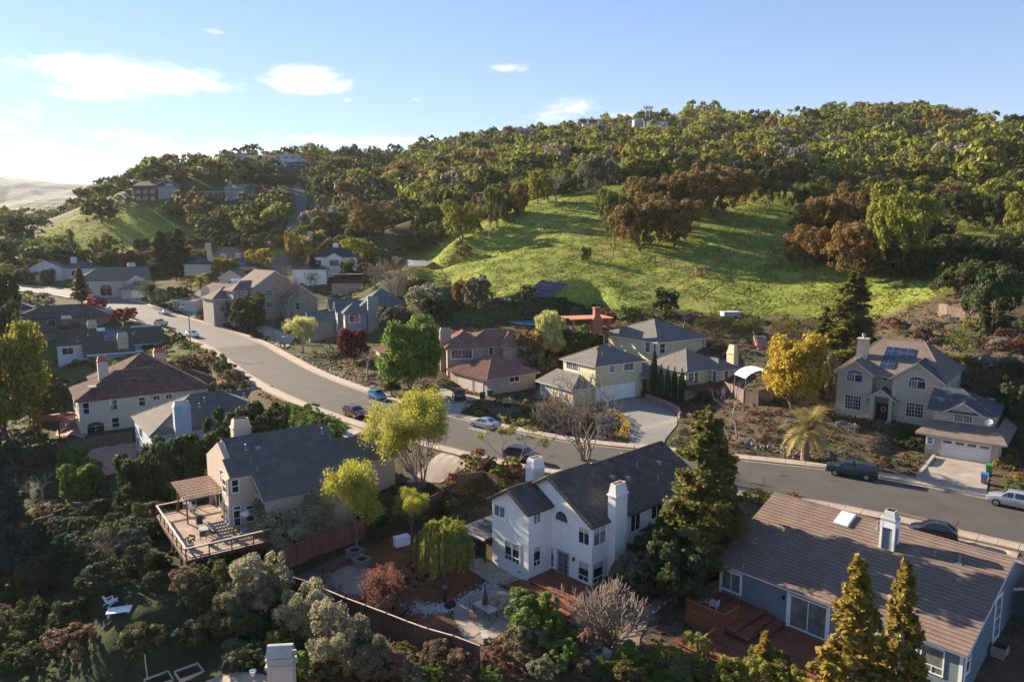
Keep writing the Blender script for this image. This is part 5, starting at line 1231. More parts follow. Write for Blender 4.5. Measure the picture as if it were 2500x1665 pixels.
home('small cream house with a brown roof behind the red-leaved tree', -101, 252, 8.5, -25, [(0, 11, 0, 9, 4.2, 2.6, 'y', 'gable')], st_cr, 'compb', wins=[('y', 0, -1, 4, 6, 1.6, 3, 'slider')])
home('tall beige house with slim chimney column and palms in front', -83, 300, 15.5, 5,
 [(2, 12, 0, 10, 7.0, 2.4, 'x', 'gable'), (9, 20, -2, 8, 5.2, 2.6, 'x', 'hip')], st_cr, 'compb', chims=[(-.2, 1.8, -.4, 1.2, 13.5)], wins=[('y', 0, -1, 3.5, 5.5, 4, 6, 'slider'), ('y', 0, -1, 7, 8.4, 4, 6, 'hung')], garages=[('y', 0, -1, 2.5, 8, -.2, 2.2, 3)])
home('beige house with white solar roof panels beside the brown hip roof', -64, 300, 17.5, 25, [(0, 14, 0, 9, 4.6, 2.8, 'x', 'gable')], st_cr, 'compb', chims=[(1, 3, -2, -.4, 7)], panels=[([(2, .2, 4.8), (10, .2, 4.8), (10, 3.6, 6.8), (2, 3.6, 6.8)], 5, 2)])
home('house with broad brown hip roof next to the white house with navy roof', -55, 276, 16, 20, [(0, 16, 0, 13, 4.0, 4.6, 'x', 'hip'), (2, 9, -6, 0, 3.2, 2.2, 'y', 'hip')], st_ta, 'compb', chims=[(7, 9, 6, 7.4, 10.4, terra)])
home('white two-storey house with navy hip roof on the rise beyond the court', -68, 252, 13.2, 8,
 [(0, 14, 0, 10, 6.6, 3.0, 'x', 'hip'), (4.5, 9.5, -2.6, 4, 6.4, 1.4, 'y', 'gable'), (-6, 5, -10, -1, 2.8, 1.8, 'x', 'hip')], M('white_siding', (.72, .72, .70), .8), 'navy', chims=[(6, 7.8, 5, 6.6, 11.2, white)],
 wins=[('y', -2.6, -1, 5.4, 8.6, 3.4, 5.6, 'sgrid'), ('y', 0, -1, 1, 2.4, 3.8, 5.4, 'hung'), ('y', 0, -1, 11, 12.4, 3.8, 5.4, 'hung'), ('x', 14, 1, 3, 4.4, 3.8, 5.4, 'hung')], garages=[('y', -10, -1, -4.6, .4, 0, 2.1, 3)])
H = House('carport', 'open dark flat-roofed garden pavilion below the white navy-roofed house', -57, 232, 11.4, 8, cat='pavilion'); H.wall_m = dk_wood
H.part(MB().box(0, 9.5, 0, 5, 3.0, 3.3), 'roof', STY['flat']['m']); H.part(MB().box(.1, .35, .1, .35, -2, 3).box(9.1, 9.35, .1, .35, -2, 3).box(4.6, 4.85, .1, .35, -2, 3).box(.1, .35, 4.6, 4.85, -2, 3).box(9.1, 9.35, 4.6, 4.85, -2, 3), 'post', dk_wood)
H.part(MB().box(.4, 9, 4.5, 4.7, 0, 2.9), 'back_wall', dk_wood); H.part(MB().box(-.2, 9.6, -1.5, -1.2, -3, .4), 'garden_wall', st_pk)
# houses on the wooded hills (each sits in its own clearing)
def hill_home(label, px, py, Y, L, Wd, wh, rise, wall, style, ang=0, kind='gable', chims=(), nwin=3, axis='x', panels=(), storeys=1):
 p = at_y(px, py, Y); q = hit(px, py)
 if q.y < 620: kk = min(1.4, max(.75, q.y / Y)); p = q; L *= kk; Wd *= kk; wh *= kk; rise *= kk; chims = [tuple(v * kk if isinstance(v, (int, float)) else v for v in c) for c in chims]; panels = [([tuple(v * kk for v in c) for c in q_], a, b) for q_, a, b in panels]
 else: kk = 1
 z = p.z
 wins = []
 for st_ in range(storeys):
  for k in range(nwin):
   u = L * (k + .5) / nwin; wins.append(('y', 0, -1, u - L / nwin * .28, u + L / nwin * .28, (1.0 + st_ * 2.9) * kk, (2.5 + st_ * 2.9) * kk, 'slider'))
 return home(label, p.x, p.y, z, ang, [(0, L, 0, Wd, wh, rise, axis, kind)], wall, style, chims=chims, wins=wins, panels=panels, zb=-3)
hill_home('dark redwood three-storey house with balconies on the left hill', 330, 495, 330, 11, 9, 7.6, 2.0, sd_br, 'compb', -12, storeys=2, chims=[(7, 8.2, 2, 3.4, 11.4)])
hill_home('grey house with pale solar roof beside the redwood house on the left hill', 381, 490, 332, 8.5, 9, 6.2, 1.6, sd_gy, 'flat', 12, storeys=2, panels=[([(.5, .2, 6.4), (7.5, .2, 6.4), (7.5, 4, 7.7), (.5, 4, 7.7)], 4, 2)])
hill_home('low dark house with glazed terrace between two round oaks on the left hill', 500, 486, 335, 8.5, 7, 3.2, 1.0, sd_br, 'flat', 0)
hill_home('grey-green house with reddish gable roof on the left hill slope', 550, 500, 330, 9.5, 9, 7.5, 1.8, sd_gy, 'compb', -14, storeys=2, chims=[(2.5, 3.6, -.6, .4, 10.5)])
hill_home('small house with a pale metal roof high on the left hill', 495, 425, 430, 8, 8, 3.2, 2.2, st_gy, 'flat', -30)
hill_home('pale blue house half hidden by conifers at the top of the steep road', 672, 405, 440, 13, 9, 5.6, 1.6, sd_lb, 'compd', 0, storeys=2)
hill_home('dark brown house right of the steep road crest', 700, 420, 430, 11, 9, 4, 2, sd_br, 'compd', -10)
hill_home('white-trimmed small house at the crest of the steep road', 740, 440, 415, 8, 7, 3.5, 2, st_gy, 'comp', 30)
hill_home('redwood cottage with two gables near the bend of the steep road', 787, 478, 370, 14, 8, 3.6, 1.7, sd_br, 'compd', 0, nwin=4)
hill_home('grey-green house low beside the steep road', 755, 540, 335, 11, 8, 3.4, 2, sd_gy, 'compg', -20, chims=[(3, 4.4, 1, 2.2, 7.6), (11, 12.2, 2, 3.4, 6.4)])
hill_home('blue-roofed bungalow tucked under trees on the left hill top', 553, 392, 455, 10, 7, 3.2, 1.4, st_ta, 'navy', 0)
hill_home('dark timber terraced house on the right-hand ridge crest', 1262, 338, 500, 24, 9, 5.8, 1.2, sd_br, 'flat', 0, nwin=7, storeys=2, chims=[(13, 14.4, 2, 3.4, 9)])
hill_home('grey-green house with long brown roof below the ridge mast', 1452, 338, 470, 22, 10, 5.6, 2.6, M('ridge_teal_siding', (.10, .14, .15), .8), 'compb', 8, nwin=5, storeys=2, chims=[(1, 2.4, -1, .4, 8), (19, 20.4, 2, 3, 9)])
hill_home('low grey house with white chimneys on the ridge beside the round dark tree', 1424, 318, 500, 15, 8, 3.6, 1.5, st_gy, 'comp', 0, nwin=4, chims=[(3, 4, 1, 2, 7), (10, 11, 1, 2, 7)])
hill_home('grey house with gables right beneath the two mobile phone masts', 1572, 310, 500, 16, 9, 3.6, 2.4, st_lt, 'compd', 0, nwin=4)
hill_home('flat grey house behind the round water tank on the ridge', 1530, 304, 520, 14, 8, 3, 1, st_gy, 'comp', 0, nwin=3)
hill_home('pale house with grey roof on the ridge left of the wooded summit', 1832, 300, 520, 13, 8, 3.6, 1.8, st_lt, 'comp', 0, nwin=4)
hill_home('pinkish house with tile roof alone on the ridge at the treeline', 1080, 362, 540, 11, 8, 3.4, 1.6, st_pk, 'compb', -10, nwin=4)
hill_home('dark red cottage with round white sign amid the oaks', 1222, 394, 400, 11, 7, 3.4, 2.2, sd_br, 'compd', 0, nwin=2)
hill_home('small white house with steep purple-grey roof amid the oaks', 1266, 403, 395, 12, 7, 3.0, 3.0, M('white_siding'), 'navy', -15, nwin=2)

# ------------------------------------------------------------------ vegetation
bark = M('bark', (.12, .09, .07), .95, var=.3, sc=3, stretch=(1, 1, .3))
bark_p = M('pale_bark', (.34, .30, .26), .9, var=.25, sc=3, stretch=(1, 1, .3))
bark_g = M('grey_bark', (.20, .16, .135), .95, var=.25, sc=3, stretch=(1, 1, .3))
leaf_m = foliage_mat('leaves', (.9, .9, .9), (2.0, 2.0, 2.0), .38)
def _norm(a): return a / np.maximum(np.linalg.norm(a, axis=-1, keepdims=True), 1e-9)
def _rdir(rng, n, up=0.0):
 d = rng.normal(size=(n, 3)); d = _norm(d); d[:, 2] += up; return _norm(d)
def leaf_mesh(name, P, Nn, size, rng, tint, long=1.0, droop=0., bend=.15):
 """small kite-shaped leaf clumps at points P facing roughly Nn"""
 n = len(P); nn = _norm(Nn * 1.0 + rng.normal(size=(n, 3)) * .5)
 t = rng.normal(size=(n, 3)); t[:, 2] -= droop * 3
 t = _norm(t - nn * (t * nn).sum(1, keepdims=True)); b = np.cross(nn, t)
 s = (size * rng.uniform(.55, 1.3, n))[:, None]; l = s * long
 v = np.stack([P - t * l * .5, P + b * s * .5 + nn * s * bend * rng.uniform(-1, 1, (n, 1)), P + t * l * .5, P - b * s * .5 + nn * s * bend * rng.uniform(-1, 1, (n, 1))], 1).reshape(-1, 3)
 f = np.arange(n * 4).reshape(n, 4)
 me = bpy.data.meshes.new(name); me.vertices.add(len(v)); me.vertices.foreach_set('co', v.ravel())
 me.loops.add(f.size); me.loops.foreach_set('vertex_index', f.ravel()); me.polygons.add(n); me.polygons.foreach_set('loop_start', np.arange(n) * 4); me.update()
 a = me.attributes.new('tint', 'FLOAT', 'POINT'); a.data.foreach_set('value', np.repeat(np.clip(tint, 0, 1), 4).astype(np.float32))
 me.materials.append(leaf_m); return me
def lobes_cloud(rng, L1, n, mini=.33, nmini=16, up=.35, keep=.78):
 """leaf positions on the small lobes that sit on big lobes L1 [(centre, radii)]"""
 C = np.array([l[0] for l in L1], float); Rr = np.array([l[1] for l in L1], float)
 M2c = []; M2r = []; M2t = []
 for c, r in zip(C, Rr):
  d = _rdir(rng, nmini, up); m = c + d * r * rng.uniform(.72, 1.0, (nmini, 1)); M2c.append(m); M2r.append(np.mean(r) * mini * rng.uniform(.6, 1.35, nmini)); M2t.append(rng.uniform(0, 1, nmini))
 Mc = np.concatenate(M2c); Mr = np.concatenate(M2r); Mt = np.concatenate(M2t)
 p = Mr ** 2; k = rng.choice(len(Mc), int(n * 1.7), p=p / p.sum())
 d = _rdir(rng, len(k), .25); P = Mc[k] + d * Mr[k][:, None] * rng.uniform(.5, 1.25, (len(k), 1))
 q = ((P[:, None] - C[None]) / Rr[None]); inside = (np.sqrt((q ** 2).sum(-1)) < keep).any(1)
 P, d, t = P[~inside][:n], d[~inside][:n], Mt[k][~inside][:n]
 return P, d, t * .65 + rng.uniform(0, .35, len(t))
def grow(rng, p, d, L, r, depth, out, tips, split=3, ang=.6, up=.12, shrink=.68, wob=.16, kmin=3, seg=3):
 pts = [p]; rs = [r]; q = p.copy(); dd = d.copy()
 for i in range(seg):
  dd = _norm(dd + rng.normal(size=3) * wob + np.array([0, 0, up])); q = q + dd * L / seg; pts.append(q.copy()); rs.append(r * (1 - .38 * (i + 1) / seg))
 out.append((pts, rs, max(kmin, 6 - (3 - depth)) if r > .05 else 3))
 if depth <= 0: tips.append((q, dd)); return
 n = split if isinstance(split, int) else rng.integers(split[0], split[1] + 1)
 a0 = rng.uniform(0, 6.28)
 for i in range(n):
  a = a0 + 6.283 * i / n + rng.uniform(-.5, .5); x = np.cross(dd, [0.3, .2, 1]); x = _norm(x); y = np.cross(dd, x)
  nd = _norm(dd + (x * math.cos(a) + y * math.sin(a)) * math.tan(ang * rng.uniform(.6, 1.25)))
  at = pts[-1] if rng.random() < .7 else pts[-2]
  grow(rng, at.copy(), nd, L * shrink * rng.uniform(.8, 1.15), r * .62 * (.8 if i else 1), depth - 1, out, tips, split, ang, up, shrink, wob, kmin, seg)
def tube_mesh(name, out, mat, rmin=.012):
 mb = MB()
 for pts, rs, k in out: mb.tube([tuple(p) for p in pts], [max(rmin, r) for r in rs], k, cap=False)
 me = bpy.data.meshes.new(name); me.from_pydata(mb.v, [], mb.f); me.polygons.foreach_set('use_smooth', [True] * len(me.polygons)); me.update(); me.materials.append(mat); return me
SP = {}   # species -> list of (trunk mesh, crown mesh, height, width)
def reg(sp, tm, cm, h, w): SP.setdefault(sp, []).append((tm, cm, h, w))
def size_of(me):
 c = np.empty(len(me.vertices) * 3); me.vertices.foreach_get('co', c); c = c.reshape(-1, 3); return c[:, 2].max(), max(np.ptp(c[:, 0]), np.ptp(c[:, 1]))
def mk_oak(sp, seed, nleaf, size, flat=.62, trunk=True, nl=11, barkm=None, R_=4.5, lift=1.0, keep=.78, mini=.33):
 rng = np.random.default_rng(seed); L1 = []
 for i in range(nl):
  a = 6.283 * i / nl + rng.uniform(-.4, .4); rr = R_ * rng.uniform(.35, .72) if i else 0
  z = lift + R_ * flat * ((.45 + 1.0 * ((i * .618) % 1)) - .45 * (rr / R_) ** 2)
  r = R_ * rng.uniform(.30, .46); L1.append(((rr * math.cos(a), rr * math.sin(a), z), (r, r, r * rng.uniform(.65, .9))))
 P, d, t = lobes_cloud(rng, L1, nleaf, keep=keep, mini=mini)
 cm = leaf_mesh(sp + '_crown', P, d, size, rng, t)
 out = []; tips = []
 for k in range(rng.integers(1, 3)):
  grow(rng, np.array([rng.uniform(-.2, .2) * k, rng.uniform(-.2, .2) * k, -.5]), _norm(np.array([rng.uniform(-.3, .3), rng.uniform(-.3, .3), 1.])), lift + .6, .26, 3, out, tips, (2, 3), .6, .05, .78)
 h, w = size_of(cm); reg(sp, tube_mesh(sp + '_trunk', out, barkm or bark, .03), cm, h, w)
def mk_round(sp, seed, nleaf, size, R_=1.0, squash=.85, barkm=None, nl=7, stem=.15):
 rng = np.random.default_rng(seed); L1 = [((0, 0, stem + R_ * squash * .9), (R_ * .7, R_ * .7, R_ * .7 * squash))]
 for i in range(nl):
  a = 6.283 * i / nl + rng.uniform(-.4, .4); r = R_ * rng.uniform(.35, .5); L1.append(((R_ * .5 * math.cos(a), R_ * .5 * math.sin(a), stem + R_ * squash * rng.uniform(.35, 1.25)), (r, r, r * squash)))
 P, d, t = lobes_cloud(rng, L1, nleaf, mini=.28, nmini=14); cm = leaf_mesh(sp + '_crown', P, d, size, rng, t)
 out = []; tips = []; grow(rng, np.array([0, 0, -.3]), np.array([0, 0, 1.]), R_ * .8, R_ * .07, 2, out, tips, 3, .7, .05, .7)
 h, w = size_of(cm); reg(sp, tube_mesh(sp + '_trunk', out, barkm or bark, .01), cm, h, w)
def mk_conifer(sp, seed, H_, R_, nleaf, size, power=.8, base=.06, ragged=.35, barkm=None, droop=.25, multi=0):
 rng = np.random.default_rng(seed); out = [([np.array([0, 0, -.5]), np.array([.1, 0, H_ * .5]), np.array([0, .1, H_ * .985])], [H_ * .018, H_ * .012, .02], 7)]
 P = []; D = []; T = []; nb = int(60 + H_ * 6)
 for i in range(nb):
  u = base + (1 - base) * (i + rng.uniform()) / nb; z = H_ * u; a = rng.uniform(0, 6.283); L = R_ * ((1 - u) ** power) * rng.uniform(1 - ragged, 1.1) + .15
  dirv = np.array([math.cos(a), math.sin(a), rng.uniform(-.05, .35)]); dirv = _norm(dirv)
  out.append(([np.array([0, 0, z]), np.array([0, 0, z]) + dirv * L * .55, np.array([0, 0, z]) + dirv * L * .95 + np.array([0, 0, -droop * L * .25])], [.05, .03, .012], 3))
  m = max(3, int(nleaf / nb * (L / R_ * 1.6 + .25))); s = rng.uniform(.18, 1.02, m) ** .8
  c = np.array([0, 0, z]) + dirv * (L * s)[:, None]; c[:, 2] -= droop * L * .25 * s ** 2
  side = np.cross(dirv, [0, 0, 1]); c += side * (rng.normal(size=m) * .17 * L * (1.1 - s * .5))[:, None]; c[:, 2] += rng.normal(size=m) * .13 * (1 + .08 * L)
  P.append(c); D.append(np.tile(_norm(dirv * .35 + np.array([0, 0, .9])), (m, 1))); T.append(np.clip(rng.uniform(0, 1) * .5 + rng.uniform(0, .5, m), 0, 1))
 P = np.concatenate(P); D = np.concatenate(D); T = np.concatenate(T); cm = leaf_mesh(sp + '_crown', P, D, size, rng, T, long=1.5)
 h, w = size_of(cm); reg(sp, tube_mesh(sp + '_trunk', out, barkm or bark_g, .012), cm, h, w)
def mk_column(sp, seed, H_, R_, nleaf, size):
 rng = np.random.default_rng(seed); u = rng.uniform(0, 1, nleaf); a = rng.uniform(0, 6.283, nleaf); r = R_ * np.clip(np.sin(np.clip(u * 1.06 + .08, 0, 1) * math.pi) ** .45, .05, 1) * rng.uniform(.8, 1.05, nleaf) * (1 + .12 * np.sin(a * 5 + u * 9))
 P = np.stack([r * np.cos(a), r * np.sin(a), u * H_ + .1], 1); D = np.stack([np.cos(a), np.sin(a), a * 0 + .3], 1)
 cm = leaf_mesh(sp + '_crown', P, _norm(D), size, rng, rng.uniform(0, 1, nleaf), long=2.0, droop=-.6); h, w = size_of(cm)
 reg(sp, tube_mesh(sp + '_trunk', [([np.array([0, 0, -.4]), np.array([0, 0, H_ * .6])], [.1, .04], 5)], bark), cm, h, w)
def mk_bare(sp, seed, H_, depth=4, split=(2, 3), ang=.42, r0=.13, stems=1, mat=None, up=.10, shrink=.70, leaves=0, lsize=.16, wob=.14, rmin=.012, cl=.45, nearl=1, squat=1.0):
 rng = np.random.default_rng(seed); out = []; tips = []
 tot = sum(shrink ** i for i in range(depth + 1)); L0 = H_ / tot * 1.08
 for k in range(stems):
  a = 6.283 * k / stems + rng.uniform(-.4, .4); d = _norm(np.array([math.cos(a) * .35 * (stems > 1), math.sin(a) * .35 * (stems > 1), 1.])); 
  grow(rng, np.array([.1 * math.cos(a), .1 * math.sin(a), -.25]) * (stems > 1) + np.array([0, 0, -.2]), d, L0, r0, depth, out, tips, split, ang, up, shrink, wob)
 if squat != 1.0:
  for pts, rs, k in out:
   for p in pts: p[2] *= squat
 tm = tube_mesh(sp + '_branches', out, mat or bark_p, rmin); cm = None
 if leaves:
  tp = np.array([t[0] for t in tips]); 
  if squat != 1.0: pass
  k = rng.integers(0, len(tp), leaves); tl = rng.uniform(0, 1, len(tp))
  off_ = _rdir(rng, leaves, .2) * (cl * rng.uniform(.2, 1, leaves) ** .6)[:, None]
  P = tp[k] + off_; cm = leaf_mesh(sp + '_crown', P, _rdir(rng, leaves, .8), lsize, rng, tl[k] * .6 + rng.uniform(0, .4, leaves))
 h, w = size_of(tm if cm is None else cm); reg(sp, tm, cm, h, w)
def mk_willow(sp, seed, R_, H_, nleaf, size):
 rng = np.random.default_rng(seed); P = []; D = []; T = []
 ns = 420
 for i in range(ns):
  a = rng.uniform(0, 6.283); e = rng.uniform(.1, 1) ** .55; rr = R_ * math.sin(e * 1.57) * rng.uniform(.6, 1); zt = H_ * (.62 + .38 * math.cos(e * 1.4)) * rng.uniform(.92, 1); L = rng.uniform(.8, 2.3) * (H_ / 5)
  m = nleaf // ns; s = rng.uniform(0, 1, m); x = rr * math.cos(a) * (1 + .08 * s) + rng.normal(size=m) * .06; y = rr * math.sin(a) * (1 + .08 * s) + rng.normal(size=m) * .06
  z = zt - L * s; P.append(np.stack([x, y, np.maximum(z, .5)], 1)); D.append(np.tile([math.cos(a), math.sin(a), .3], (m, 1))); T.append(np.full(m, rng.uniform(0, .6)) + rng.uniform(0, .4, m))
 cm = leaf_mesh(sp + '_crown', np.concatenate(P), _norm(np.concatenate(D)), size, rng, np.concatenate(T), long=2.6, droop=1.2)
 out = []; tips = []; grow(rng, np.array([0, 0, -.3]), np.array([0, 0, 1.]), H_ * .42, .15, 2, out, tips, 4, .6, .1, .7); h, w = size_of(cm); reg(sp, tube_mesh(sp + '_trunk', out, bark, .02), cm, h, w)
def mk_palm(sp, seed, th, fl, nf, hang=1.0, tr=.22, col=None):
 rng = np.random.default_rng(seed); mb = MB(); mb.tube([(0, 0, -.4), (0, 0, th * .5), (0, 0, th)], [tr * 1.2, tr, tr * 1.25], 9)
 for k in range(int(th / .18)): mb.tube([(0, 0, k * .18), (0, 0, k * .18 + .12)], [tr * 1.35, tr * 1.1], 8)
 tm = bpy.data.meshes.new(sp + '_trunk'); tm.from_pydata(mb.v, [], mb.f); tm.materials.append(bark_g)
 V = []; F = []; T = []
 for i in range(nf):
  a = rng.uniform(0, 6.283); e = rng.uniform(-.1, 1.35) if i > nf * .2 else rng.uniform(1.0, 1.5); L = fl * rng.uniform(.8, 1.1); n = 14; p = np.array([0, 0, th]); el = e; tt = rng.uniform(0, 1)
  for s in range(n):
   d = np.array([math.cos(a) * math.cos(el), math.sin(a) * math.cos(el), math.sin(el)]); q = p + d * L / n; el -= hang * .13
   side = np.array([-math.sin(a), math.cos(a), 0]); upv = np.cross(side, d); ll = fl * .26 * math.sin(math.pi * min(1, (s + 1.2) / (n + .5))) + .05
   for sg in (1, -1):
    for h in (0., .5):
     o = p + (q - p) * h; tip = o + side * sg * ll * .85 + d * ll * .55 - upv * ll * .25 * rng.uniform(.3, 1.4); k = len(V); V += [o - d * .035, o + d * .05, tip]; F.append((k, k + 1, k + 2)); T += [tt] * 3
   p = q
 cm = bpy.data.meshes.new(sp + '_fronds'); cm.from_pydata([tuple(v) for v in V], [], F); at = cm.attributes.new('tint', 'FLOAT', 'POINT'); at.data.foreach_set('value', T); cm.materials.append(leaf_m)
 h, w = size_of(cm); reg(sp, tm, cm, h, w)
for s in range(3): mk_oak('oak', 10 + s, 7500, .36)
for s in range(2): mk_oak('bigoak', 20 + s, 15000, .34, flat=.75, nl=15, R_=6.5, lift=1.3, mini=.3, keep=.72)
for s in range(3): mk_oak('faroak', 30 + s, 1500, .75, nl=9, R_=4.6, lift=.7)
mk_oak('dense', 40, 10000, .26, flat=1.1, nl=13, R_=3.0, lift=.2); mk_oak('dense', 41, 10000, .26, flat=.95, nl=13, R_=3.0, lift=.1)
mk_oak('olive', 45, 15000, .17, flat=.85, nl=13, R_=2.8, lift=.7, mini=.38, barkm=bark_g, keep=.7); mk_oak('olive', 46, 13000, .17, flat=1.0, nl=11, R_=2.6, lift=.5, mini=.4, barkm=bark_g, keep=.65)
mk_oak('leafy', 50, 17000, .27, flat=1.25, nl=20, R_=3.3, lift=1.0, keep=.7, mini=.5)
for s in range(3): mk_round('shrub', 60 + s, 4200, .095)
for s in range(2): mk_round('bush', 65 + s, 7500, .08, nl=10)
mk_conifer('redwood', 70, 14, 3.6, 22000, .26, power=.5, base=.08); mk_conifer('redwood', 71, 13, 3.0, 14000, .25, power=.7, base=.10)
mk_conifer('thinfir', 73, 12, 2.4, 12000, .22, power=.75, base=.12, ragged=.55, barkm=bark_p); mk_conifer('thinfir', 74, 11, 1.9, 9000, .22, power=.8, base=.12, ragged=.55, barkm=bark_p)
mk_conifer('pine', 75, 12, 4.2, 5200, .6, power=.55, base=.15, ragged=.5)
mk_column('cypress', 80, 8, .62, 5200, .16)
for s in range(2): mk_bare('bare', 90 + s, 7, depth=5, ang=.40, r0=.13, rmin=.014)
mk_bare('barefine', 94, 5, depth=5, split=3, ang=.36, r0=.08, mat=bark_g, rmin=.012); mk_bare('baretwig', 96, 2.2, depth=4, split=(3, 4), ang=.5, r0=.035, stems=7, mat=bark_g, up=.06, shrink=.78, rmin=.010)
mk_bare('twigbush', 97, 2.4, depth=5, split=3, ang=.42, r0=.03, stems=6, mat=bark_g, up=.05, shrink=.8, rmin=.009, leaves=5200, lsize=.085, cl=.32)
mk_bare('lime', 100, 11, depth=5, split=3, ang=.36, r0=.2, stems=4, mat=bark_g, up=.10, shrink=.74, leaves=32000, lsize=.2, cl=1.25, rmin=.015); mk_bare('lime', 101, 8, depth=4, split=(3, 4), ang=.44, r0=.15, stems=2, mat=bark_g, up=.08, shrink=.78, leaves=16000, lsize=.20, cl=1.0, rmin=.015)
mk_bare('barewide', 92, 6, depth=6, split=(2, 3), ang=.5, r0=.11, stems=5, mat=bark_g, up=.05, shrink=.76, rmin=.013, wob=.2)
mk_bare('fewleaf', 103, 7, depth=5, ang=.42, r0=.10, stems=2, mat=bark_g, leaves=1500, lsize=.16, cl=.25, rmin=.013)
mk_willow('weeping', 105, 2.6, 5.0, 15000, .11)
mk_palm('palm', 110, 2.2, 3.0, 60, .75, .35); mk_palm('fanpalm', 111, 5.5, 2.2, 36, 1.2, .2)
C_ = dict(dk=(.04, .055, .02), olive=(.085, .092, .022), oliveD=(.055, .062, .02), yg=(.15, .155, .024), lime=(.25, .25, .04), limeD=(.165, .17, .035), bronze=(.125, .088, .03), rust=(.155, .10, .03), gg=(.20, .19, .12), ggd=(.115, .115, .07),
  green=(.10, .145, .028), gold=(.28, .205, .03), red=(.15, .035, .025), maroon=(.085, .012, .018), pink=(.26, .05, .05), teal=(.045, .065, .048), pale=(.34, .34, .13), brown=(.12, .08, .05), orange=(.23, .12, .035), red2=(.15, .062, .04), palm=(.20, .17, .06), palmd=(.07, .085, .03), lav=(.13, .13, .15), redw=(.10, .095, .022), fir=(.175, .13, .022), grey=(.16, .14, .12))
rng_c = random.Random(3)
def plant(sp, loc, sxy, sz, col, label=None, cat='tree', group=None, name=None, rz=None, var=None, parts=True, jit=.0):
 L = SP[sp]; tm, cm, h, w = L[rng_c.randrange(len(L)) if var is None else var]
 nm = name or {'tree': 'tree', 'shrub': 'shrub', 'palm': 'palm_tree', 'hedge': 'hedge', 'bush': 'shrub'}.get(cat, cat)
 c = C_[col] if isinstance(col, str) else col
 if jit: k = 1 + rng_c.uniform(-jit, jit); c = tuple(x * k * (1 + rng_c.uniform(-jit, jit) * .4) for x in c)
 e = thing(nm, label, cat, loc, rng_c.uniform(0, 6.28) if rz is None else rz, group); e.scale = (sxy, sxy, sz)
 for part, me in (('trunk' if cm is not None else 'branches', tm), ('fronds' if 'palm' in sp else 'crown', cm)):
  if me is None: continue
  o = link(part, me, e); o.color = (*c, 1)
 return e
def T(sp, px, pyb, top, wpx, col, label, cat='tree', group=None, ground=None, name=None, var=None, Y=None, t0=22, rz=None, jit=0.):
 """plant whose foot shows (or would show) at pixel (px, pyb), top at row `top`, crown wpx wide in the photograph"""
 p = hit(px, pyb, t0) if Y is None else at_y(px, pyb, Y)
 if Y is not None: p.z = tz(p.x, p.y)
 d = p.y / FPX; i = rng_c.randrange(len(SP[sp])) if var is None else var
 tm, cm, h, w = SP[sp][i]
 a, b, c = ray(px, top); ht = CAM_H + c * (p.y / b) - p.z
 ht = max(ht, .3); wd = wpx * math.hypot(p.y, CAM_H - p.z) / FPX
 return plant(sp, p, wd / w * 1.04, ht / h, col, label, cat, group, name, rz, i, jit=jit)
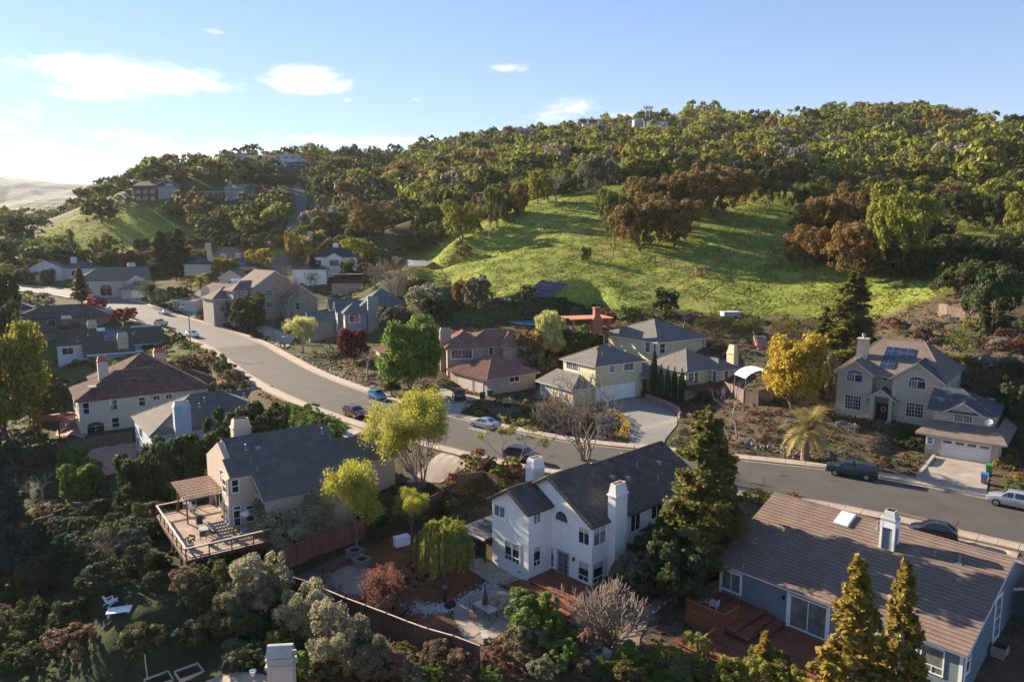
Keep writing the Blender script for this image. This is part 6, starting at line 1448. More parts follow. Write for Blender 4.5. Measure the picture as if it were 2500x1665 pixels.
# -- individually placed trees: (kind, foot x, foot y, top, width, colour, label)
for a in [
 ('lime', 1031, 1201, 938, 250, 'lime', 'largest lime-green multi-stemmed tree between the grey-roofed and the white house', 0),
 ('lime', 874, 1342, 1118, 165, 'lime', 'smaller lime-leaved tree growing by the fence at the beige house corner', 1),
 ('lime', 1003, 1308, 1192, 95, 'lime', 'slender upright yellow-green tree behind the white storage box', 1),
 ('weeping', 1085, 1428, 1266, 145, 'limeD', 'weeping pepper tree on red mulch left of the white house', 0),
 ('twigbush', 945, 1495, 1380, 145, 'red2', 'reddish twiggy round tree above the long garden fence', 0),
 ('olive', 715, 1352, 1205, 200, 'gg', 'big grey-green olive tree against the beige house wall', 0),
 ('twigbush', 636, 1362, 1300, 80, 'orange', 'small orange-leaved tree at the corner of the raised deck', 0),
 ('olive', 640, 1500, 1338, 150, 'gg', 'tall silvery olive tree below the raised deck, topmost of its row', 1),
 ('olive', 585, 1520, 1425, 110, 'ggd', 'low olive tree spilling left of the tall silvery olive', 0),
 ('olive', 745, 1560, 1425, 130, 'gg', 'middle olive tree beside the start of the long fence', 0),
 ('olive', 820, 1640, 1478, 150, 'gg', 'large olive tree under the long fence, left of a small yellow shrub', 1),
 ('olive', 890, 1665, 1545, 110, 'ggd', 'small olive tree at the bottom of the picture under the long fence', 0),
 ('dense', 655, 1140, 975, 150, 'dk', 'dark glossy evergreen behind the beige chimney', 0),
 ('dense', 575, 1165, 985, 140, 'dk', 'dark glossy evergreen left of the beige chimney', 1),
 ('dense', 490, 1200, 1052, 140, 'dk', 'dark evergreen between the pale blue house and the brown pergola', 0),
 ('dense', 405, 1235, 1062, 150, 'dk', 'dark evergreen right of the blue pool', 1),
 ('dense', 345, 1260, 1100, 120, 'dk', 'dark evergreen screening the left end of the raised deck', 0),
 ('leafy', 30, 1090, 775, 190, 'yg', 'big yellow-green tree at the left edge beside the small cedar pergola', 0),
 ('dense', 95, 1010, 880, 90, 'oliveD', 'dark tree between the left edge tree and the cream house deck', 0),
 ('redwood', 15, 1400, 1040, 150, 'teal', 'dark blue-green conifer at the left edge above the play court', 0),
 ('redwood', -70, 1330, 900, 220, 'teal', 'huge dark conifer cut off by the left edge', 0),
 ('dense', 5, 830, 640, 110, 'dk', 'dark round tree by the light grey house at the left edge', 0),
 ('dense', 25, 905, 735, 90, 'oliveD', 'olive tree below the light grey house at the left edge', 1),
 ('dense', 185, 1165, 1080, 80, 'green', 'small round green tree at the head of the turquoise pool', 0),
 ('dense', 203, 1230, 1122, 110, 'green', 'second round green tree beside the pool, nearer the play court', 1),
 ('bare', 105, 1250, 1155, 60, 'grey', 'bare white-stemmed sapling standing on the play court edge', 0),
 ('barewide', 275, 1375, 1288, 130, 'grey', 'wide bare grey tree in the dark garden left of the raised deck', 1),
 ('redwood', 1712, 1395, 990, 240, 'redw', 'tall olive-green redwood between the white and the slate blue house', 0),
 ('dense', 1650, 1470, 1300, 180, 'dk', 'dark evergreen filling the gap under the tall redwood', 0),
 ('dense', 1610, 1400, 1270, 110, 'dk', 'dark shrubby tree against the shaded wall of the white house', 1),
 ('dense', 1548, 1448, 1352, 115, 'ggd', 'rounded grey-green tree at the right corner of the white house', 0),
 ('baretwig', 1470, 1590, 1425, 235, 'grey', 'wide leafless mound of grey twigs in front of the white house', 0),
 ('dense', 1305, 1560, 1455, 140, 'green', 'bright green juniper left of the grey twig mound', 1),
 ('thinfir', 1535, 1640, 1560, 90, 'green', 'ragged green juniper below the grey twig mound', 1),
 ('leafy', 1010, 965, 765, 170, 'green', 'tall mid-green tree in front of the mauve tiled house', 0),
 ('thinfir', 955, 965, 868, 60, 'redw', 'dark young conifer at the foot of the tall green tree', 0),
 ('lime', 742, 862, 768, 100, 'pale', 'pale yellow-green globe tree before the grey-green house', 1),
 ('leafy', 862, 885, 797, 82, 'maroon', 'dark maroon-leaved tree left of the mauve house', 0),
 ('barefine', 808, 888, 800, 90, 'grey', 'leafless brown tree between the pale globe tree and the maroon tree', 0),
 ('bare', 896, 926, 848, 70, 'grey', 'pale bare tree in the gravel garden left of the tall green tree', 0),
 ('barefine', 670, 832, 752, 38, 'grey', 'narrow leafless street tree left of the pale globe tree', 0),
 ('barewide', 710, 790, 640, 100, 'grey', 'tall bare tree in front of the mauve-grey gabled house', 1),
 ('barefine', 760, 735, 660, 60, 'grey', 'bare brown tree right of the mauve-grey gabled house', 0),
 ('barewide', 1427, 1130, 902, 240, 'grey', 'big leafless grey tree standing in front of the yellow house', 0),
 ('fewleaf', 1256, 1150, 1008, 170, 'yg', 'thin nearly bare tree with a few yellow leaves behind the left white chimney', 0),
 ('bare', 1800, 1062, 925, 80, 'grey', 'white-barked bare tree beside the cypress house balcony', 1),
 ('leafy', 1938, 1003, 805, 160, 'gold', 'golden-leaved tree between the yellow and the tan house', 0),
 ('dense', 2015, 965, 850, 70, 'ggd', 'grey-green tree tucked behind the golden tree', 1),
 ('redwood', 2072, 905, 662, 150, 'redw', 'tall dark redwood rising behind the tan chimney', 0),
 ('redwood', 2010, 890, 745, 90, 'redw', 'shorter redwood left of the tall one behind the golden tree', 1),
 ('dense', 1480, 800, 752, 60, 'red2', 'red-leaved bush tree right of the cedar pergola', 0),
 ('dense', 1440, 842, 788, 66, 'green', 'round green tree below the cedar pergola', 1),
 ('dense', 1538, 795, 742, 64, 'green', 'rounded green tree above the yellow house roof', 0),
 ('dense', 1625, 770, 700, 72, 'oliveD', 'green oak-like tree at the foot of the grassy hill fence', 0),
 ('leafy', 1340, 880, 752, 90, 'pale', 'sparse yellow-green tree before the swimming pool', 0),
 ('dense', 1290, 895, 800, 88, 'rust', 'rust-red tree right of the mauve house', 0),
 ('dense', 1400, 880, 800, 70, 'oliveD', 'dull green tree left of the yellow house upper storey', 0),
 ('bush', 1322, 918, 858, 78, 'ggd', 'rounded grey-green bush tree beside the wooden fence', 0),
 ('barefine', 1670, 800, 750, 110, 'grey', 'wide bare pinkish tree above the yellow house roof', 0),
 ('dense', 1040, 775, 690, 110, 'gg', 'pale olive tree behind the mauve house', 0),
 ('dense', 1062, 790, 722, 80, 'oliveD', 'dark green tree directly behind the mauve house roof', 1),
 ('dense', 1165, 760, 668, 72, 'ggd', 'tall grey-green tree below the hill fence', 0),
 ('dense', 1125, 745, 678, 50, 'rust', 'rusty brown narrow tree below the hill fence', 0),
 ('dense', 960, 800, 745, 80, 'ggd', 'grey-green tree right of the broad grey chimney', 1),
 ('barewide', 962, 722, 622, 125, 'grey', 'wide bare grey tree on the slope above the twin-gabled house', 0),
 ('dense', 850, 690, 630, 46, 'olive', 'small rounded olive tree beside the dark garden pavilion', 0),
 ('dense', 905, 690, 640, 66, 'bronze', 'brownish tree right of the dark garden pavilion', 1),
 ('thinfir', 762, 690, 618, 62, 'bronze', 'brown-green tree left of the dark garden pavilion', 0),
 ('palm', 373, 745, 682, 80, 'palmd', 'feather palm on the corner of the side street', 0),
 ('thinfir', 200, 746, 650, 52, 'bronze', 'tall thin olive-brown tree by the far street corner', 0),
 ('dense', 292, 722, 668, 58, 'yg', 'round yellow-green tree on the lawn of the tan house', 0),
 ('dense', 237, 760, 722, 56, 'pink', 'bright red-leaved tree left of the parked cars', 0),
 ('dense', 304, 786, 750, 62, 'red', 'dusky red tree behind the solar roofed house', 1),
 ('redwood', 395, 672, 562, 70, 'dk', 'dark spire conifer left of the brown chimneys house', 0),
 ('redwood', 440, 672, 555, 88, 'dk', 'taller dark conifer beside the brown chimneys house', 1),
 ('dense', 551, 672, 625, 76, 'yg', 'round yellow-green tree beyond the long tan roof', 0),
 ('dense', 632, 652, 606, 62, 'gold', 'orange-yellow tree beyond the red-leaved tree', 1),
 ('dense', 628, 697, 655, 74, 'red', 'red-leaved tree behind the long tan gable roof', 0),
 ('dense', 523, 778, 708, 60, 'olive', 'first rounded olive shrub tree along the far kerb', 0),
 ('dense', 565, 790, 725, 50, 'ggd', 'second rounded shrub tree along the far kerb, greyer', 1),
 ('dense', 612, 808, 712, 92, 'oliveD', 'largest of the rounded evergreen trees along the far kerb', 0),
 ('dense', 446, 745, 698, 60, 'oliveD', 'olive tree right of the feather palm', 1),
 ('palm', 490, 712, 664, 45, 'palm', 'small yellowish palm before the glazed bay of the long tan house', 0),
 ('fanpalm', 178, 652, 556, 22, 'dk', 'tall shaggy palm with a dead-leaf skirt on the far left slope', 0),
 ('palm', 745, 640, 570, 50, 'palm', 'golden palm before the tall beige house', 0), ('palm', 778, 620, 558, 46, 'palm', 'second golden palm, nearer the brown hip roof', 0),
 ('dense', 716, 650, 562, 34, 'gold', 'narrow golden hedge tree left of the slim chimney column', 1), ('dense', 765, 645, 598, 60, 'gold', 'yellow-leaved tree behind the white navy-roofed house', 0),
 ('palm', 1965, 1122, 985, 125, 'palm', 'stout feather palm on the mulch slope before the tan house', 0),
 ('dense', 1445, 1075, 1035, 50, 'orange', 'unused', 0),
]:
 if a[6] == 'unused': continue
 sp, px, pyb, top, wpx, col, lab, var = a
 T(sp, px, pyb, top, wpx, col, lab, cat='palm' if 'palm' in sp else 'tree', var=var % len(SP[sp]), rz=px % 6.28)
# five cypress columns against the yellow house
for i, (px, pyb, top, w, l) in enumerate([(1595, 968, 838, 17, 'tallest columnar cypress, leftmost against the yellow house corner'), (1612, 974, 888, 15, 'second columnar cypress from the left by the yellow house'), (1629, 976, 892, 15, 'middle columnar cypress of the row of five'), (1645, 978, 894, 15, 'fourth columnar cypress from the left'), (1663, 981, 898, 16, 'rightmost columnar cypress next to the balcony')]):
 T('cypress', px, pyb, top, w * 1.15, 'dk', l, group='columnar cypresses beside the yellow house')
# the pair of firs cut by the lower edge, in front of the slate blue house
T('thinfir', 2068, 1790, 1352, 190, 'fir', 'left and broader of the two golden-green firs before the slate blue house', var=0, Y=40)
T('thinfir', 2180, 1790, 1360, 150, 'fir', 'right and slimmer of the two golden-green firs before the slate blue house', var=1, Y=41)
T('thinfir', 1866, 1640, 1538, 70, 'fir', 'little fir between the red deck and the bottom hedge', var=1)
# big oaks on and around the grassy hill
OAK = [
 ('bigoak', 1500, 600, 455, 105, 'olive', 'tall dark yellow-green oak at the left end of the hilltop grove'), ('bigoak', 1560, 612, 478, 150, 'bronze', 'massive bronze oak leaning over the hill slope'), ('bigoak', 1590, 560, 425, 160, 'bronze', 'high bronze oak at the left of the hilltop grove'), ('bigoak', 1680, 560, 398, 170, 'bronze', 'largest bronze oak in the middle of the hilltop grove'),
 ('bigoak', 1645, 605, 468, 160, 'bronze', 'low spreading bronze oak under the largest one'), ('bigoak', 1740, 530, 405, 140, 'bronze', 'bronze oak between the largest and the amber oak'), ('bigoak', 1790, 510, 400, 120, 'rust', 'amber-tinted oak with a dark forked trunk on the hilltop'), ('oak', 1880, 505, 402, 70, 'oliveD', 'dark oak right of the amber oak'),
 ('bigoak', 1975, 545, 430, 120, 'olive', 'green oak above the rust oaks on the right'), ('bigoak', 1985, 655, 545, 150, 'rust', 'low rust-coloured oak hanging over the bench'), ('bigoak', 2010, 610, 465, 170, 'rust', 'upper rust oak behind the bench'), ('bigoak', 2090, 680, 520, 170, 'rust', 'broad rust oak right of the bench'), ('bigoak', 2095, 600, 440, 160, 'bronze', 'tall bronze oak behind the rust oaks'), ('bigoak', 2190, 680, 438, 190, 'yg', 'large yellow-green oak with pale crooked limbs'),
 ('oak', 2020, 470, 398, 80, 'green', 'fresh green tree above the rust oaks'), ('bigoak', 2330, 560, 460, 130, 'oliveD', 'dark oak at the upper right edge of the meadow'), ('bigoak', 2420, 570, 465, 130, 'oliveD', 'second dark oak at the right edge of the meadow'), ('bigoak', 2500, 590, 465, 110, 'yg', 'bright yellow-green oak cut by the right edge'),
 ('bigoak', 1453, 480, 362, 120, 'ggd', 'tall grey-brown gum tree on the hill crest'), ('oak', 1550, 445, 378, 92, 'limeD', 'round bright green tree behind the hill crest'), ('oak', 808, 590, 515, 100, 'olive', 'dark domed oak left of the brown oaks'), ('bigoak', 905, 580, 482, 130, 'bronze', 'broad brown oak beside the orchard slope'),
 ('oak', 1025, 525, 460, 78, 'bronze', 'round brown oak at the top of the orchard slope'), ('bigoak', 1128, 590, 486, 115, 'yg', 'yellow-olive oak standing over the garden swing'), ('oak', 1105, 510, 448, 70, 'oliveD', 'dark oak behind the yellow-olive oak'), ('oak', 1213, 555, 450, 70, 'olive', 'olive oak along the hill fence, left one'), ('oak', 1260, 530, 445, 70, 'bronze', 'brownish oak along the hill fence, second one'),
 ('oak', 1312, 500, 415, 62, 'yg', 'golden-topped oak by the left flank of the meadow'), ('barefine', 1358, 495, 420, 70, 'grey', 'bare grey-brown tree between golden oak and gum tree'), ('shrub', 1128, 632, 587, 46, 'bronze', 'rounded isolated bush inside the left fence corner'), ('oak', 2420, 800, 640, 130, 'dk', 'dark tree above the wooden fence at the right'), ('thinfir', 2395, 780, 690, 60, 'ggd', 'grey-green young fir beside the wooden fence'),
 ('bigoak', 2560, 860, 700, 160, 'dk', 'dark tree mass beyond the right edge'), ('dense', 2480, 1040, 930, 110, 'dk', 'dark evergreen behind the garage of the tan house'), ('oak', 250, 545, 478, 90, 'oliveD', 'dark leaning pine on the left green slope'), ('oak', 1430, 640, 601, 30, 'oliveD', 'little oak by the fence line on the meadow')]
for sp, px, pyb, top, w, col, l in OAK: T(sp, px, pyb, top, w, col, l, jit=.05)
# dark trees outside the left edge and below it that keep the lower left garden in the shade
for k, (x, y, h) in enumerate([(-75, 70, 17), (-82, 80, 19), (-90, 92, 17), (-62, 58, 14), (-98, 104, 16), (-70, 50, 15), (-110, 118, 15), (-60, 42, 14), (-100, 84, 19), (-112, 98, 18), (-122, 132, 14)]):
 if abs(x) / y < .62: continue
 plant('redwood', (x, y, tz(x, y) - .3), h / 13.5, h / 13.5, 'teal', 'tall dark redwood standing just outside the left edge of the view', group='redwoods beyond the left edge', jit=.1)

# ---- woods: trees on the two hills. The nearest 250 are things, the rest one mass
def wood_col(x, y, r):
 u = r.random(); n = float(vnoise(np.array([x]), np.array([y]), 45, 77)[0])
 left = x < -60
 if left: pal = [('oliveD', .35), ('olive', .25), ('dk', .2), ('yg', .08), ('bronze', .12)]
 else: pal = [('yg', .34 + .3 * n), ('olive', .30), ('oliveD', .10), ('bronze', .13), ('dk', .03), ('grey', .07), ('limeD', .05)]
 s = sum(p for _, p in pal); u *= s
 for c, p in pal:
  if u < p: return c
  u -= p
 return 'olive'
CLEAR = [(at_y(px, py, Y)) for px, py, Y in [(375, 470, 325), (575, 480, 325)]]
houses_xy = [(o.location.x, o.location.y) for o in COL.objects if o.get('category') in ('house', 'pavilion')]
rw = random.Random(99); cand = []
KN2 = [(p.x, p.y) for p in KNOLL]; LG2 = [(p.x, p.y) for p in LEFTG]
step = 11.0; y = 215.0
occupied = [(o.location.x, o.location.y) for o in COL.objects if o.get('category') in ('tree', 'palm')]
STEEP = [at_y(720, 450, 400), at_y(738, 490, 370), at_y(722, 540, 335), at_y(700, 600, 305)]
def near_road(x, y):
 d = min(math.hypot(x - a.x, y - a.y) for a in [STEEP[0].lerp(STEEP[1], t / 5) for t in range(6)] + [STEEP[1].lerp(STEEP[2], t / 5) for t in range(6)] + [STEEP[2].lerp(STEEP[3], t / 5) for t in range(6)]); return d < 8
while y < 640:
 x = -.85 * y - 20
 while x < .95 * y + 30:
  px, py = x + rw.uniform(-.42, .42) * step, y + rw.uniform(-.42, .42) * step; x += step * (1 + .25 * (y > 420))
  A = np.array([px]); B = np.array([py])
  if in_poly(A, B, KN2)[0] or (in_poly(A, B, LG2)[0] and rw.random() < .93): continue
  z = tz(px, py)
  if z < 17 + (4 if px < -60 else 0) and not (px > 60): 
   if not (px < -150 and rw.random() < .55 and z > 4 and py > 300): continue
  if py < 262 and px < 40 and not (px < -165): continue
  if any(abs(px - a) < 11 and -9 < py - b < 12 for a, b in houses_xy if b > 200): continue
  if any((px - a) ** 2 + (py - b) ** 2 < 36 for a, b in occupied): continue
  if near_road(px, py): continue
  # hidden from every likely viewpoint behind the crest: skip
  cand.append((px, py, z))
 y += step * .86 * (1 + .25 * (y > 420))
# keep those not hidden by terrain
SKY = [(-400, 560), (0, 530), (110, 535), (190, 505), (240, 452), (300, 426), (380, 408), (440, 395), (500, 383), (600, 365), (700, 372), (850, 384), (950, 372), (1050, 352), (1200, 335), (1260, 322), (1340, 300), (1400, 303), (1450, 292), (1500, 282), (1560, 300), (1650, 280), (1740, 268), (1800, 292), (1900, 300), (1960, 288), (2000, 277), (2100, 264), (2200, 267), (2300, 282), (2400, 292), (2500, 305), (3200, 330)]
def proj(x, y, z):
 dz = z - CAM_H; fw = y * math.cos(PITCH) - dz * math.sin(PITCH); return 1250 + FPX * x / fw, 832.5 - FPX * (y * math.sin(PITCH) + dz * math.cos(PITCH)) / fw
def below_skyline(x, y, z):
 # the crest in the photograph is the tops of the outermost trees
 u, v = proj(x, y, z + 7.5); return v > np.interp(u, [s[0] for s in SKY], [s[1] for s in SKY]) - 4
def seen(x, y, z, h=8):
 for zz in (z + h,):
  d = math.hypot(x, y); n = int(d / 9)
  for i in range(3, n):
   t = i / n
   if tz(x * t, y * t) > CAM_H + (zz - CAM_H) * t + 1.0: return False
 return True
cand = [c for c in cand if seen(*c) and below_skyline(*c)]
cand.sort(key=lambda c: c[0] ** 2 + c[1] ** 2)
NEARN = 55
names_g = {'grey': 'leafless grey oak', 'oliveD': 'dark olive oak', 'olive': 'olive-green oak', 'dk': 'very dark evergreen oak', 'yg': 'yellow-green oak', 'bronze': 'bronze-brown oak', 'brown': 'leafless brownish oak', 'limeD': 'bright green oak'}
for (x, y, z) in cand[:NEARN]:
 col = wood_col(x, y, rw); left = x < -60; s = rw.uniform(1.0, 1.6)
 lab = f"{names_g[col]} in the wood on the {'left' if left else 'right-hand'} hill"
 plant('oak' if math.hypot(x, y) < 300 else 'faroak', (x, y, z - .3), s, s * rw.uniform(.85, 1.15), col, lab, group=f"{names_g[col]}s of the {'left' if left else 'right-hand'} hill wood", jit=.12)
def forest_mass(name, pts, seed, nl=420, size=.8):
 rng = np.random.default_rng(seed); V = []; T_ = []; Cc = []
 protos = []
 for k in range(8):
  L1 = []; nlb = 8
  for i in range(nlb):
   a = 6.283 * i / nlb + rng.uniform(-.4, .4); rr = 4.4 * rng.uniform(.3, .7) * (i > 0); r = 4.4 * rng.uniform(.3, .46); L1.append(((rr * math.cos(a), rr * math.sin(a), 1.8 + 3.0 * rng.uniform(.3, 1.1)), (r, r, r * .8)))
  P, d, t = lobes_cloud(rng, L1, nl, mini=.4, nmini=8, up=.5); P[:, 2] = np.maximum(P[:, 2], .2)
  n = len(P); nn = _norm(d * 1.2 + rng.normal(size=(n, 3)) * .35); tt = rng.normal(size=(n, 3)); tt = _norm(tt - nn * (tt * nn).sum(1, keepdims=True)); b = np.cross(nn, tt); s = (size * rng.uniform(.6, 1.3, n))[:, None]
  protos.append((np.stack([P - tt * s * .5, P + b * s * .5, P + tt * s * .5, P - b * s * .5], 1).reshape(-1, 3), np.repeat(t, 4)))
 for (x, y, z, s, hs, col) in pts:
  v, t = protos[rng.integers(8)]; a = rng.uniform(0, 6.283); c, sn = math.cos(a), math.sin(a)
  w = np.stack([(v[:, 0] * c - v[:, 1] * sn) * s + x, (v[:, 0] * sn + v[:, 1] * c) * s + y, v[:, 2] * hs + z - .3], 1); V.append(w); T_.append(t); Cc.append(np.tile([*col, 1], (len(v), 1)))
 V = np.concatenate(V); n = len(V) // 4
 me = bpy.data.meshes.new(name); me.vertices.add(len(V)); me.vertices.foreach_set('co', V.ravel()); me.loops.add(n * 4); me.loops.foreach_set('vertex_index', np.arange(n * 4)); me.polygons.add(n); me.polygons.foreach_set('loop_start', np.arange(n) * 4); me.update()
 at = me.attributes.new('tint', 'FLOAT', 'POINT'); at.data.foreach_set('value', np.concatenate(T_).astype(np.float32))
 ca = me.color_attributes.new('leafcol', 'FLOAT_COLOR', 'POINT'); ca.data.foreach_set('color', np.concatenate(Cc).ravel().astype(np.float32))
 me.materials.append(mass_mat()); return link(name, me, kind='stuff')
def mass_mat():
 if 'mass' in MATS: return MATS['mass']
 m = foliage_mat('mass', (.9, .9, .9), (2.0, 2.0, 2.0), .38); t = m.node_tree
 oi = [n for n in t.nodes if n.type == 'OBJECT_INFO'][0]; a = t.nodes.new('ShaderNodeAttribute'); a.attribute_name = 'leafcol'
 for l in list(t.links):
  if l.from_node == oi: t.links.new(a.outputs['Color'], l.to_socket)
 return m
pts = []
for (x, y, z) in cand[NEARN:]:
 col = C_[wood_col(x, y, rw)]; k = 1 + rw.uniform(-.15, .15); s = rw.uniform(1.15, 1.95); pts.append((x, y, z, s, s * rw.uniform(.9, 1.3), tuple(c * k for c in col)))
fm = forest_mass('woodland', pts, 5); tag(fm, 'mixed oak woodland covering both hills behind the houses', 'woodland')
print('WOOD', len(cand), len(fm.data.polygons))
# valley trees far left
pv = []
for i in range(240):
 px = rw.uniform(-300, 300); Y = rw.uniform(430, 760); p = at_y(px, 540, Y); z = tz(p.x, p.y)
 if z > 30: continue
 pv.append((p.x, p.y, z, rw.uniform(.9, 1.9), rw.uniform(1.0, 2.3), tuple(c * rw.uniform(.7, 1.1) for c in C_['oliveD'])))
fv = forest_mass('valley_trees', pv, 8, nl=200, size=1.2); tag(fv, 'dark belt of trees in the far valley at the left', 'woodland')

# ------------------------------------------------------------------ vehicles
tyre = M('tyre', (.02, .02, .02), .9, var=.1); rim_m = M('alloy', (.45, .45, .47), .3, metal=.8, var=.05); lampw = M('headlamp', (.7, .7, .68), .15, spec=.9); lampr = M('tail_lamp', (.35, .01, .01), .25, spec=.7)
carglass = M('car_glass', (.012, .015, .018), .05, var=.3, spec=.9); plast = M('black_plastic', (.02, .02, .022), .6)
def paint(n, c, met=.3): return M('paint_' + n, c, .28, var=.03, metal=met, spec=.6, coat=.8, fine=.03)
PROF = dict(
 sedan=(4.7, 1.80, [(0, .55, .34), (.015, .66, .2), (.10, .80, .2), (.27, .95, .2), (.40, 1.38, .2), (.50, 1.43, .2), (.66, 1.40, .2), (.83, 1.08, .2), (.95, 1.02, .2), (1, .70, .38)], (.27, .83), .95),
 suv=(4.45, 1.85, [(0, .68, .4), (.015, .85, .26), (.10, .98, .26), (.25, 1.08, .26), (.37, 1.58, .26), (.50, 1.65, .26), (.82, 1.62, .26), (.95, 1.15, .26), (.985, 1.05, .28), (1, .75, .42)], (.25, .95), 1.06),
 hatch=(3.75, 1.68, [(0, .52, .34), (.02, .70, .22), (.12, .86, .22), (.24, .98, .22), (.40, 1.44, .22), (.52, 1.50, .22), (.78, 1.46, .22), (.95, 1.0, .22), (.985, .9, .25), (1, .65, .36)], (.24, .95), .98),
 pickup=(5.15, 1.80, [(0, .78, .5), (.012, 1.0, .4), (.09, 1.12, .4), (.25, 1.18, .4), (.335, 1.68, .4), (.44, 1.74, .4), (.53, 1.72, .4), (.575, 1.22, .4), (.985, 1.20, .42), (1, .9, .5)], (.25, .575), 1.16))
def car(kind, loc, rz, col, label, extra=None, group=None):
 L, Wd, st, (g0, g1), belt = PROF[kind]; t = thing('parked_car' if kind != 'pickup' else 'pickup_truck', label, 'car' if kind != 'pickup' else 'pickup truck', loc, rz, group)
 V = []; F = []; n = len(st); hw = Wd / 2
 for (u, zt, zb) in st:
  x = L / 2 - u * L; end = .86 if u in (0, 1) else (.95 if u < .05 or u > .96 else 1); cab = max(0, (zt - belt) / .55)
  wt = hw * end * (.90 - .17 * min(1, cab)); bz = min(belt, zt - .03)
  r = [(-hw * end * .88, zb), (-hw * end * .98, zb + .14), (-hw * end, (zb + bz) / 2 + .05), (-hw * end * .96, bz), (-wt, zt - .03), (-wt * .7, zt + .02), (wt * .7, zt + .02), (wt, zt - .03), (hw * end * .96, bz), (hw * end, (zb + bz) / 2 + .05), (hw * end * .98, zb + .14), (hw * end * .88, zb)]
  V += [(x, y, z) for y, z in r]
 k = 12
 for i in range(n - 1):
  for j in range(k): F.append((i * k + j, (i + 1) * k + j, (i + 1) * k + (j + 1) % k, i * k + (j + 1) % k))
 F += [tuple(range(k)), tuple((n - 1) * k + j for j in reversed(range(k)))]
 mb = MB(); mb.faces(V, F); b = mb.build('body', col, t); me = b.data
 for p in me.polygons: p.use_smooth = True
 try: me.set_sharp_from_angle(angle=R(32))
 except Exception: pass
 # glass panes lie just outside the cabin skin
 def ring(i, j): return Vector(V[i * k + j])
 gi = [i for i in range(n) if g0 - .001 <= st[i][0] <= g1 + .001]
 def pane(nm, q, o=.012):
  c = sum(q, Vector()) / len(q); nn = (q[1] - q[0]).cross(q[2] - q[0]).normalized()
  if nn.dot(c - Vector((c.x * .9, 0, belt - .3))) < 0: nn = -nn
  MB().poly([c + (p - c) * .88 + nn * o for p in q]).build(nm, carglass, t)
 for a, b_ in ((3, 4), (8, 7)):
  cols = gi
  for i in cols[:-1]:
   q = [ring(i, a), ring(i + 1, a), ring(i + 1, b_), ring(i, b_)]
   if (q[0] - q[3]).length < .12: q = [ring(i, a), ring(i + 1, a), ring(i + 1, b_)]
   elif (q[1] - q[2]).length < .12: q = [ring(i, a), ring(i + 1, a), ring(i, b_)]
   pane('side_window', q)
 pane('windscreen', [ring(gi[0], 5), ring(gi[0], 6), ring(gi[1], 6), ring(gi[1], 5)]); pane('rear_window', [ring(gi[-2], 5), ring(gi[-2], 6), ring(gi[-1], 6), ring(gi[-1], 5)])
 wr = .33 if kind in ('sedan', 'hatch') else .37
 for x in (L / 2 - L * .19, -L / 2 + L * .2):
  for s in (-1, 1):
   w = MB().tube([(x, s * (hw - .22), wr), (x, s * (hw + .01), wr)], wr, 16).build('wheel', tyre, t); MB().tube([(x, s * (hw - .1), wr), (x, s * (hw + .025), wr)], wr * .62, 12).build('rim', rim_m, w)
 z = st[1][1] - .08
 for s in (-1, 1):
  MB().box(L / 2 - .16, L / 2 - .02, s * hw * .72 - .16, s * hw * .72 + .16, z - .08, z + .05).build('headlight', lampw, t)
  MB().box(-L / 2 + .01, -L / 2 + .12, s * hw * .78 - .12, s * hw * .78 + .12, belt - .28, belt - .08).build('tail_light', lampr, t)
  MB().box(L / 2 - g0 * L - .35, L / 2 - g0 * L - .2, s * (hw + .07) - .09, s * (hw + .07) + .09, belt - .02, belt + .12).build('mirror', col, t)
 MB().box(L / 2 - .06, L / 2 + .03, -hw * .8, hw * .8, .32, .5).build('front_bumper', plast if kind == 'suv' else col, t); MB().box(-L / 2 - .04, -L / 2 + .05, -hw * .8, hw * .8, .34, .52).build('rear_bumper', plast if kind in ('suv', 'pickup') else col, t)
 if kind == 'pickup':
  if extra == 'shell':
   s = MB(); q = [(-.55, .60), (-2.5, .62)]; s.faces([(-.5, -.82, 1.2), (-2.5, -.82, 1.2), (-2.5, .82, 1.2), (-.5, .82, 1.2), (-.5, -.68, 1.72), (-2.38, -.68, 1.72), (-2.38, .68, 1.72), (-.5, .68, 1.72)], [(0, 4, 5, 1), (1, 5, 6, 2), (2, 6, 7, 3), (3, 7, 4, 0), (4, 7, 6, 5), (0, 1, 2, 3)])
   sh_ = s.build('canopy_shell', col, t); MB().faces([(-.7, -.83, 1.28), (-2.3, -.83, 1.28), (-2.25, -.735, 1.6), (-.7, -.735, 1.6), (-.7, .83, 1.28), (-2.3, .83, 1.28), (-2.25, .735, 1.6), (-.7, .735, 1.6)], [(0, 1, 2, 3), (4, 7, 6, 5)]).build('shell_window', carglass, sh_)
  else: MB().box(-2.45, -.55, -.72, .72, 1.19, 1.245).build('load_bed', plast, t)
 return t
def road_ang(x, y):
 i = int(np.argmin((RC[:, 0] - x) ** 2 + (RC[:, 1] - y) ** 2)); a = RC[max(i - 1, 0)]; b = RC[min(i + 1, len(RC) - 1)]; return math.atan2(b[1] - a[1], b[0] - a[0]), RC[i]
def on_kerb(px, py, z=0., side=1, off_=4.45):
 """parking place on the kerb nearest the given pixel: side 1 = camera side of the street, -1 = hill side"""
 p = at_z(px, py, z); a, c = road_ang(p.x, p.y); i = int(np.argmin((RC[:, 0] - p.x) ** 2 + (RC[:, 1] - p.y) ** 2)); nx, ny = Tn[i]
 d = (p.x - c[0]) * nx + (p.y - c[1]) * ny; k = side * off_ - d
 return Vector((p.x + nx * k, p.y + ny * k, c[2] + .04)), a
P_, a_ = on_kerb(2079, 1162, 0, -1); car('pickup', P_, a_, paint('dark_green', (.012, .045, .038)), 'dark green pickup truck with canopy shell parked below the tan house', 'shell')
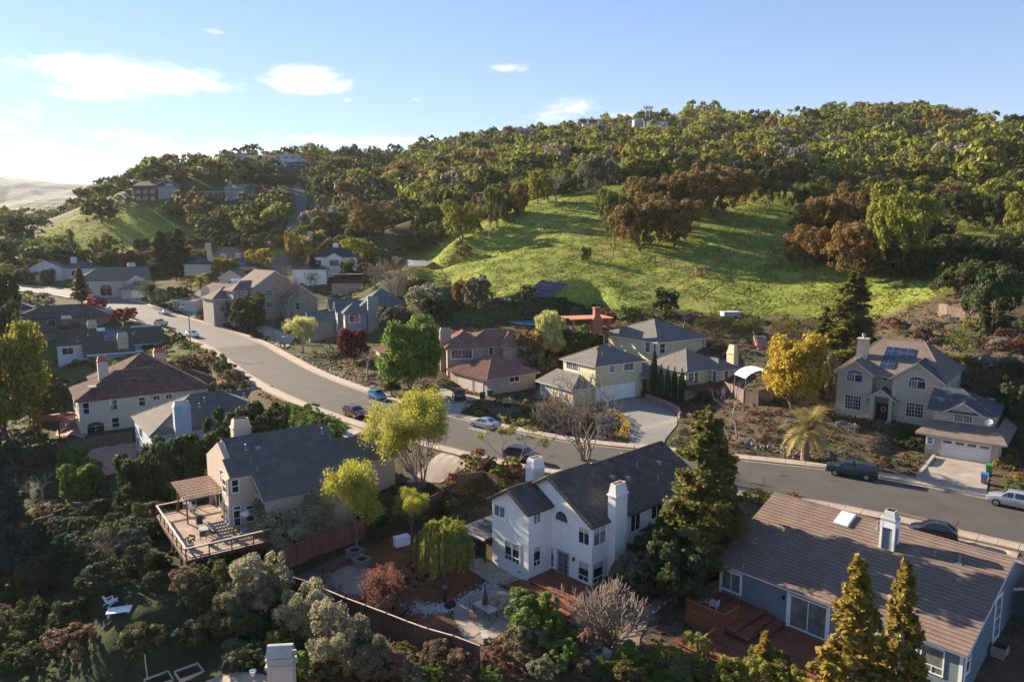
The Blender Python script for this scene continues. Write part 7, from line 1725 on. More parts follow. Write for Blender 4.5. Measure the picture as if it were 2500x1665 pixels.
P_, a_ = on_kerb(1188, 1043, 0, -1); car('sedan', P_, a_, paint('silver', (.42, .44, .46), .6), 'silver-grey sedan on the hill side kerb before the mauve house')
P_, a_ = on_kerb(918, 974, 0, -1); car('hatch', P_, a_ + math.pi, paint('bright_blue', (.03, .22, .50)), 'small bright blue hatchback by the kerb left of the lime trees')
P_, a_ = on_kerb(848, 1020, 0, 1); car('suv', P_, a_ + math.pi, paint('dark_red', (.11, .018, .018)), 'dark red crossover with pale roof parked beside the green verge')
P_, a_ = on_kerb(1285, 1118, 0, 1); car('suv', P_, a_ + math.pi, paint('navy', (.012, .02, .07)), 'dark blue estate car behind the nearly bare yellow-leaved tree')
P_, a_ = on_kerb(2478, 1232, 0, -1); car('suv', P_, a_, paint('light_silver', (.50, .53, .58), .6), 'silver crossover cut off by the right edge of the picture')
P_, a_ = on_kerb(375, 764, 4.7, -1); car('sedan', P_, a_, paint('pale_silver', (.60, .62, .62), .5), 'pale silver sedan opposite the feather palm')
P_, a_ = on_kerb(377, 786, 4.0, 1); car('pickup', P_, a_, paint('cream', (.55, .50, .44)), 'cream open-bed pickup behind the solar roofed house', None)
P_, a_ = on_kerb(453, 822, 1.7, 1); car('sedan', P_, a_ + math.pi, paint('white', (.75, .75, .74), .1), 'white sedan beside the tall street lamp')
car('suv', hit(458, 756) + Vector((0, 0, .1)), .2, paint('white', (.75, .75, .74), .1), 'white crossover in the driveway right of the feather palm')
car('sedan', hit(262, 764) + Vector((0, 0, .1)), 2.4, paint('grey_blue', (.25, .30, .36), .5), 'grey-blue car half hidden behind the bright red-leaved tree')
car('suv', hit(1120, 974) + Vector((0, 0, .1)), R(100), paint('black', (.01, .01, .012)), 'black car on the driveway of the mauve house')
car('hatch', hit(2276, 1315) + Vector((0, 0, .12)), R(148), paint('black', (.01, .01, .012)), 'black hatchback nosing behind the slate blue house roof')

# ------------------------------------------------------------------ paving, pools, courts
brick_p = M('brick_paving', (.30, .17, .14), .9, var=.25, sc=4, bump=.01, bsc=10); patio_c = M('patio_concrete', (.22, .185, .16), .9, var=.15, sc=.6, fine=.2); stone_p = M('flagstone', (.33, .27, .20), .9, var=.3, sc=1.6)
drape('driveway', [(1466, 958), (1550, 972), (1576, 972), (1625, 992), (1656, 1010), (1652, 1040), (1625, 1072), (1618, 1094), (1536, 1083), (1538, 1045), (1515, 1012), (1470, 1000)], M('driveway_grey', (.20, .19, .175), .9, var=.12, sc=.6, fine=.15), .07)
drape('driveway', [(2277, 1113), (2418, 1136), (2408, 1206), (2236, 1168)], conc_d, .07)
drape('driveway', [(1076, 940), (1176, 972), (1150, 992), (1118, 1012), (1052, 996)], conc_d, .07)
drape('driveway', [(990, 1178), (1050, 1128), (1108, 1096), (1196, 1114), (1150, 1142), (1075, 1180)], conc_d, .07)
drape('driveway', [(800, 1050), (862, 1036), (915, 1050), (850, 1072)], conc_d, .07)
drape('driveway', [(2190, 1256), (2335, 1293), (2330, 1330), (2200, 1320)], conc_d, .07)
drape('driveway', [(2330, 1320), (2420, 1345), (2480, 1370), (2500, 1330), (2420, 1305), (2360, 1294)], stone_p, .07)
drape('driveway', [(620, 800), (650, 795), (720, 825), (700, 850), (672, 842)], conc_d, .07)
drape('driveway', [(427, 755), (455, 740), (495, 755), (470, 778)], M('driveway_grey'), .07)
drape('court', [(655, 650), (668, 632), (700, 624), (745, 628), (760, 640), (745, 655), (700, 668), (668, 668)], asph_old, .12)
drape('side_street', [(330, 735), (262, 727), (200, 724), (200, 716), (262, 718), (330, 726)], asph_old, .1)
st = drape('steep_road', [(690, 600), (700, 555), (712, 500), (716, 455), (728, 450), (742, 462), (752, 485), (748, 510), (738, 540), (722, 575), (716, 605)], M('asphalt_hill', (.10, .10, .10), .9), .5, maxlen=5)
patio = drape('patio', [(1106, 1505), (1108, 1478), (1150, 1456), (1212, 1432), (1262, 1448), (1295, 1478), (1300, 1505), (1262, 1545), (1180, 1575), (1132, 1560)], patio_c, .06)
for (q) in ([(1110, 1500), (1112, 1480), (1150, 1461), (1172, 1480), (1140, 1500)], [(1154, 1459), (1210, 1435), (1233, 1455), (1176, 1479)], [(1142, 1503), (1174, 1482), (1215, 1508), (1180, 1540)], [(1178, 1480), (1236, 1456), (1268, 1480), (1218, 1506)], [(1112, 1504), (1140, 1503), (1176, 1543), (1150, 1560), (1134, 1556)], [(1184, 1541), (1218, 1510), (1262, 1530), (1182, 1572)], [(1222, 1507), (1270, 1482), (1294, 1500), (1264, 1527)]):
 drape('paving_slab', q, M('patio_slab', (.30, .245, .20), .9, var=.15, sc=.7, fine=.2), .085, parent=patio)
drape('flagstone_path', [(1146, 1368), (1175, 1362), (1215, 1384), (1272, 1414), (1236, 1428), (1200, 1424), (1168, 1405), (1146, 1392)], stone_p, .06)
drape('garden_path', [(694, 1420), (760, 1390), (850, 1352), (872, 1340), (880, 1346), (850, 1366), (770, 1402), (712, 1436)], M('dark_path', (.10, .085, .08), .9), .06)
drape('sand_patch', [(795, 1408), (845, 1382), (880, 1378), (905, 1388), (900, 1430), (878, 1462), (848, 1452), (805, 1430)], M('garden_sand', (.27, .21, .17), .95, var=.12), .06)
drape('garden_path', [(1485, 1640), (1500, 1560), (1545, 1500), (1610, 1455), (1700, 1408), (1760, 1372), (1775, 1385), (1712, 1425), (1640, 1465), (1590, 1505), (1562, 1560), (1560, 1600), (1540, 1650)], M('path_brown', (.17, .13, .115), .9, var=.15), .06)
drape('stone_terrace', [(500, 1665), (560, 1640), (640, 1645), (700, 1680), (640, 1750), (520, 1740)], stone_p, .07)
drape('brick_terrace', [(135, 1065), (155, 1015), (192, 1000), (215, 1060), (200, 1075)], brick_p, .08)
drape('brick_terrace', [(205, 1120), (225, 1095), (330, 1080), (345, 1110), (330, 1130), (300, 1150), (250, 1165), (225, 1150)], brick_p, .08)
def pool(name, px, z, col, coping, label):
 t = thing(name, label, 'pool', at_z(*px[0], z)); o = t.location
 W_ = [at_z(*q, z) for q in px]; c = sum(W_, Vector()) / len(W_); wm_ = M(name + '_water', col, .06, var=.12, sc=.9, spec=.6, bump=.02, bsc=3)
 MB().poly([p - o for p in W_]).build('water', wm_, t)
 mb = MB(); n = len(W_)
 for i in range(n):
  a, b = W_[i], W_[(i + 1) % n]; ao, bo = c + (a - c) * 1.07, c + (b - c) * 1.07
  mb.slab([a - o + Vector((0, 0, .1)), b - o + Vector((0, 0, .1)), bo - o + Vector((0, 0, .1)), ao - o + Vector((0, 0, .1))], .15)
 mb.build('coping', coping, t)
 return t
pool('swimming_pool', [(1211, 770), (1240, 770), (1300, 779), (1315, 786), (1308, 793), (1270, 791), (1225, 781)], 8.35, (.02, .36, .62), M('pool_coping', (.40, .36, .32), .8), 'bright blue rectangular swimming pool on the terrace below the meadow')
pool('garden_pool', [(230, 1108), (270, 1097), (319, 1092), (328, 1104), (306, 1113), (290, 1122), (287, 1132), (252, 1142), (220, 1128)], -8.35, (.01, .10, .13), M('pool_rock', (.16, .13, .11), .9), 'dark turquoise free-form pool in the shaded garden')
# play court with white lines
ct = thing('play_court', 'worn grey play court with faded white lines in the lower left shade', 'court', (-78, 95, -11.3), R(40))
MB().box(-7, 7, -7.5, 7.5, -.2, .02).build('court_surface', M('court_grey', (.115, .105, .11), .95, var=.2, sc=.5), ct)
for (x0, x1, y0, y1) in ((-6.4, 6.4, -7.1, -7.0), (-6.4, 6.4, 7.0, 7.1), (6.3, 6.4, -7.1, 7.1), (-6.4, -6.3, -7.1, 7.1), (-6.4, 6.4, -2.4, -2.3), (-6.4, 6.4, 1.8, 1.9), (-.05, .05, -7, -2.4)): MB().box(x0, x1, y0, y1, .021, .026).build('court_line', M('line_white', (.45, .45, .46), .9), ct)

# ------------------------------------------------------------------ fences
f_grey = M('weathered_fence', (.14, .10, .085), .9, var=.35, sc=2.5, stretch=(1, 1, .2)); f_red = M('red_brown_fence', (.26, .11, .07), .9, var=.4, sc=2.5, stretch=(1, 1, .2)); f_cap = M('fence_cap', (.46, .36, .30), .9, var=.2, sc=2)
def fence(label, pts, h=1.8, mat=None, cap=None, post=2.4, world=False, bw=.15, stepped=True):
 P = [Vector(p) if world else hit(*p) for p in pts]; o = P[0].copy(); t = thing('fence', label, 'fence', o); rng = random.Random(len(label)); mat = mat or f_grey
 for a, b in zip(P[:-1], P[1:]):
  L = math.hypot(b.x - a.x, b.y - a.y); n = max(1, round(L / post)); u = Vector(((b.x - a.x) / L, (b.y - a.y) / L, 0))
  for i in range(n):
   p = a.lerp(b, i / n); q = a.lerp(b, (i + 1) / n); z0 = max(tz(p.x, p.y), tz(q.x, q.y)) if stepped else 0
   zb_ = min(tz(p.x, p.y), tz(q.x, q.y)); pl = Vector((p.x, p.y, z0)) - o; ql = Vector((q.x, q.y, z0)) - o
   if not stepped: pl.z = tz(p.x, p.y) - o.z; ql.z = tz(q.x, q.y) - o.z
   MB().box(pl.x - .05, pl.x + .05, pl.y - .05, pl.y + .05, pl.z - 1, pl.z + h + .08).build('post', mat, t)
   mb = MB(); m = int((ql - pl).length / bw); d = (ql - pl) / m; nn = Vector((-u.y, u.x, 0)) * .012
   for k in range(m):
    s = pl + d * k; e = s + d * .93; s = s.copy(); dz = rng.uniform(-.015, .015); lo = zb_ - z0 - .1 if stepped else -.1; jt = nn * rng.uniform(.6, 1.4)
    vs = [s - jt, e - jt, e + jt, s + jt]; mb.faces([(v.x, v.y, v.z + lo) for v in vs] + [(v.x, v.y, v.z + h + dz) for v in vs], [(3, 2, 1, 0), (4, 5, 6, 7), (0, 1, 5, 4), (1, 2, 6, 5), (2, 3, 7, 6), (3, 0, 4, 7)])
   mb.build('fence_boards', mat, t, kind='stuff')
   r = MB().bar(pl + Vector((0, 0, h + .03)), ql + Vector((0, 0, h + .03)), .12, .04); r.build('cap_rail', cap or mat, t)
 return t
fence('reddish board fence stepping up beside the olive tree and the red mulch', [(688, 1388), (760, 1362), (833, 1336), (905, 1310)], 1.9, f_red)
fence('long dark board fence with pale cap rail running diagonally across the foreground', [(686, 1450), (748, 1468), (845, 1512), (945, 1552), (1045, 1592), (1172, 1636)], 1.9, M('dark_fence', (.09, .055, .045), .9, var=.35, sc=2.5, stretch=(1, 1, .2)), f_cap, stepped=False)
fence('dark fence in the shade left of the long olive trees', [(500, 1490), (560, 1462), (640, 1430)], 1.8, M('dark_fence'))
fence('board fence between the cream house terrace and the turquoise pool', [(60, 1140), (105, 1122), (200, 1102), (325, 1082)], 2.0, f_grey)
fence('low fence behind the play court', [(40, 1335), (180, 1270), (330, 1240), (420, 1230)], 1.8, f_grey)
fence('dark fence curving behind the driveway near the white house', [(1050, 1260), (1115, 1215), (1180, 1190), (1215, 1215)], 1.8, M('dark_fence'))
fence('weathered fence between the mauve and the yellow house', [(1290, 935), (1310, 942), (1352, 962)], 1.8, f_grey)
fence('grey board fence right of the yellow house enclosing the white canopy', [(1767, 965), (1815, 985), (1850, 990), (1900, 972)], 1.9, f_grey)
fence('rustic board fence at the top right garden corner', [(2290, 770), (2312, 778), (2345, 785), (2375, 795), (2400, 800)], 2.0, f_grey)
fence('dark fence along the orchard slope', [(925, 640), (960, 632), (1015, 615), (1055, 606)], 1.6, M('dark_fence'), post=4)
def wire_fence(label, px, step=3.2, h=1.5, rail_=True):
 P = [hit(*p) for p in px]; o = P[0].copy(); t = thing('wire_fence', label, 'fence', o); prev = None
 for a, b in zip(P[:-1], P[1:]):
  L = math.hypot(b.x - a.x, b.y - a.y); n = max(1, round(L / step))
  for i in range(n + (b is P[-1])):
   p = a.lerp(b, i / n); p.z = tz(p.x, p.y); l = p - o; MB().box(l.x - .07, l.x + .07, l.y - .07, l.y + .07, l.z - .3, l.z + h).build('post', rail_w, t)
   if prev is not None:
    MB().bar(prev + Vector((0, 0, h - .06)), l + Vector((0, 0, h - .06)), .09, .1).build('top_rail', rail_w, t)
    w = MB(); [w.bar(prev + Vector((0, 0, z)), l + Vector((0, 0, z)), .015) for z in (.3, .65, 1.0)]; w.build('wire', metal, t, kind='stuff')
   prev = l.copy()
 return t
wire_fence('brown post and rail wire fence climbing at the left foot of the meadow', [(1010, 680), (1050, 663), (1105, 640), (1153, 620)])
wire_fence('post and rail fence rising from the ground-mounted solar array to the hill oaks', [(1209, 722), (1295, 688), (1350, 660), (1414, 626), (1445, 620)])
wire_fence('line of fence posts crossing the middle of the meadow', [(1470, 622), (1554, 632), (1600, 640), (1645, 655), (1700, 672)])
wire_fence('fence dropping from the meadow gate toward the yellow house', [(1712, 676), (1690, 690), (1647, 716)]); wire_fence('fence running uphill from the meadow gate into the shade', [(1712, 676), (1768, 634), (1830, 590), (1905, 548)])
g = hit(1700, 676); gt = thing('gate', 'wooden gate frame where three meadow fences meet', 'gate', g, .5)
for x in (0, 2.4): MB().box(x - .12, x + .12, -.12, .12, -.3, 2.0).build('gate_post', rail_w, gt)
MB().box(-.4, 2.8, -.1, .1, 1.95, 2.12).build('lintel', rail_p, gt); MB().bar((0, 0, .3), (2.4, 0, 1.4), .08).box(.05, 2.35, -.03, .03, .3, .42).box(.05, 2.35, -.03, .03, 1.35, 1.47).build('gate_leaf', rail_w, gt)
wire_fence('old fence under the oaks at the far right of the meadow', [(2290, 575), (2370, 590), (2450, 600)], 4)

# ------------------------------------------------------------------ garden and street objects
def simple(name, label, cat, loc, rz, parts, scale=1.):
 t = thing(name, label, cat, loc, rz); t.scale = (scale,) * 3
 for nm, mb, m in parts: mb.build(nm, m, t)
 return t
lp = at_z(466, 853, .9); lp.z = tz(lp.x, lp.y); a_ = road_ang(lp.x, lp.y)[0]
t = thing('street_lamp', 'tall wooden street lamp pole by the kerb near the white sedan', 'street lamp', lp, a_ - math.pi / 2); m_ = M('pole_wood', (.22, .16, .12), .9)
MB().tube([(0, 0, -.5), (0, 0, 8.2)], [.15, .10], 8).build('pole', m_, t); MB().tube([(0, 0, 7.6), (1.2, 0, 8.0), (2.4, 0, 8.1)], .04, 6).build('arm', metal, t); MB().box(2.2, 2.9, -.12, .12, 7.98, 8.14).build('lamp_head', metal, t)
for px, py, lab in ((580, 640, 'thin street lamp on the dark slope below the steep road'), (1194, 578, 'white pole at the upper left edge of the meadow')):
 p = hit(px, py); simple('street_lamp' if px < 1000 else 'white_pole', lab, 'street lamp' if px < 1000 else 'pole', p, .4, [('pole', MB().tube([(0, 0, -.3), (0, 0, 6.5)], [.12, .08], 6), metal if px < 1000 else white)] + ([('arm', MB().tube([(0, 0, 6.4), (1.5, 0, 6.8)], .05, 5), metal)] if px < 1000 else []))
def bin_(px, py, c, lid, lab):
 p = hit(px, py); m = M('bin_' + c[0], c[1], .6); l = M('bin_' + lid[0], lid[1], .5)
 simple('wheelie_bin', lab, 'bin', p + Vector((0, 0, .05)), -.6, [('body', MB().faces([(-.26, -.3, .08), (.26, -.3, .08), (.26, .3, .08), (-.26, .3, .08), (-.33, -.38, 1.02), (.33, -.38, 1.02), (.33, .38, 1.02), (-.33, .38, 1.02)], [(3, 2, 1, 0), (0, 1, 5, 4), (1, 2, 6, 5), (2, 3, 7, 6), (3, 0, 4, 7), (4, 5, 6, 7)]), m),
  ('lid', MB().prism([(-.36, -.42), (.36, -.42), (.36, .4), (-.36, .4)], 1.02, [1.08, 1.08, 1.15, 1.15]), l), ('wheel', MB().tube([(-.28, .3, .1), (-.2, .3, .1)], .1, 10), tyre), ('wheel', MB().tube([(.2, .3, .1), (.28, .3, .1)], .1, 10), tyre), ('handle', MB().bar((-.25, .44, 1.0), (.25, .44, 1.0), .04), m)])
bin_(2402, 1181, ('grey', (.22, .22, .24)), ('blue', (.02, .15, .45)), 'grey wheelie bin with bright blue lid on the tan house driveway'); bin_(2414, 1158, ('green', (.04, .20, .05)), ('green', (.05, .26, .06)), 'green wheelie bin behind the blue-lidded one')
bin_(1178, 975, ('dark_green', (.015, .07, .04)), ('dark_green', (.015, .07, .04)), 'dark green bin by the mauve house garage'); bin_(1196, 968, ('dark_green', (.015, .07, .04)), ('blue', (.02, .15, .45)), 'blue-lidded bin by the mauve house garage')
p = hit(981, 1330); simple('storage_box', 'white rounded garden storage box standing on red mulch', 'box', p, R(30), [('box', MB().box(-.75, .75, -.4, .4, 0, .8), white), ('lid', MB().prism([(-.78, -.43), (.78, -.43), (.78, .43), (-.78, .43)], .8, .93).prism([(-.7, -.32), (.7, -.32), (.7, .32), (-.7, .32)], .93, .98), white)])
for px, py, lab in ((866, 1358, 'upper dark raised planter on the red mulch'), (884, 1380, 'lower dark raised planter on the red mulch')):
 p = hit(px, py); simple('raised_planter', lab, 'planter', p, R(-38), [('side', MB().box(-.6, -.54, -.6, .6, 0, .7), M('planter_grey', (.20, .17, .15), .8)), ('side', MB().box(.54, .6, -.6, .6, 0, .7), M('planter_grey')), ('side', MB().box(-.54, .54, -.6, -.54, 0, .7), M('planter_grey')), ('side', MB().box(-.54, .54, .54, .6, 0, .7), M('planter_grey')), ('soil', MB().box(-.54, .54, -.54, .54, .1, .55), M('black_soil', (.02, .016, .013), .95)), ('rim', MB().box(-.66, .66, -.66, -.56, .7, .74).box(-.66, .66, .56, .66, .7, .74).box(-.66, -.56, -.56, .56, .7, .74).box(.56, .66, -.56, .56, .7, .74), M('planter_rim', (.33, .28, .25), .8))])
def chair(px, py, rz, m, lab, z=None, kind='patio', name='patio_chair'):
 p = hit(px, py) if z is None else at_z(px, py, z); t = thing(name, lab, 'chair', p + Vector((0, 0, .09 if z is None else 0)), rz)
 if kind == 'patio':
  for x, y in ((-.25, -.25), (.25, -.25), (-.25, .25), (.25, .25)): MB().bar((x, y, 0), (x, y, .62 if y > 0 else .45), .035).build('leg', m[1], t)
  MB().box(-.27, .27, -.27, .27, .42, .46).build('seat', m[0], t); MB().slab([(-.27, .25, .46), (.27, .25, .46), (.27, .38, 1.02), (-.27, .38, 1.02)], .03).build('backrest', m[0], t)
  for s in (-1, 1): MB().bar((s * .28, -.25, .64), (s * .28, .3, .66), .04).build('armrest', m[1], t)
 else:
  MB().slab([(-.28, -.4, .38), (.28, -.4, .38), (.28, .25, .22), (-.28, .25, .22)], .04).build('seat', m[0], t)
  for k in range(5): MB().slab([(-.3 + k * .125, .22, .22), (-.19 + k * .125, .22, .22), (-.19 + k * .13, .5, 1.0 - abs(k - 2) * .06), (-.32 + k * .13, .5, 1.0 - abs(k - 2) * .06)], .025).build('slat', m[0], t)
  for s in (-1, 1): MB().slab([(s * .34 - .07, -.45, .55), (s * .34 + .07, -.45, .55), (s * .34 + .07, .35, .52), (s * .34 - .07, .35, .52)], .03).build('armrest', m[0], t); MB().bar((s * .33, -.4, 0), (s * .33, -.4, .52), .07).build('leg', m[0], t); MB().bar((s * .3, -.4, .3), (s * .3, .5, 0), .06).build('leg', m[0], t)
 return t
tanm = (M('tan_sling', (.45, .30, .20), .8), M('bronze_tube', (.12, .08, .06), .5)); blkm = (M('dark_sling', (.05, .05, .055), .7), blk); whm = (M('white_resin', (.70, .72, .74), .5), white)
for px, py, r, l in ((1156, 1482, 2.2, 'tan sling chair at the far left side of the patio table'), (1206, 1484, -.6, 'tan sling chair left of the pair right of the closed parasol'), (1222, 1496, -.6, 'tan sling chair rightmost at the patio table'), (1158, 1518, 2.4, 'tan sling chair nearest the fence at the patio table')): chair(px, py, r, tanm, l)
p = hit(1185, 1503); t = thing('patio_table', 'rectangular grey patio table on the round concrete terrace', 'table', p + Vector((0, 0, .09)), R(-48)); MB().box(-1.1, 1.1, -.5, .5, .70, .74).build('table_top', M('table_grey', (.42, .36, .32), .5), t)
for x in (-.95, .95):
 for y in (-.4, .4): MB().bar((x, y, 0), (x, y, .7), .06).build('leg', tanm[1], t)
t = thing('parasol', 'closed brown parasol with dark red strap standing in the patio table', 'parasol', p + Vector((0, 0, .09)), 0); MB().tube([(0, 0, 0), (0, 0, 2.75)], .03, 6).build('pole', tanm[1], t)
cb = MB(); V = []
for j in range(24): a = j * math.pi / 12; V.append((a, .30 if j % 2 else .13))
cb.faces([(math.cos(a) * r, math.sin(a) * r, .95) for a, r in V] + [(math.cos(a) * r * .55, math.sin(a) * r * .55, 1.7) for a, r in V] + [(math.cos(a) * .03, math.sin(a) * .03, 2.7) for a, r in V], [(j, (j + 1) % 24, 24 + (j + 1) % 24, 24 + j) for j in range(24)] + [(24 + j, 24 + (j + 1) % 24, 48 + (j + 1) % 24, 48 + j) for j in range(24)]); cb.build('canopy', M('parasol_cloth', (.17, .11, .10), .9, var=.3, sc=4), t); MB().lathe([(.2, 1.5), (.2, 1.62)], (0, 0, 0), 12).build('strap', M('dark_red_cloth', (.2, .02, .02), .8), t)
p = hit(1183, 1562); simple('garden_bench', 'small grey stone bench at the fence end of the terrace', 'bench', p, R(-80), [('seat', MB().box(-.6, .6, -.22, .22, .42, .5), M('stone_grey', (.30, .30, .29), .8)), ('support', MB().box(-.5, -.38, -.18, .18, 0, .42), M('stone_grey')), ('support', MB().box(.38, .5, -.18, .18, 0, .42), M('stone_grey'))])
p = hit(1086, 1470); simple('garden_pillar', 'black hollow water feature pillar beside the white gravel', 'garden feature', p, .3, [('pillar', MB().box(-.14, .14, -.14, .14, 0, 1.35), blk), ('rim', MB().box(-.18, .18, -.18, -.12, 1.3, 1.5).box(-.18, .18, .12, .18, 1.3, 1.5).box(-.18, -.12, -.12, .12, 1.3, 1.5).box(.12, .18, -.12, .12, 1.3, 1.5), M('green_grey_metal', (.15, .17, .16), .5))])
p = hit(1098, 1482); simple('basin', 'black angular basin next to the black pillar', 'garden feature', p, .6, [('basin', MB().prism([(-.4, -.3), (.4, -.3), (.4, .3), (-.4, .3)], 0, [.2, .5, .55, .25]), blk)])
p = hit(1462, 1600); simple('garden_tent', 'small pale peaked cover among the bushes below the twig mound', 'cover', p, .5, [('cover', MB().faces([(-.7, -.7, .5), (.7, -.7, .5), (.7, .7, .5), (-.7, .7, .5), (0, 0, 1.0), (-.65, -.65, 0), (.65, -.65, 0), (.65, .65, 0), (-.65, .65, 0)], [(0, 1, 4), (1, 2, 4), (2, 3, 4), (3, 0, 4), (5, 6, 1, 0), (6, 7, 2, 1), (7, 8, 3, 2), (8, 5, 0, 3)]), M('pale_cover', (.55, .56, .58), .7))])
# stones: gravel beds and rocks
def stones(name, label, px, n, size, mat, wid, lift=.03):
 P = [hit(*q) for q in px]; rng = random.Random(n); mb = MB()
 for k in range(n):
  i = rng.randrange(len(P) - 1); q = P[i].lerp(P[i + 1], rng.random()); x, y = q.x + rng.gauss(0, wid), q.y + rng.gauss(0, wid); s = size * rng.uniform(.5, 1.4); z = tz(x, y) + lift; a = rng.uniform(0, 3)
  vs = [(x + s * math.cos(a + j * 1.571) * rng.uniform(.7, 1.1), y + s * math.sin(a + j * 1.571) * rng.uniform(.7, 1.1), z - .05) for j in range(4)] + [(x + s * .6 * math.cos(a + j * 1.571 + .3), y + s * .6 * math.sin(a + j * 1.571 + .3), z + s * rng.uniform(.5, .9)) for j in range(4)]
  mb.faces(vs, [(0, 1, 5, 4), (1, 2, 6, 5), (2, 3, 7, 6), (3, 0, 4, 7), (4, 5, 6, 7)])
 o = mb.build(name, mat, kind='stuff'); tag(o, label, 'stones'); return o
stones('white_gravel', 'bed of white pebbles edging the patio and the red mulch', [(1000, 1476), (1040, 1488), (1090, 1484), (1120, 1472), (1165, 1450), (1205, 1425)], 1500, .07, M('white_pebble', (.52, .51, .52), .7, var=.4, sc=5), .45)
stones('rocks', 'ring of brown rocks around the sand patch', [(795, 1410), (800, 1430), (845, 1456), (900, 1478), (940, 1492)], 160, .22, M('brown_rock', (.20, .155, .13), .9, var=.4, sc=3), .25)
stones('rocks', 'dry stone edging on the mulch slope before the tan house', [(1690, 1050), (1800, 1075), (1880, 1095), (1960, 1112), (2020, 1118)], 420, .25, M('brown_rock'), .5)
stones('rocks', 'rocky bed along the far kerb below the maroon tree', [(730, 868), (800, 905), (870, 935), (915, 950)], 260, .3, M('pale_rock', (.36, .30, .26), .9, var=.3, sc=3), 1.0)
stones('rocks', 'pale boulders around the turquoise garden pool', [(228, 1104), (270, 1093), (320, 1088)], 60, .35, M('pale_rock'), .25)
# stone retaining walls: each block its own piece
def block_wall(label, px, h, mat, bl=.55, bh=.28, th=.3, name='retaining_wall', world=False):
 P = [hit(*q) for q in px]; o = P[0].copy(); t = thing(name, label, 'wall', o); rng = random.Random(3)
 for a, b in zip(P[:-1], P[1:]):
  L = math.hypot(b.x - a.x, b.y - a.y); u = Vector(((b.x - a.x) / L, (b.y - a.y) / L, 0)); nn = Vector((-u.y, u.x, 0)); r = 0; z = 0
  while z < h - .05:
   s = -.5 * bl * (r % 2)
   while s < L:
    s0, s1 = max(0, s), min(L, s + bl - .025)
    if s1 - s0 > .1:
     q = a + u * s0; q2 = a + u * s1; j = rng.uniform(0, .03); zz = min(a.z, b.z) - o.z - .1 + z
     vs = [(q + nn * k - o) for k in (-th / 2 - j, th / 2 + j)] + [(q2 + nn * k - o) for k in (th / 2 + j, -th / 2 - j)]
     MB().faces([(v.x, v.y, zz) for v in vs] + [(v.x, v.y, zz + bh - .02) for v in vs], [(3, 2, 1, 0), (4, 5, 6, 7), (0, 1, 5, 4), (1, 2, 6, 5), (2, 3, 7, 6), (3, 0, 4, 7)]).build('stone_block', mat, t)
    s += bl
   z += bh; r += 1
 return t
pinks = M('pink_stone', (.30, .17, .15), .9, var=.45, sc=2.5)
block_wall('curved pink stone wall edging the yellow house driveway', [(1577, 975), (1600, 985), (1632, 997), (1655, 1010), (1661, 1022)], .95, pinks)
block_wall('low sandstone kerb wall left of the tan house driveway', [(2280, 1118), (2262, 1138), (2240, 1166)], .5, M('pale_rock'))
block_wall('curved red brick terrace wall above the yellow house', [(1780, 842), (1800, 848), (1840, 850), (1890, 852)], .6, M('red_brick', (.28, .10, .075), .9, var=.3, sc=3), .8, .3)
p = hit(1866, 852); t = thing('garden_steps', 'brick garden steps leading up to the hedge gap', 'steps', p, R(-5))
for k in range(7): MB().box(-1.1, 1.1, k * .55, k * .55 + .56, -.5, .12 + k * .28).build('step', M('step_brick', (.30, .19, .15), .9, var=.2, sc=3), t)
MB().bar((-1.2, 0, .9), (-1.2, 3.8, 2.7), .06).build('handrail', metal, t)
def hedge(label, pts, w, h, col):
 P = [hit(*q) for q in pts]; o = P[0].copy(); rng = np.random.default_rng(len(label)); A = []; D = []
 t = thing('clipped_hedge', label, 'hedge', o)
 for a, b in zip(P[:-1], P[1:]):
  L = math.hypot(b.x - a.x, b.y - a.y); n = int(L * (w + 2 * h) * 34); s = rng.uniform(0, L, n); c = rng.uniform(-1, 1, n); top = rng.uniform(0, 1, n) < w / (w + 2 * h)
  u = np.array([(b.x - a.x) / L, (b.y - a.y) / L]); nn = np.array([-u[1], u[0]]); hh = h * (1 + .12 * np.sin(s * 1.1 + a.x))
  lat = np.where(top, c * w / 2, np.sign(c) * w / 2 * rng.uniform(.9, 1.06, n)); z = np.where(top, hh * rng.uniform(.93, 1.04, n), rng.uniform(0, 1, n) * hh)
  xy = np.array([a.x, a.y]) + u * s[:, None] + nn * lat[:, None]; zg = np.array([tz(x, y) for x, y in xy])
  A.append(np.stack([xy[:, 0] - o.x, xy[:, 1] - o.y, zg + z - o.z], 1)); D.append(np.stack([np.where(top, 0, nn[0] * np.sign(c)), np.where(top, 0, nn[1] * np.sign(c)), np.where(top, 1, .2)], 1))
 me = leaf_mesh('foliage', np.concatenate(A), _norm(np.concatenate(D)), .2, rng, rng.uniform(0, 1, sum(len(q) for q in A))); f = link('foliage', me, t); f.color = (*C_[col], 1)
 MB().tube([(0, 0, -.2), (0, 0, h * .6)], .05, 5).build('stem', bark, t); return t
hedge('long clipped hedge left of the garden steps', [(1695, 808), (1740, 812), (1800, 816), (1858, 820)], 2.4, 2.6, 'redw'); hedge('clipped hedge right of the garden steps', [(1880, 822), (1945, 824)], 2.4, 2.6, 'redw'); hedge('rounded hedge block before the tall redwood', [(1952, 824), (2012, 822)], 2.4, 2.6, 'redw')
hedge('clipped hedge in the upper right garden', [(2310, 842), (2390, 852)], 1.8, 1.8, 'olive'); hedge('purple-brown clipped hedge in the right garden', [(2360, 885), (2420, 890)], 1.6, 1.4, 'brown')
hedge('yellow flowering hedge curving round the driveway bed', [(1492, 1012), (1512, 1020), (1526, 1036), (1528, 1056), (1514, 1074)], 1.1, .8, 'gold'); hedge('low green hedge beside the driveway left of the white house', [(1075, 1232), (1110, 1210), (1165, 1182)], 1.6, 1.3, 'limeD')
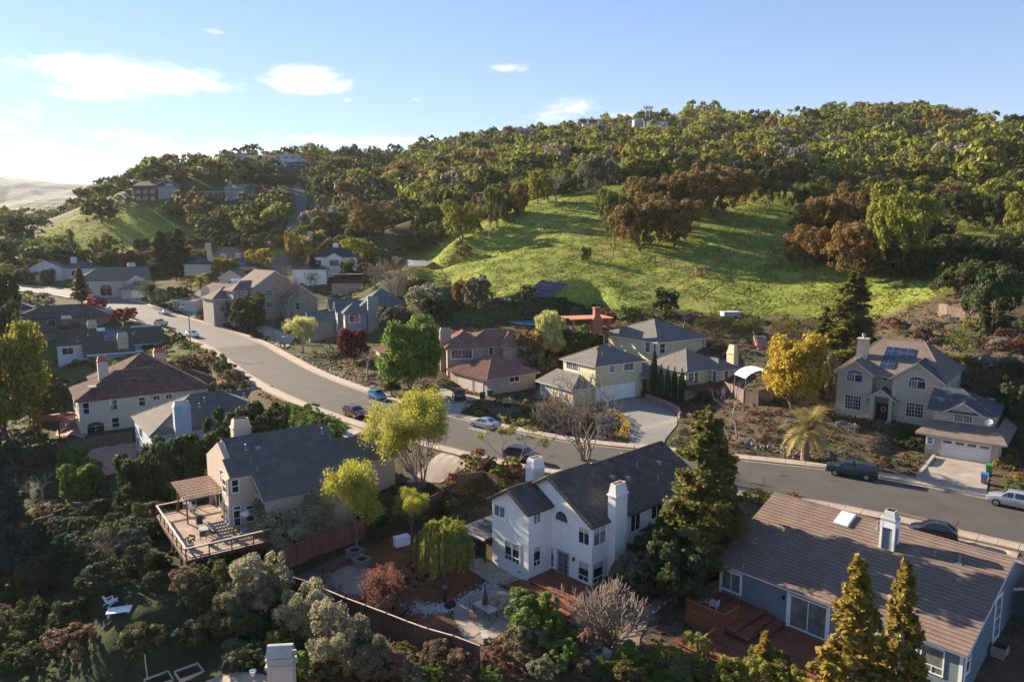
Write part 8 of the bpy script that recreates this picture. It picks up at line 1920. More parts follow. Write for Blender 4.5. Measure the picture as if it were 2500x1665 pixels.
p = hit(1783, 772); simple('hot_tub', 'hot tub with grey cover at the foot of the meadow', 'hot tub', p, .1, [('tub', MB().box(-1.7, 1.7, -1.1, 1.1, 0, .8), M('tub_blue', (.25, .35, .40), .6)), ('cover', MB().box(-1.8, -.03, -1.2, 1.2, .8, .95).box(.03, 1.8, -1.2, 1.2, .8, .95), M('cover_grey', (.42, .42, .42), .7))])
# cedar pergola with brick fireplace and the pool terrace
p = at_z(1400, 822, 8.0); t = thing('cedar_pergola', 'large orange cedar pergola beside the swimming pool', 'pergola', p, R(18))
for x, y in ((0, 0), (7, 0), (0, 4.2), (7, 4.2)): MB().box(x - .2, x + .2, y - .2, y + .2, -.5, 2.9).build('post', redwood, t)
for y in (0, 4.2): MB().box(-.7, 7.7, y - .1, y + .1, 2.9, 3.2).build('beam', redwood, t)
for k in range(24): MB().box(-.6 + k * .36, -.48 + k * .36, -.7, 4.9, 3.2, 3.4).build('rafter', redwood, t)
q = at_z(1456, 800, 9.6); t = thing('brick_fireplace', 'outdoor brick fireplace chimney behind the cedar pergola', 'fireplace', q, R(18)); MB().faces([(-1, -.6, -1), (1, -.6, -1), (1, .6, -1), (-1, .6, -1), (-1, -.6, 1.5), (1, -.6, 1.5), (1, .6, 1.5), (-1, .6, 1.5), (-.55, -.5, 2.2), (.55, -.5, 2.2), (.55, .5, 2.2), (-.55, .5, 2.2), (-.55, -.5, 3.6), (.55, -.5, 3.6), (.55, .5, 3.6), (-.55, .5, 3.6)],
 [(i + a, (i + 1) % 4 + a, (i + 1) % 4 + a + 4, i + a + 4) for a in (0, 4, 8) for i in range(4)] + [(12, 13, 14, 15)]).build('stack', M('red_brick'), t); MB().box(-.7, .7, -.65, .65, 3.6, 3.8).build('cap', M('red_brick'), t)
def array_(label, quad, nu, nv, z0, z1, m=pv_cell):
 P = [Vector(q) for q in quad]; o = P[0].copy(); t = thing('solar_array', label, 'solar panels', o)
 for i in range(nu):
  for j in range(nv):
   f = lambda a, b: P[0] * (1 - a) * (1 - b) + P[1] * a * (1 - b) + P[2] * a * b + P[3] * (1 - a) * b - o
   e = .02; q = [f((i + e) / nu, (j + e) / nv), f((i + 1 - e) / nu, (j + e) / nv), f((i + 1 - e) / nu, (j + 1 - e) / nv), f((i + e) / nu, (j + 1 - e) / nv)]; c = sum(q, Vector()) / 4
   mb = MB(); mb.slab(q, .05); mb.use(1).poly([c + (k - c) * .95 + Vector((0, 0, .006)) for k in q]); mb.build('solar_panel', [pv_frame, m], t)
 for q in P: MB().bar(q - o, Vector((q.x, q.y, tz(q.x, q.y) - .3)) - o, .12).build('support', metal, t)
 return t
ga = [hit(1278, 726), hit(1340, 735), hit(1388, 708), hit(1322, 697)]
array_('ground-mounted solar array at the bottom left of the meadow', [ga[0] + Vector((0, 0, .7)), ga[1] + Vector((0, 0, .7)), ga[2] + Vector((0, 0, 1.3)), ga[3] + Vector((0, 0, 1.3))], 6, 4, 0, 0, M('solar_cell_grey', (.05, .05, .085), .25, spec=.8))
gb = [hit(985, 654), hit(1040, 657), hit(1058, 645), hit(992, 640)]
array_('flat pale solar array on the left terrace of the meadow', [q + Vector((0, 0, .8)) for q in gb], 6, 3, 0, 0, M('solar_pale', (.25, .27, .32), .2, spec=.9))
# white arched canopy
p = hit(1845, 955); t = thing('arched_canopy', 'white arched shade canopy behind the board fence', 'canopy', p, R(8)); mb = MB(); n = 10
for i in range(n):
 a0, a1 = math.pi * (.18 + .64 * i / n), math.pi * (.18 + .64 * (i + 1) / n); mb.slab([(-3.2 * math.cos(a0), -1.9, 1.0 + 2.6 * math.sin(a0)), (-3.2 * math.cos(a1), -1.9, 1.0 + 2.6 * math.sin(a1)), (-3.2 * math.cos(a1), 1.9, 1.0 + 2.6 * math.sin(a1)), (-3.2 * math.cos(a0), 1.9, 1.0 + 2.6 * math.sin(a0))], .05)
mb.build('canopy', M('canopy_white', (.72, .75, .78), .5, var=.04), t)
for x in (-2.6, 2.6):
 for y in (-1.8, 1.8): MB().tube([(x, y, -.3), (x, y, 2.45)], .05, 6).build('post', metal, t)
p = hit(1890, 656); simple('park_bench', 'long low wooden bench under the rust oak on the meadow', 'bench', p, .03, [('seat', MB().box(-2.2, 2.2, -.25, .25, .45, .52), rail_w), ('backrest', MB().box(-2.2, 2.2, .22, .28, .6, .85), rail_w), ('leg', MB().box(-2, -1.85, -.2, .2, -.1, .45), rail_w), ('leg', MB().box(1.85, 2, -.2, .2, -.1, .45), rail_w)])
p = hit(1481, 477); simple('picnic_table', 'small picnic table on the crest of the meadow', 'table', p, .3, [('table_top', MB().box(-1.3, 1.3, -.5, .5, .9, 1.0), rail_p), ('bench', MB().box(-1.3, 1.3, -1.0, -.75, .5, .58), rail_p), ('bench', MB().box(-1.3, 1.3, .75, 1.0, .5, .58), rail_p), ('leg', MB().bar((-1, -.9, 0), (-1, 0, .9), .12).bar((-1, .9, 0), (-1, 0, .9), .12), rail_p), ('leg', MB().bar((1, -.9, 0), (1, 0, .9), .12).bar((1, .9, 0), (1, 0, .9), .12), rail_p)])
# masts and water tank on the ridge
for px, lab in ((1577, 'left mobile phone mast with panel antennas on the ridge'), (1586, 'right thinner mobile phone mast on the ridge')):
 b = at_y(px, 296, 515); b.z = tz(b.x, b.y); top = at_y(px, 260, 515).z - b.z; t = thing('phone_mast', lab, 'mast', b); mm = M('mast_brown', (.20, .16, .15), .8); MB().tube([(0, 0, 0), (0, 0, top)], [.5, .35], 6).build('pole', mm, t)
 for k in range(5): MB().box(-1.9 + k * .85, -1.5 + k * .85, -.6, -.3, top - 2.2, top + .2).build('antenna', mm, t)
 MB().box(-2.1, 2.3, -.3, -.1, top - 1.2, top - .9).box(-1.3, 1.3, -.15, .15, top - 9.4, top - 9.1).build('bracket', mm, t)
b = at_y(1560, 300, 508); simple('water_tank', 'round pale green water tank on the ridge left of the masts', 'water tank', Vector((b.x, b.y, at_y(1560, 303, 508).z)), 0, [('tank', MB().lathe([(4.6, -3), (4.6, 2.3), (4.3, 2.5), (.2, 3.3)], (0, 0, 0), 24), M('tank_green', (.28, .33, .28), .7))])
# the near chimney at the lower edge with its house, whose roof lies below the picture
b = at_y(681, 1584, 35.5); H = House('house', 'tall beige chimney with half-round cap at the bottom edge', b.x - .7, b.y, b.z - 9.5, 6, cat='house'); H.wall_m = M('pale_beige_stucco', (.52, .43, .36), .9, var=.05, bump=.01); H.style = 'compb'
ch = H.part(MB().box(0, 1.32, 0, .85, 3, 8.35).box(0.02, 1.30, .02, .83, 8.5, 8.78), 'chimney', H.wall_m); H.part(MB().box(-.08, 1.40, -.08, .93, 8.35, 8.5), 'collar', H.wall_m, ch); H.part(MB().box(-.06, 1.38, -.06, .91, 8.78, 8.88), 'collar', H.wall_m, ch)
bc = MB(); n = 12
for i in range(n):
 a0, a1 = math.pi * i / n, math.pi * (i + 1) / n; y0, y1, z0, z1 = .425 - .42 * math.cos(a0), .425 - .42 * math.cos(a1), 8.9 + .58 * math.sin(a0), 8.9 + .58 * math.sin(a1); bc.faces([(0, y0, z0), (1.32, y0, z0), (1.32, y1, z1), (0, y1, z1), (0.0, .425, 8.9), (1.3, .425, 8.9)], [(0, 1, 2, 3), (0, 3, 4)])
H.part(bc, 'chimney_cap', M('cap_metal', (.45, .40, .37), .45), ch)
H.block(-6, 5, -10, -1.0, 5.0, zb=-3); H.roof(-6, 5, -10, -1.0, 5.0, 1.6, 'x', kind='hip')
# the lower left garden
chair(270, 1478, 2.6, whm, 'white slatted garden chair facing the white table', kind='adi', name='garden_chair')
p = hit(292, 1500); simple('garden_table', 'white slatted low table in the dark garden', 'table', p, .3, [('table_top', MB().box(-.9, .9, -.55, .55, .42, .47), whm[0]), ('leg', MB().box(-.8, -.7, -.45, .45, 0, .42), whm[0]), ('leg', MB().box(.7, .8, -.45, .45, 0, .42), whm[0])])
for px, py, l in ((462, 1645, 'upper wooden frame of a raised bed at the bottom left'), (388, 1665, 'lower wooden frame of a raised bed at the bottom left')):
 p = hit(px, py); simple('raised_bed', l, 'planter', p, .7, [('side', MB().box(-.9, .9, -.75, -.68, 0, .3), rail_p), ('side', MB().box(-.9, .9, .68, .75, 0, .3), rail_p), ('side', MB().box(-.9, -.83, -.68, .68, 0, .3), rail_p), ('side', MB().box(.83, .9, -.68, .68, 0, .3), rail_p), ('soil', MB().box(-.83, .83, -.68, .68, 0, .15), M('black_soil'))])
p = hit(361, 1665); simple('white_pole', 'thin white pole beside the raised bed frames', 'pole', p, 0, [('pole', MB().tube([(0, 0, 0), (-.1, 0, 2.3)], .03, 6), white)])
p = hit(618, 1650); simple('flower_pot', 'empty white flower pot left of the beige chimney', 'pot', p, 0, [('pot', MB().lathe([(.14, 0), (.24, .4), (.27, .42), (.27, .46), (.22, .46), (.2, .3)], (0, 0, 0), 14), whm[0])])
# furniture on the raised deck and the red deck
zd = -2.2 - .1 + .02
chair(488, 1288, .4, blkm, 'dark chair facing the round deck table', z=zd); chair(497, 1318, 3.4, blkm, 'dark chair on the near side of the round deck table', z=zd); chair(522, 1310, 2.4, blkm, 'dark chair right of the round deck table', z=zd); chair(470, 1250, 1.2, whm, 'pale chair under the brown pergola', z=zd); chair(455, 1238, 2.0, whm, 'second pale chair under the brown pergola', z=zd)
p = at_z(502, 1306, zd); simple('deck_table', 'round glass-topped table on the raised deck', 'table', p, 0, [('table_top', MB().lathe([(.6, .70), (.6, .73), (.01, .735)], (0, 0, 0), 24), M('frosted_glass', (.40, .42, .40), .2, spec=.7)), ('pedestal', MB().lathe([(.3, 0), (.05, .06), (.04, .7)], (0, 0, 0), 10), blk)])
p = at_z(602, 1292, zd); simple('patio_heater', 'round pale dish-topped heater beside the bay window', 'heater', p, 0, [('stand', MB().lathe([(.28, 0), (.28, .1), (.05, .15), (.05, 1.5)], (0, 0, 0), 12), metal), ('hood', MB().lathe([(.3, 1.35), (.36, 1.5), (.48, 1.6), (.45, 1.75), (.15, 1.86), (.02, 1.9)], (0, 0, 0), 18), M('heater_cover', (.55, .56, .60), .6))])
for px, py, l, s in ((467, 1338, 'potted round shrub at the near left corner of the raised deck', .9), (576, 1318, 'potted green shrub by the deck railing right of the table', .9), (535, 1210 + 20, 'pot under the pergola against the bay wall', .6)):
 p = at_z(px, py, zd); t = thing('potted_shrub', l, 'potted plant', p); MB().lathe([(.22, 0), (.32, .45), (.35, .5), (.28, .5), (.26, .42)], (0, 0, 0), 14).build('pot', M('stone_grey'), t)
 tm, cm, h, w = SP['shrub'][0]; o = link('crown', cm, t, (0, 0, .5)); o.scale = (s * .55,) * 3; o.color = (*C_['olive'], 1); MB().tube([(0, 0, .4), (0, 0, .75)], .03, 5).build('stem', bark, t)
chair(1716, 1470, 1.0, whm, 'white folding chair by the lattice rail on the red deck', z=-3.68, kind='adi', name='deck_chair'); chair(1742, 1482, 2.6, whm, 'second white folding chair on the red deck', z=-3.68, kind='adi', name='deck_chair')
for k in range(14):
 f = k / 13; px = 1580 + (1770 - 1580) * f; py = 1512 - 118 * f ** .9 - 0; p = hit(px, py); simple('path_light', 'tiny white light along the curved garden path', 'garden light', p, 0, [('stem', MB().tube([(0, 0, 0), (0, 0, .25)], .015, 5), blk), ('cap', MB().lathe([(.05, .25), (.05, .33), (.02, .36)], (0, 0, 0), 8), white)])['group'] = 'lights along the curved garden path'
p = hit(2440, 1600); simple('wooden_planter', 'weathered square planter with a small shrub at the lower right wall', 'planter', p, R(42), [('box', MB().box(-.5, .5, -.45, .45, .25, .75), deckg), ('soil', MB().box(-.42, .42, -.38, .38, .76, .78), M('black_soil')), ('leg', MB().box(-.48, -.38, -.42, .42, 0, .25), deckg), ('leg', MB().box(.38, .48, -.42, .42, 0, .25), deckg)])
t = thing('cedar_pergola', 'small orange cedar pergola beside the cream house at the left edge', 'pergola', hit(112, 915), R(35))
for x, y in ((-3, -1), (1, -1), (-3, 2), (1, 2)): MB().box(x - .1, x + .1, y - .1, y + .1, -.5, 2.8).build('post', redwood, t)
for k in range(9): MB().box(-3.4 + k * .55, -3.28 + k * .55, -1.5, 2.5, 2.8, 2.95).build('rafter', redwood, t)
MB().box(-3.4, 1.4, -1.1, -.9, 2.6, 2.8).build('beam', redwood, t)
# person standing by the grey-blue car
p = hit(270, 762); t = thing('person', 'person in dark clothes standing behind the grey-blue car', 'person', p, .5)
bm_ = bpy.data.meshes.new('body'); jv = [(0, 0, .95), (0, 0, 1.2), (0, 0, 1.42), (0, 0, 1.52), (0, .02, 1.66), (.17, 0, 1.42), (.24, .03, 1.15), (.22, -.12, .92), (-.17, 0, 1.42), (-.25, .0, 1.15), (-.24, -.05, .9), (.09, 0, .9), (.11, -.03, .5), (.11, 0, .08), (.12, -.16, .04), (-.09, 0, .9), (-.12, .03, .5), (-.13, .02, .08), (-.14, -.14, .04)]
je = [(0, 1), (1, 2), (2, 3), (3, 4), (2, 5), (5, 6), (6, 7), (2, 8), (8, 9), (9, 10), (0, 11), (11, 12), (12, 13), (13, 14), (0, 15), (15, 16), (16, 17), (17, 18)]; jr = [.15, .14, .13, .055, .10, .07, .05, .04, .07, .05, .04, .10, .07, .045, .04, .10, .07, .045, .04]
bm_.from_pydata(jv, je, []); bm_.materials.append(M('dark_cloth', (.03, .032, .04), .9)); bo = link('body', bm_, t); md = bo.modifiers.new('Skin', 'SKIN'); 
for i, r in enumerate(jr): bm_.skin_vertices[0].data[i].radius = (r, r)
bm_.skin_vertices[0].data[0].use_root = True; bo.modifiers.new('Subsurf', 'SUBSURF').levels = 1
MB().lathe([(.02, -.12), (.075, -.08), (.095, 0), (.085, .08), (.03, .12)], (0, 0, 1.66), 10).build('head', M('skin', (.45, .28, .2), .6), t); MB().lathe([(.1, 0), (.1, .06), (.05, .125), (.01, .135)], (0, .015, 1.67), 10).build('hair', M('dark_hair', (.03, .02, .015), .8), t)

# ------------------------------------------------------------------ shrubs, bushes and ground cover
busy = []
for o in COL.objects:
 c = o.get('category')
 if c in ('car', 'pickup truck', 'bin', 'chair', 'table', 'planter', 'box', 'bench', 'pool', 'steps', 'garden feature', 'court'): busy.append((o.location.x, o.location.y, {'court': 9, 'pool': 5}.get(c, 2.6)))
FOOT = []   # house footprints: wall meshes in plan
bpy.context.view_layer.update()
for o in COL.objects:
 if o.type == 'MESH' and o.name.startswith(('wall', 'deck_boards', 'lower_deck', 'porch_roof', 'bay_wall')):
  bb = [o.matrix_world @ Vector(c) for c in o.bound_box]; p0, p1, p3 = bb[0], bb[4], bb[3]
  FOOT.append((p0.x, p0.y, p1.x - p0.x, p1.y - p0.y, p3.x - p0.x, p3.y - p0.y))
def blocked(x, y, m=.5):
 for (a, b, r) in busy:
  if (x - a) ** 2 + (y - b) ** 2 < r * r: return True
 for (a, b, ux, uy, vx, vy) in FOOT:
  lu, lv = math.hypot(ux, uy), math.hypot(vx, vy)
  if lu < .01 or lv < .01: continue
  u = ((x - a) * ux + (y - b) * uy) / lu; v = ((x - a) * vx + (y - b) * vy) / lv
  if -m < u < lu + m and -m < v < lv + m: return True
 i = int(np.argmin((RC[:, 0] - x) ** 2 + (RC[:, 1] - y) ** 2)); return (RC[i, 0] - x) ** 2 + (RC[i, 1] - y) ** 2 < 8.3 ** 2
PAVED = [[hit(*q) for q in pl] for pl in ([(1460, 950), (1580, 965), (1665, 1010), (1655, 1050), (1618, 1094), (1530, 1083)], [(2270, 1105), (2425, 1130), (2412, 1210), (2230, 1170)], [(1070, 935), (1180, 968), (1120, 1015), (1050, 998)], [(980, 1185), (1050, 1125), (1110, 1090), (1196, 1114), (1080, 1185)],
 [(795, 1055), (862, 1030), (915, 1055), (850, 1075)], [(1100, 1510), (1105, 1470), (1215, 1425), (1300, 1480), (1300, 1510), (1180, 1578), (1128, 1562)], [(1140, 1360), (1180, 1358), (1285, 1420), (1200, 1430), (1140, 1395)], [(790, 1405), (880, 1372), (908, 1388), (878, 1465), (800, 1435)], [(2185, 1250), (2340, 1290), (2330, 1335), (2190, 1325)],
 [(120, 1070), (150, 1000), (200, 995), (350, 1085), (300, 1155), (200, 1150)], [(640, 640), (770, 620), (760, 650), (690, 675), (650, 670)], [(1470, 1650), (1490, 1550), (1600, 1450), (1760, 1360), (1790, 1380), (1600, 1510), (1560, 1650)], [(490, 1665), (640, 1635), (710, 1690), (600, 1760)])]
def paved(x, y): A = np.array([x]); B = np.array([y]); return any(in_poly(A, B, pl)[0] for pl in PAVED)
rs_ = random.Random(41)
QUEUE = []
def shrubs(where, px, n, cols, r=(.6, 1.3), hh=(.7, 1.1), sp=('shrub', 'bush'), adj=''):
 """n separate shrubs inside an outline; those of one colour in one bed look alike and share a label"""
 poly = [hit(*q) for q in px]; x0, x1 = min(p.x for p in poly), max(p.x for p in poly); y0, y1 = min(p.y for p in poly), max(p.y for p in poly); k = tries = 0; put = []
 while k < n and tries < n * 40:
  tries += 1; x, y = rs_.uniform(x0, x1), rs_.uniform(y0, y1)
  if not in_poly(np.array([x]), np.array([y]), poly)[0] or blocked(x, y) or paved(x, y): continue
  s = rs_.uniform(*r)
  if any((x - a) ** 2 + (y - b) ** 2 < (.62 * (s + c)) ** 2 for a, b, c in put): continue
  put.append((x, y, s)); col = rs_.choice(cols); kd = rs_.choice(sp); tm, cm, h, w = SP[kd][0]; f = 2 * s / w
  QUEUE.append((s / math.hypot(x, y), kd, x, y, f, f * rs_.uniform(*hh), col, where, s)); k += 1
NM = dict(dk='dark evergreen', olive='olive', oliveD='dark olive', yg='yellow-green', lime='lime', green='green', gg='silvery', ggd='grey-green', bronze='bronze', rust='rust-brown', gold='golden', red='red', red2='russet', maroon='maroon', brown='brown', orange='orange', teal='blue-green', lav='lavender-grey', grey='grey twiggy', limeD='fresh green', pale='pale yellow', pink='pink', redw='dull green', fir='amber', palm='straw')
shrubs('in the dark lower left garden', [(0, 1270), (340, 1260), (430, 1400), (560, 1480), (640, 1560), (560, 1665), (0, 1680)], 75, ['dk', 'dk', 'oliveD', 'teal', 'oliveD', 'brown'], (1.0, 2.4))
shrubs('under the olive trees at the bottom', [(440, 1400), (620, 1400), (900, 1600), (960, 1670), (600, 1670)], 26, ['oliveD', 'ggd', 'dk', 'green'], (.9, 1.6))
shrubs('along the bottom edge before the white house', [(880, 1575), (1130, 1640), (1330, 1590), (1560, 1600), (1660, 1670), (900, 1690)], 40, ['ggd', 'olive', 'brown', 'green', 'red2', 'grey'], (.8, 1.5))
shrubs('in the green thicket below the red deck', [(1540, 1620), (1650, 1590), (1960, 1600), (2000, 1690), (1540, 1690)], 24, ['yg', 'limeD', 'green', 'olive'], (.9, 1.5))
shrubs('right of the round terrace', [(1300, 1480), (1480, 1560), (1540, 1600), (1330, 1610), (1230, 1580)], 12, ['brown', 'olive', 'green'], (.7, 1.2))
shrubs('on the slope left of the raised deck', [(230, 1180), (400, 1240), (430, 1350), (300, 1330), (180, 1250)], 16, ['dk', 'oliveD'], (1.0, 1.9))
shrubs('along the shaded wall of the white house', [(1500, 1430), (1560, 1350), (1680, 1250), (1780, 1300), (1690, 1400), (1560, 1470)], 18, ['dk', 'dk', 'oliveD'], (1.1, 2.0))
shrubs('between the white house and its driveway', [(1090, 1190), (1180, 1120), (1330, 1150), (1290, 1180), (1190, 1215), (1120, 1230)], 30, ['red2', 'brown', 'olive', 'limeD', 'yg'], (.6, 1.1))
shrubs('behind the small board fence in mid picture', [(880, 1250), (1040, 1200), (1110, 1230), (1130, 1290), (1000, 1310), (890, 1330)], 16, ['dk', 'oliveD', 'olive'], (.9, 1.6))
shrubs('at the kerb before the slate blue house', [(1790, 1200), (1900, 1190), (2130, 1240), (2110, 1260), (1960, 1240), (1820, 1230)], 16, ['pale', 'olive', 'yg', 'orange'], (.7, 1.2))
shrubs('beside the black hatchback', [(2340, 1300), (2450, 1330), (2440, 1360), (2330, 1330)], 8, ['olive', 'yg', 'brown'], (.6, 1.0))
shrubs('in the mulch bed before the tan house', [(1690, 1040), (1800, 1040), (2000, 1060), (2230, 1120), (2220, 1160), (1980, 1130), (1700, 1090)], 42, ['brown', 'olive', 'ggd', 'orange', 'red2', 'grey', 'green'], (.35, .85))
shrubs('against the tan house wall', [(2040, 1020), (2110, 1035), (2120, 1060), (2040, 1050)], 5, ['brown', 'olive', 'lav'], (.8, 1.2)); shrubs('right of the tan house steps', [(2185, 1050), (2260, 1060), (2260, 1110), (2190, 1095)], 6, ['oliveD', 'dk'], (1.0, 1.4))
shrubs('beside the wheelie bins', [(2425, 1100), (2500, 1110), (2500, 1215), (2430, 1195)], 10, ['rust', 'olive', 'yg', 'olive'], (.8, 1.2))
shrubs('on the terraces right of the tan house', [(2400, 960), (2500, 900), (2500, 1090), (2440, 1080)], 14, ['dk', 'oliveD', 'olive'], (1.0, 1.8))
shrubs('in the upper right hillside garden', [(2130, 800), (2290, 780), (2500, 810), (2500, 930), (2380, 940), (2260, 850)], 52, ['brown', 'ggd', 'olive', 'dk', 'yg', 'red2', 'lav', 'grey'], (.7, 1.6))
shrubs('at the foot of the meadow', [(1190, 735), (1500, 762), (2010, 780), (2010, 800), (1690, 790), (1480, 790), (1330, 760), (1200, 755)], 44, ['lav', 'dk', 'oliveD', 'brown', 'grey', 'teal'], (.7, 1.3))
shrubs('on the terraces above the yellow house', [(1700, 830), (2000, 830), (1990, 890), (1900, 870), (1760, 880)], 34, ['brown', 'orange', 'oliveD', 'ggd', 'olive', 'lav'], (.6, 1.2))
shrubs('around the golden tree', [(1780, 1000), (1880, 980), (2030, 990), (2030, 1040), (1800, 1030)], 18, ['brown', 'grey', 'olive', 'red2'], (.5, 1.0))
shrubs('in the bed under the big bare tree', [(1220, 1030), (1300, 975), (1400, 965), (1480, 1000), (1520, 1060), (1470, 1075), (1260, 1052)], 46, ['grey', 'brown', 'ggd', 'lav', 'olive'], (.6, 1.2))
shrubs('beside the yellow house driveway corner', [(1655, 1005), (1720, 1000), (1700, 1060), (1650, 1090)], 10, ['ggd', 'gg', 'oliveD'], (.6, 1.0))
shrubs('before the mauve house', [(1130, 1000), (1240, 960), (1290, 960), (1300, 1010), (1240, 1030), (1130, 1015)], 24, ['oliveD', 'dk', 'brown', 'yg', 'ggd'], (.5, 1.0))
shrubs('in the street garden left of the tall green tree', [(720, 850), (830, 850), (960, 900), (975, 960), (880, 940), (760, 890)], 44, ['green', 'olive', 'rust', 'ggd', 'brown', 'red2', 'yg'], (.45, .95))
shrubs('on the bank above the swimming pool', [(1150, 738), (1200, 732), (1420, 748), (1460, 768), (1330, 764), (1200, 758)], 34, ['teal', 'dk', 'lav', 'oliveD', 'dk'], (1.2, 2.2))
shrubs('on the lawns between the left-hand houses', [(110, 800), (430, 815), (500, 900), (520, 930), (300, 900), (160, 900)], 30, ['oliveD', 'olive', 'brown', 'dk', 'yg'], (1.0, 2.2))
shrubs('behind the mauve house', [(940, 760), (1080, 740), (1190, 745), (1190, 762), (1080, 770), (960, 800)], 26, ['olive', 'gg', 'dk', 'rust', 'ggd'], (1.1, 2.1))
shrubs('between the mauve and yellow houses', [(1260, 900), (1330, 850), (1480, 810), (1500, 830), (1400, 870), (1340, 930), (1290, 930)], 22, ['rust', 'dk', 'green', 'red2', 'olive'], (1.0, 1.8))
shrubs('on the slope above the twin-gabled house', [(780, 720), (870, 690), (1010, 660), (1120, 690), (1060, 730), (940, 740)], 40, ['olive', 'brown', 'ggd', 'gold', 'dk'], (.9, 1.9))
shrubs('on the orchard slope', [(880, 640), (960, 590), (1080, 555), (1110, 570), (1000, 620), (930, 655)], 34, ['brown', 'red2', 'dk', 'ggd', 'limeD'], (.8, 1.7))
shrubs('along the far kerb', [(480, 770), (560, 775), (700, 850), (690, 862), (560, 800), (490, 785)], 30, ['oliveD', 'brown', 'olive', 'dk'], (.8, 1.6))
shrubs('on the traffic island corner', [(340, 755), (400, 735), (470, 745), (450, 765), (380, 760)], 14, ['brown', 'olive', 'oliveD'], (.6, 1.2))
shrubs('on the verge behind the beige house', [(690, 990), (760, 1000), (850, 1045), (820, 1065), (700, 1035)], 26, ['green', 'green', 'oliveD'], (.7, 1.3))
shrubs('right of the cream house', [(500, 930), (560, 900), (640, 960), (690, 990), (640, 1010), (560, 990)], 20, ['teal', 'ggd', 'dk', 'brown'], (1.3, 2.5))
shrubs('along the near kerb by the street lamp', [(430, 830), (500, 850), (570, 905), (540, 920), (470, 880)], 16, ['olive', 'dk', 'yg', 'brown'], (.9, 1.6))
shrubs('around the cream house deck', [(60, 950), (170, 940), (200, 1000), (160, 1060), (90, 1080), (40, 1000)], 18, ['dk', 'oliveD'], (1.2, 2.4))
shrubs('between the houses at the left', [(0, 700), (60, 690), (180, 700), (250, 690), (330, 700), (330, 725), (160, 715), (60, 760), (0, 800)], 34, ['dk', 'olive', 'oliveD', 'brown', 'yg'], (1.2, 2.6))
shrubs('beside the play court', [(0, 1080), (90, 1060), (210, 1080), (120, 1140), (40, 1170), (0, 1200)], 18, ['dk', 'oliveD', 'teal'], (1.1, 2.2))
shrubs('in the hollow beyond the far court', [(420, 690), (560, 655), (660, 680), (780, 690), (760, 740), (640, 700), (470, 720)], 26, ['olive', 'brown', 'yg', 'dk', 'rust'], (1.1, 2.3))
QUEUE.sort(key=lambda q: -q[0]); mass = []
for n_, (_, kd, x, y, f, fz, col, where, s) in enumerate(QUEUE):
 u, v = proj(x, y, tz(x, y))
 if n_ < 300: plant(kd, (x, y, tz(x, y) - .1), f, fz, col, f"{NM[col]} shrub {where}", 'shrub', f"{NM[col]} shrubs {where}", jit=.18)
 else: k = rs_.uniform(.8, 1.2); mass.append((x, y, tz(x, y) - .05, s / 4.6, s / 5.2, tuple(c * k for c in C_[col])))
sm = forest_mass('small_shrubs', mass, 6, nl=300, size=.85); tag(sm, 'small shrubs filling the garden beds between the houses', 'shrubs')
# larger valley trees between the far houses, one thing each
def grove(where, px, n, cols, h=(5, 9), sp=('dense', 'oak')):
 poly = [hit(*q) for q in px]; x0, x1 = min(p.x for p in poly), max(p.x for p in poly); y0, y1 = min(p.y for p in poly), max(p.y for p in poly); k = t = 0; put = []
 while k < n and t < n * 40:
  t += 1; x, y = rs_.uniform(x0, x1), rs_.uniform(y0, y1)
  if not in_poly(np.array([x]), np.array([y]), poly)[0] or blocked(x, y, 1.5) or paved(x, y) or any((x - a) ** 2 + (y - b) ** 2 < 14 for a, b in put): continue
  put.append((x, y)); col = rs_.choice(cols); kd = rs_.choice(sp); tm, cm, hh, w = SP[kd][0]; s = rs_.uniform(*h) / hh
  plant(kd, (x, y, tz(x, y) - .2), s * rs_.uniform(.85, 1.15), s, col, f"{NM[col]} tree {where}", 'tree', f"{NM[col]} trees {where}", jit=.12); k += 1
grove('among the far houses at the left', [(0, 690), (0, 640), (120, 610), (420, 640), (600, 620), (640, 640), (470, 665), (200, 660), (120, 700)], 46, ['dk', 'olive', 'oliveD', 'yg', 'bronze', 'brown'])
grove('in the dark hollow below the steep road', [(330, 620), (420, 570), (640, 560), (690, 600), (650, 625), (500, 630)], 26, ['dk', 'oliveD', 'olive'], (5, 8))
grove('on the rise beyond the court', [(640, 620), (780, 570), (900, 590), (1000, 640), (930, 660), (870, 600), (700, 625)], 22, ['bronze', 'olive', 'yg', 'grey'], (4, 7))
grove('along the meadow fence', [(1090, 560), (1180, 515), (1320, 470), (1380, 455), (1400, 470), (1300, 500), (1180, 552), (1120, 580)], 18, ['olive', 'bronze', 'yg', 'brown'], (6, 9))
grove('at the right edge above the tan house', [(2150, 700), (2330, 640), (2500, 620), (2500, 740), (2420, 720), (2300, 735)], 12, ['dk', 'oliveD'], (5, 8))
grove('in the shade of the rust oaks', [(1880, 560), (2000, 640), (2150, 680), (2300, 600), (2200, 560), (2000, 540)], 10, ['dk', 'bronze', 'oliveD'], (4, 8))
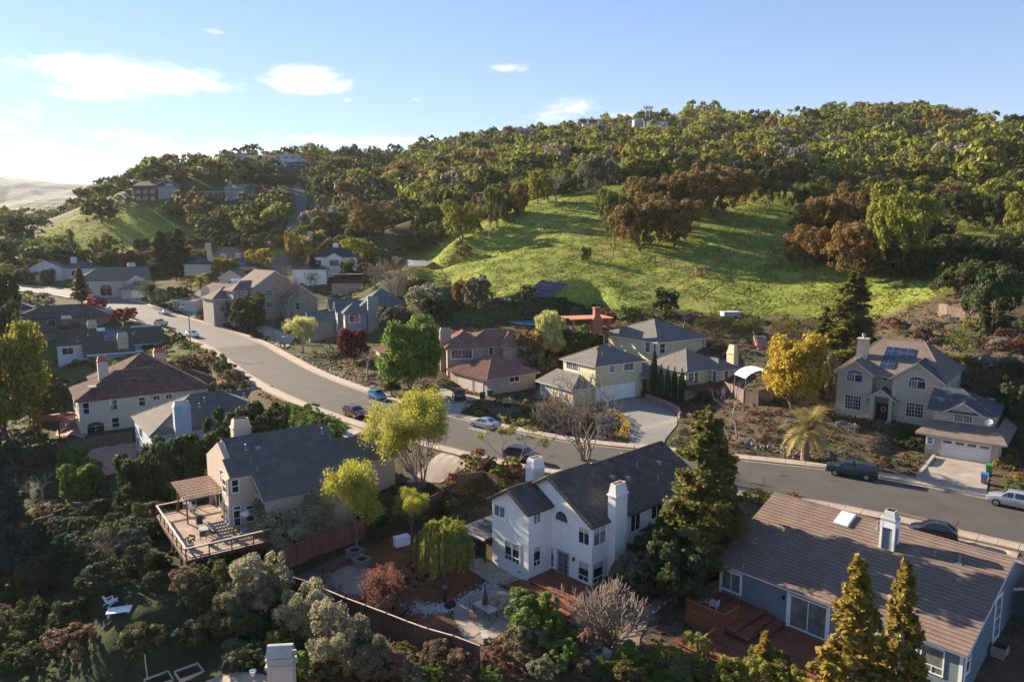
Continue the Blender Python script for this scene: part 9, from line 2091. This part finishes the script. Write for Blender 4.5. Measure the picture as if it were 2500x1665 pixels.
# meadow grass: tufts
def tufts(name, label, poly, n, h, col1, col2, seed, ymax=400):
 rng = np.random.default_rng(seed); P = np.array([(p.x, p.y) for p in poly]); lo = P.min(0); hi = np.minimum(P.max(0), [1e9, ymax]); q = rng.uniform(lo, hi, (int(n * 2.2), 2)); q = q[in_poly(q[:, 0], q[:, 1], poly)]
 if name == 'ground_cover': q = q[[not (blocked(a, b, .1) or paved(a, b)) for a, b in q]]
 cl = vnoise(q[:, 0], q[:, 1], 2.2, seed); q = q[cl > rng.uniform(.2, .75, len(q))][:n]
 ix = np.clip(np.searchsorted(XS, q[:, 0]) - 1, 0, len(XS) - 2); iy = np.clip(np.searchsorted(YS, q[:, 1]) - 1, 0, len(YS) - 2); fx = (q[:, 0] - XS[ix]) / (XS[ix + 1] - XS[ix]); fy = (q[:, 1] - YS[iy]) / (YS[iy + 1] - YS[iy])
 z = (GZ[ix, iy] * (1 - fx) + GZ[ix + 1, iy] * fx) * (1 - fy) + (GZ[ix, iy + 1] * (1 - fx) + GZ[ix + 1, iy + 1] * fx) * fy; n = len(q); V = []; 
 for k in range(3):
  a = rng.uniform(0, 6.283, n); w = rng.uniform(.15, .32, n); hh = h * rng.uniform(.5, 1.3, n); c = np.stack([q[:, 0], q[:, 1], z - .03], 1); d = np.stack([np.cos(a), np.sin(a), a * 0], 1); s = np.stack([-np.sin(a), np.cos(a), a * 0], 1)
  V.append(np.stack([c - d * w[:, None], c + d * w[:, None], c + s * (hh * .5)[:, None] * rng.uniform(-1, 1, (n, 1)) + np.array([0, 0, 1]) * hh[:, None]], 1))
 V = np.concatenate(V).reshape(-1, 3); m = len(V) // 3; me = bpy.data.meshes.new(name); me.vertices.add(len(V)); me.vertices.foreach_set('co', V.ravel()); me.loops.add(m * 3); me.loops.foreach_set('vertex_index', np.arange(m * 3)); me.polygons.add(m); me.polygons.foreach_set('loop_start', np.arange(m) * 3); me.update()
 at = me.attributes.new('tint', 'FLOAT', 'POINT'); at.data.foreach_set('value', np.repeat(rng.uniform(0, 1, m), 3).astype(np.float32)); me.materials.append(foliage_mat(name, col1, col2, .45)); o = link(name, me, kind='stuff'); return tag(o, label, 'grass')
tufts('meadow_grass', 'tall spring grass covering the bright green hillside meadow', KNOLL, 60000, .24, (.18, .21, .035), (.31, .32, .08), 9)
tufts('slope_grass', 'grass on the sunlit slope of the left hill', LEFTG, 16000, .3, (.20, .22, .03), (.34, .31, .07), 10)
gv = [hit(*q) for q in [(690, 985), (760, 998), (855, 1045), (820, 1070), (690, 1040)]]; tufts('verge_grass', 'lush green verge behind the beige house beside the pavement', gv, 5000, .3, (.06, .12, .02), (.14, .22, .03), 12)
bg_ = [Vector(p + (0,)) for p in [(-60, 40), (60, 30), (95, 60), (95, 120), (60, 135), (0, 160), (-60, 160), (-110, 150), (-110, 60)]]
def cover_(name, label, poly, n, col1, col2, seed, h=.3):
 o = tufts(name, label, poly, n, h, col1, col2, seed); return o
cover_('ground_cover', 'low weeds and leaf litter between the gardens', bg_, 34000, (.05, .055, .022), (.16, .12, .06), 14)

# ------------------------------------------------------------------ air
hz_ = MB(); hz_.box(-9500, 9500, -900, 12500, -60, 440)
hm = bpy.data.materials.new('haze'); hm.use_nodes = True; ht = hm.node_tree; ht.nodes.clear()
ho = ht.nodes.new('ShaderNodeOutputMaterial'); hv = ht.nodes.new('ShaderNodeVolumePrincipled')
hv.inputs['Color'].default_value = (.86, .92, 1.0, 1); hv.inputs['Density'].default_value = .00005; hv.inputs['Anisotropy'].default_value = .15
ht.links.new(hv.outputs[0], ho.inputs['Volume'])
hb = hz_.build('haze', hm, kind='stuff')
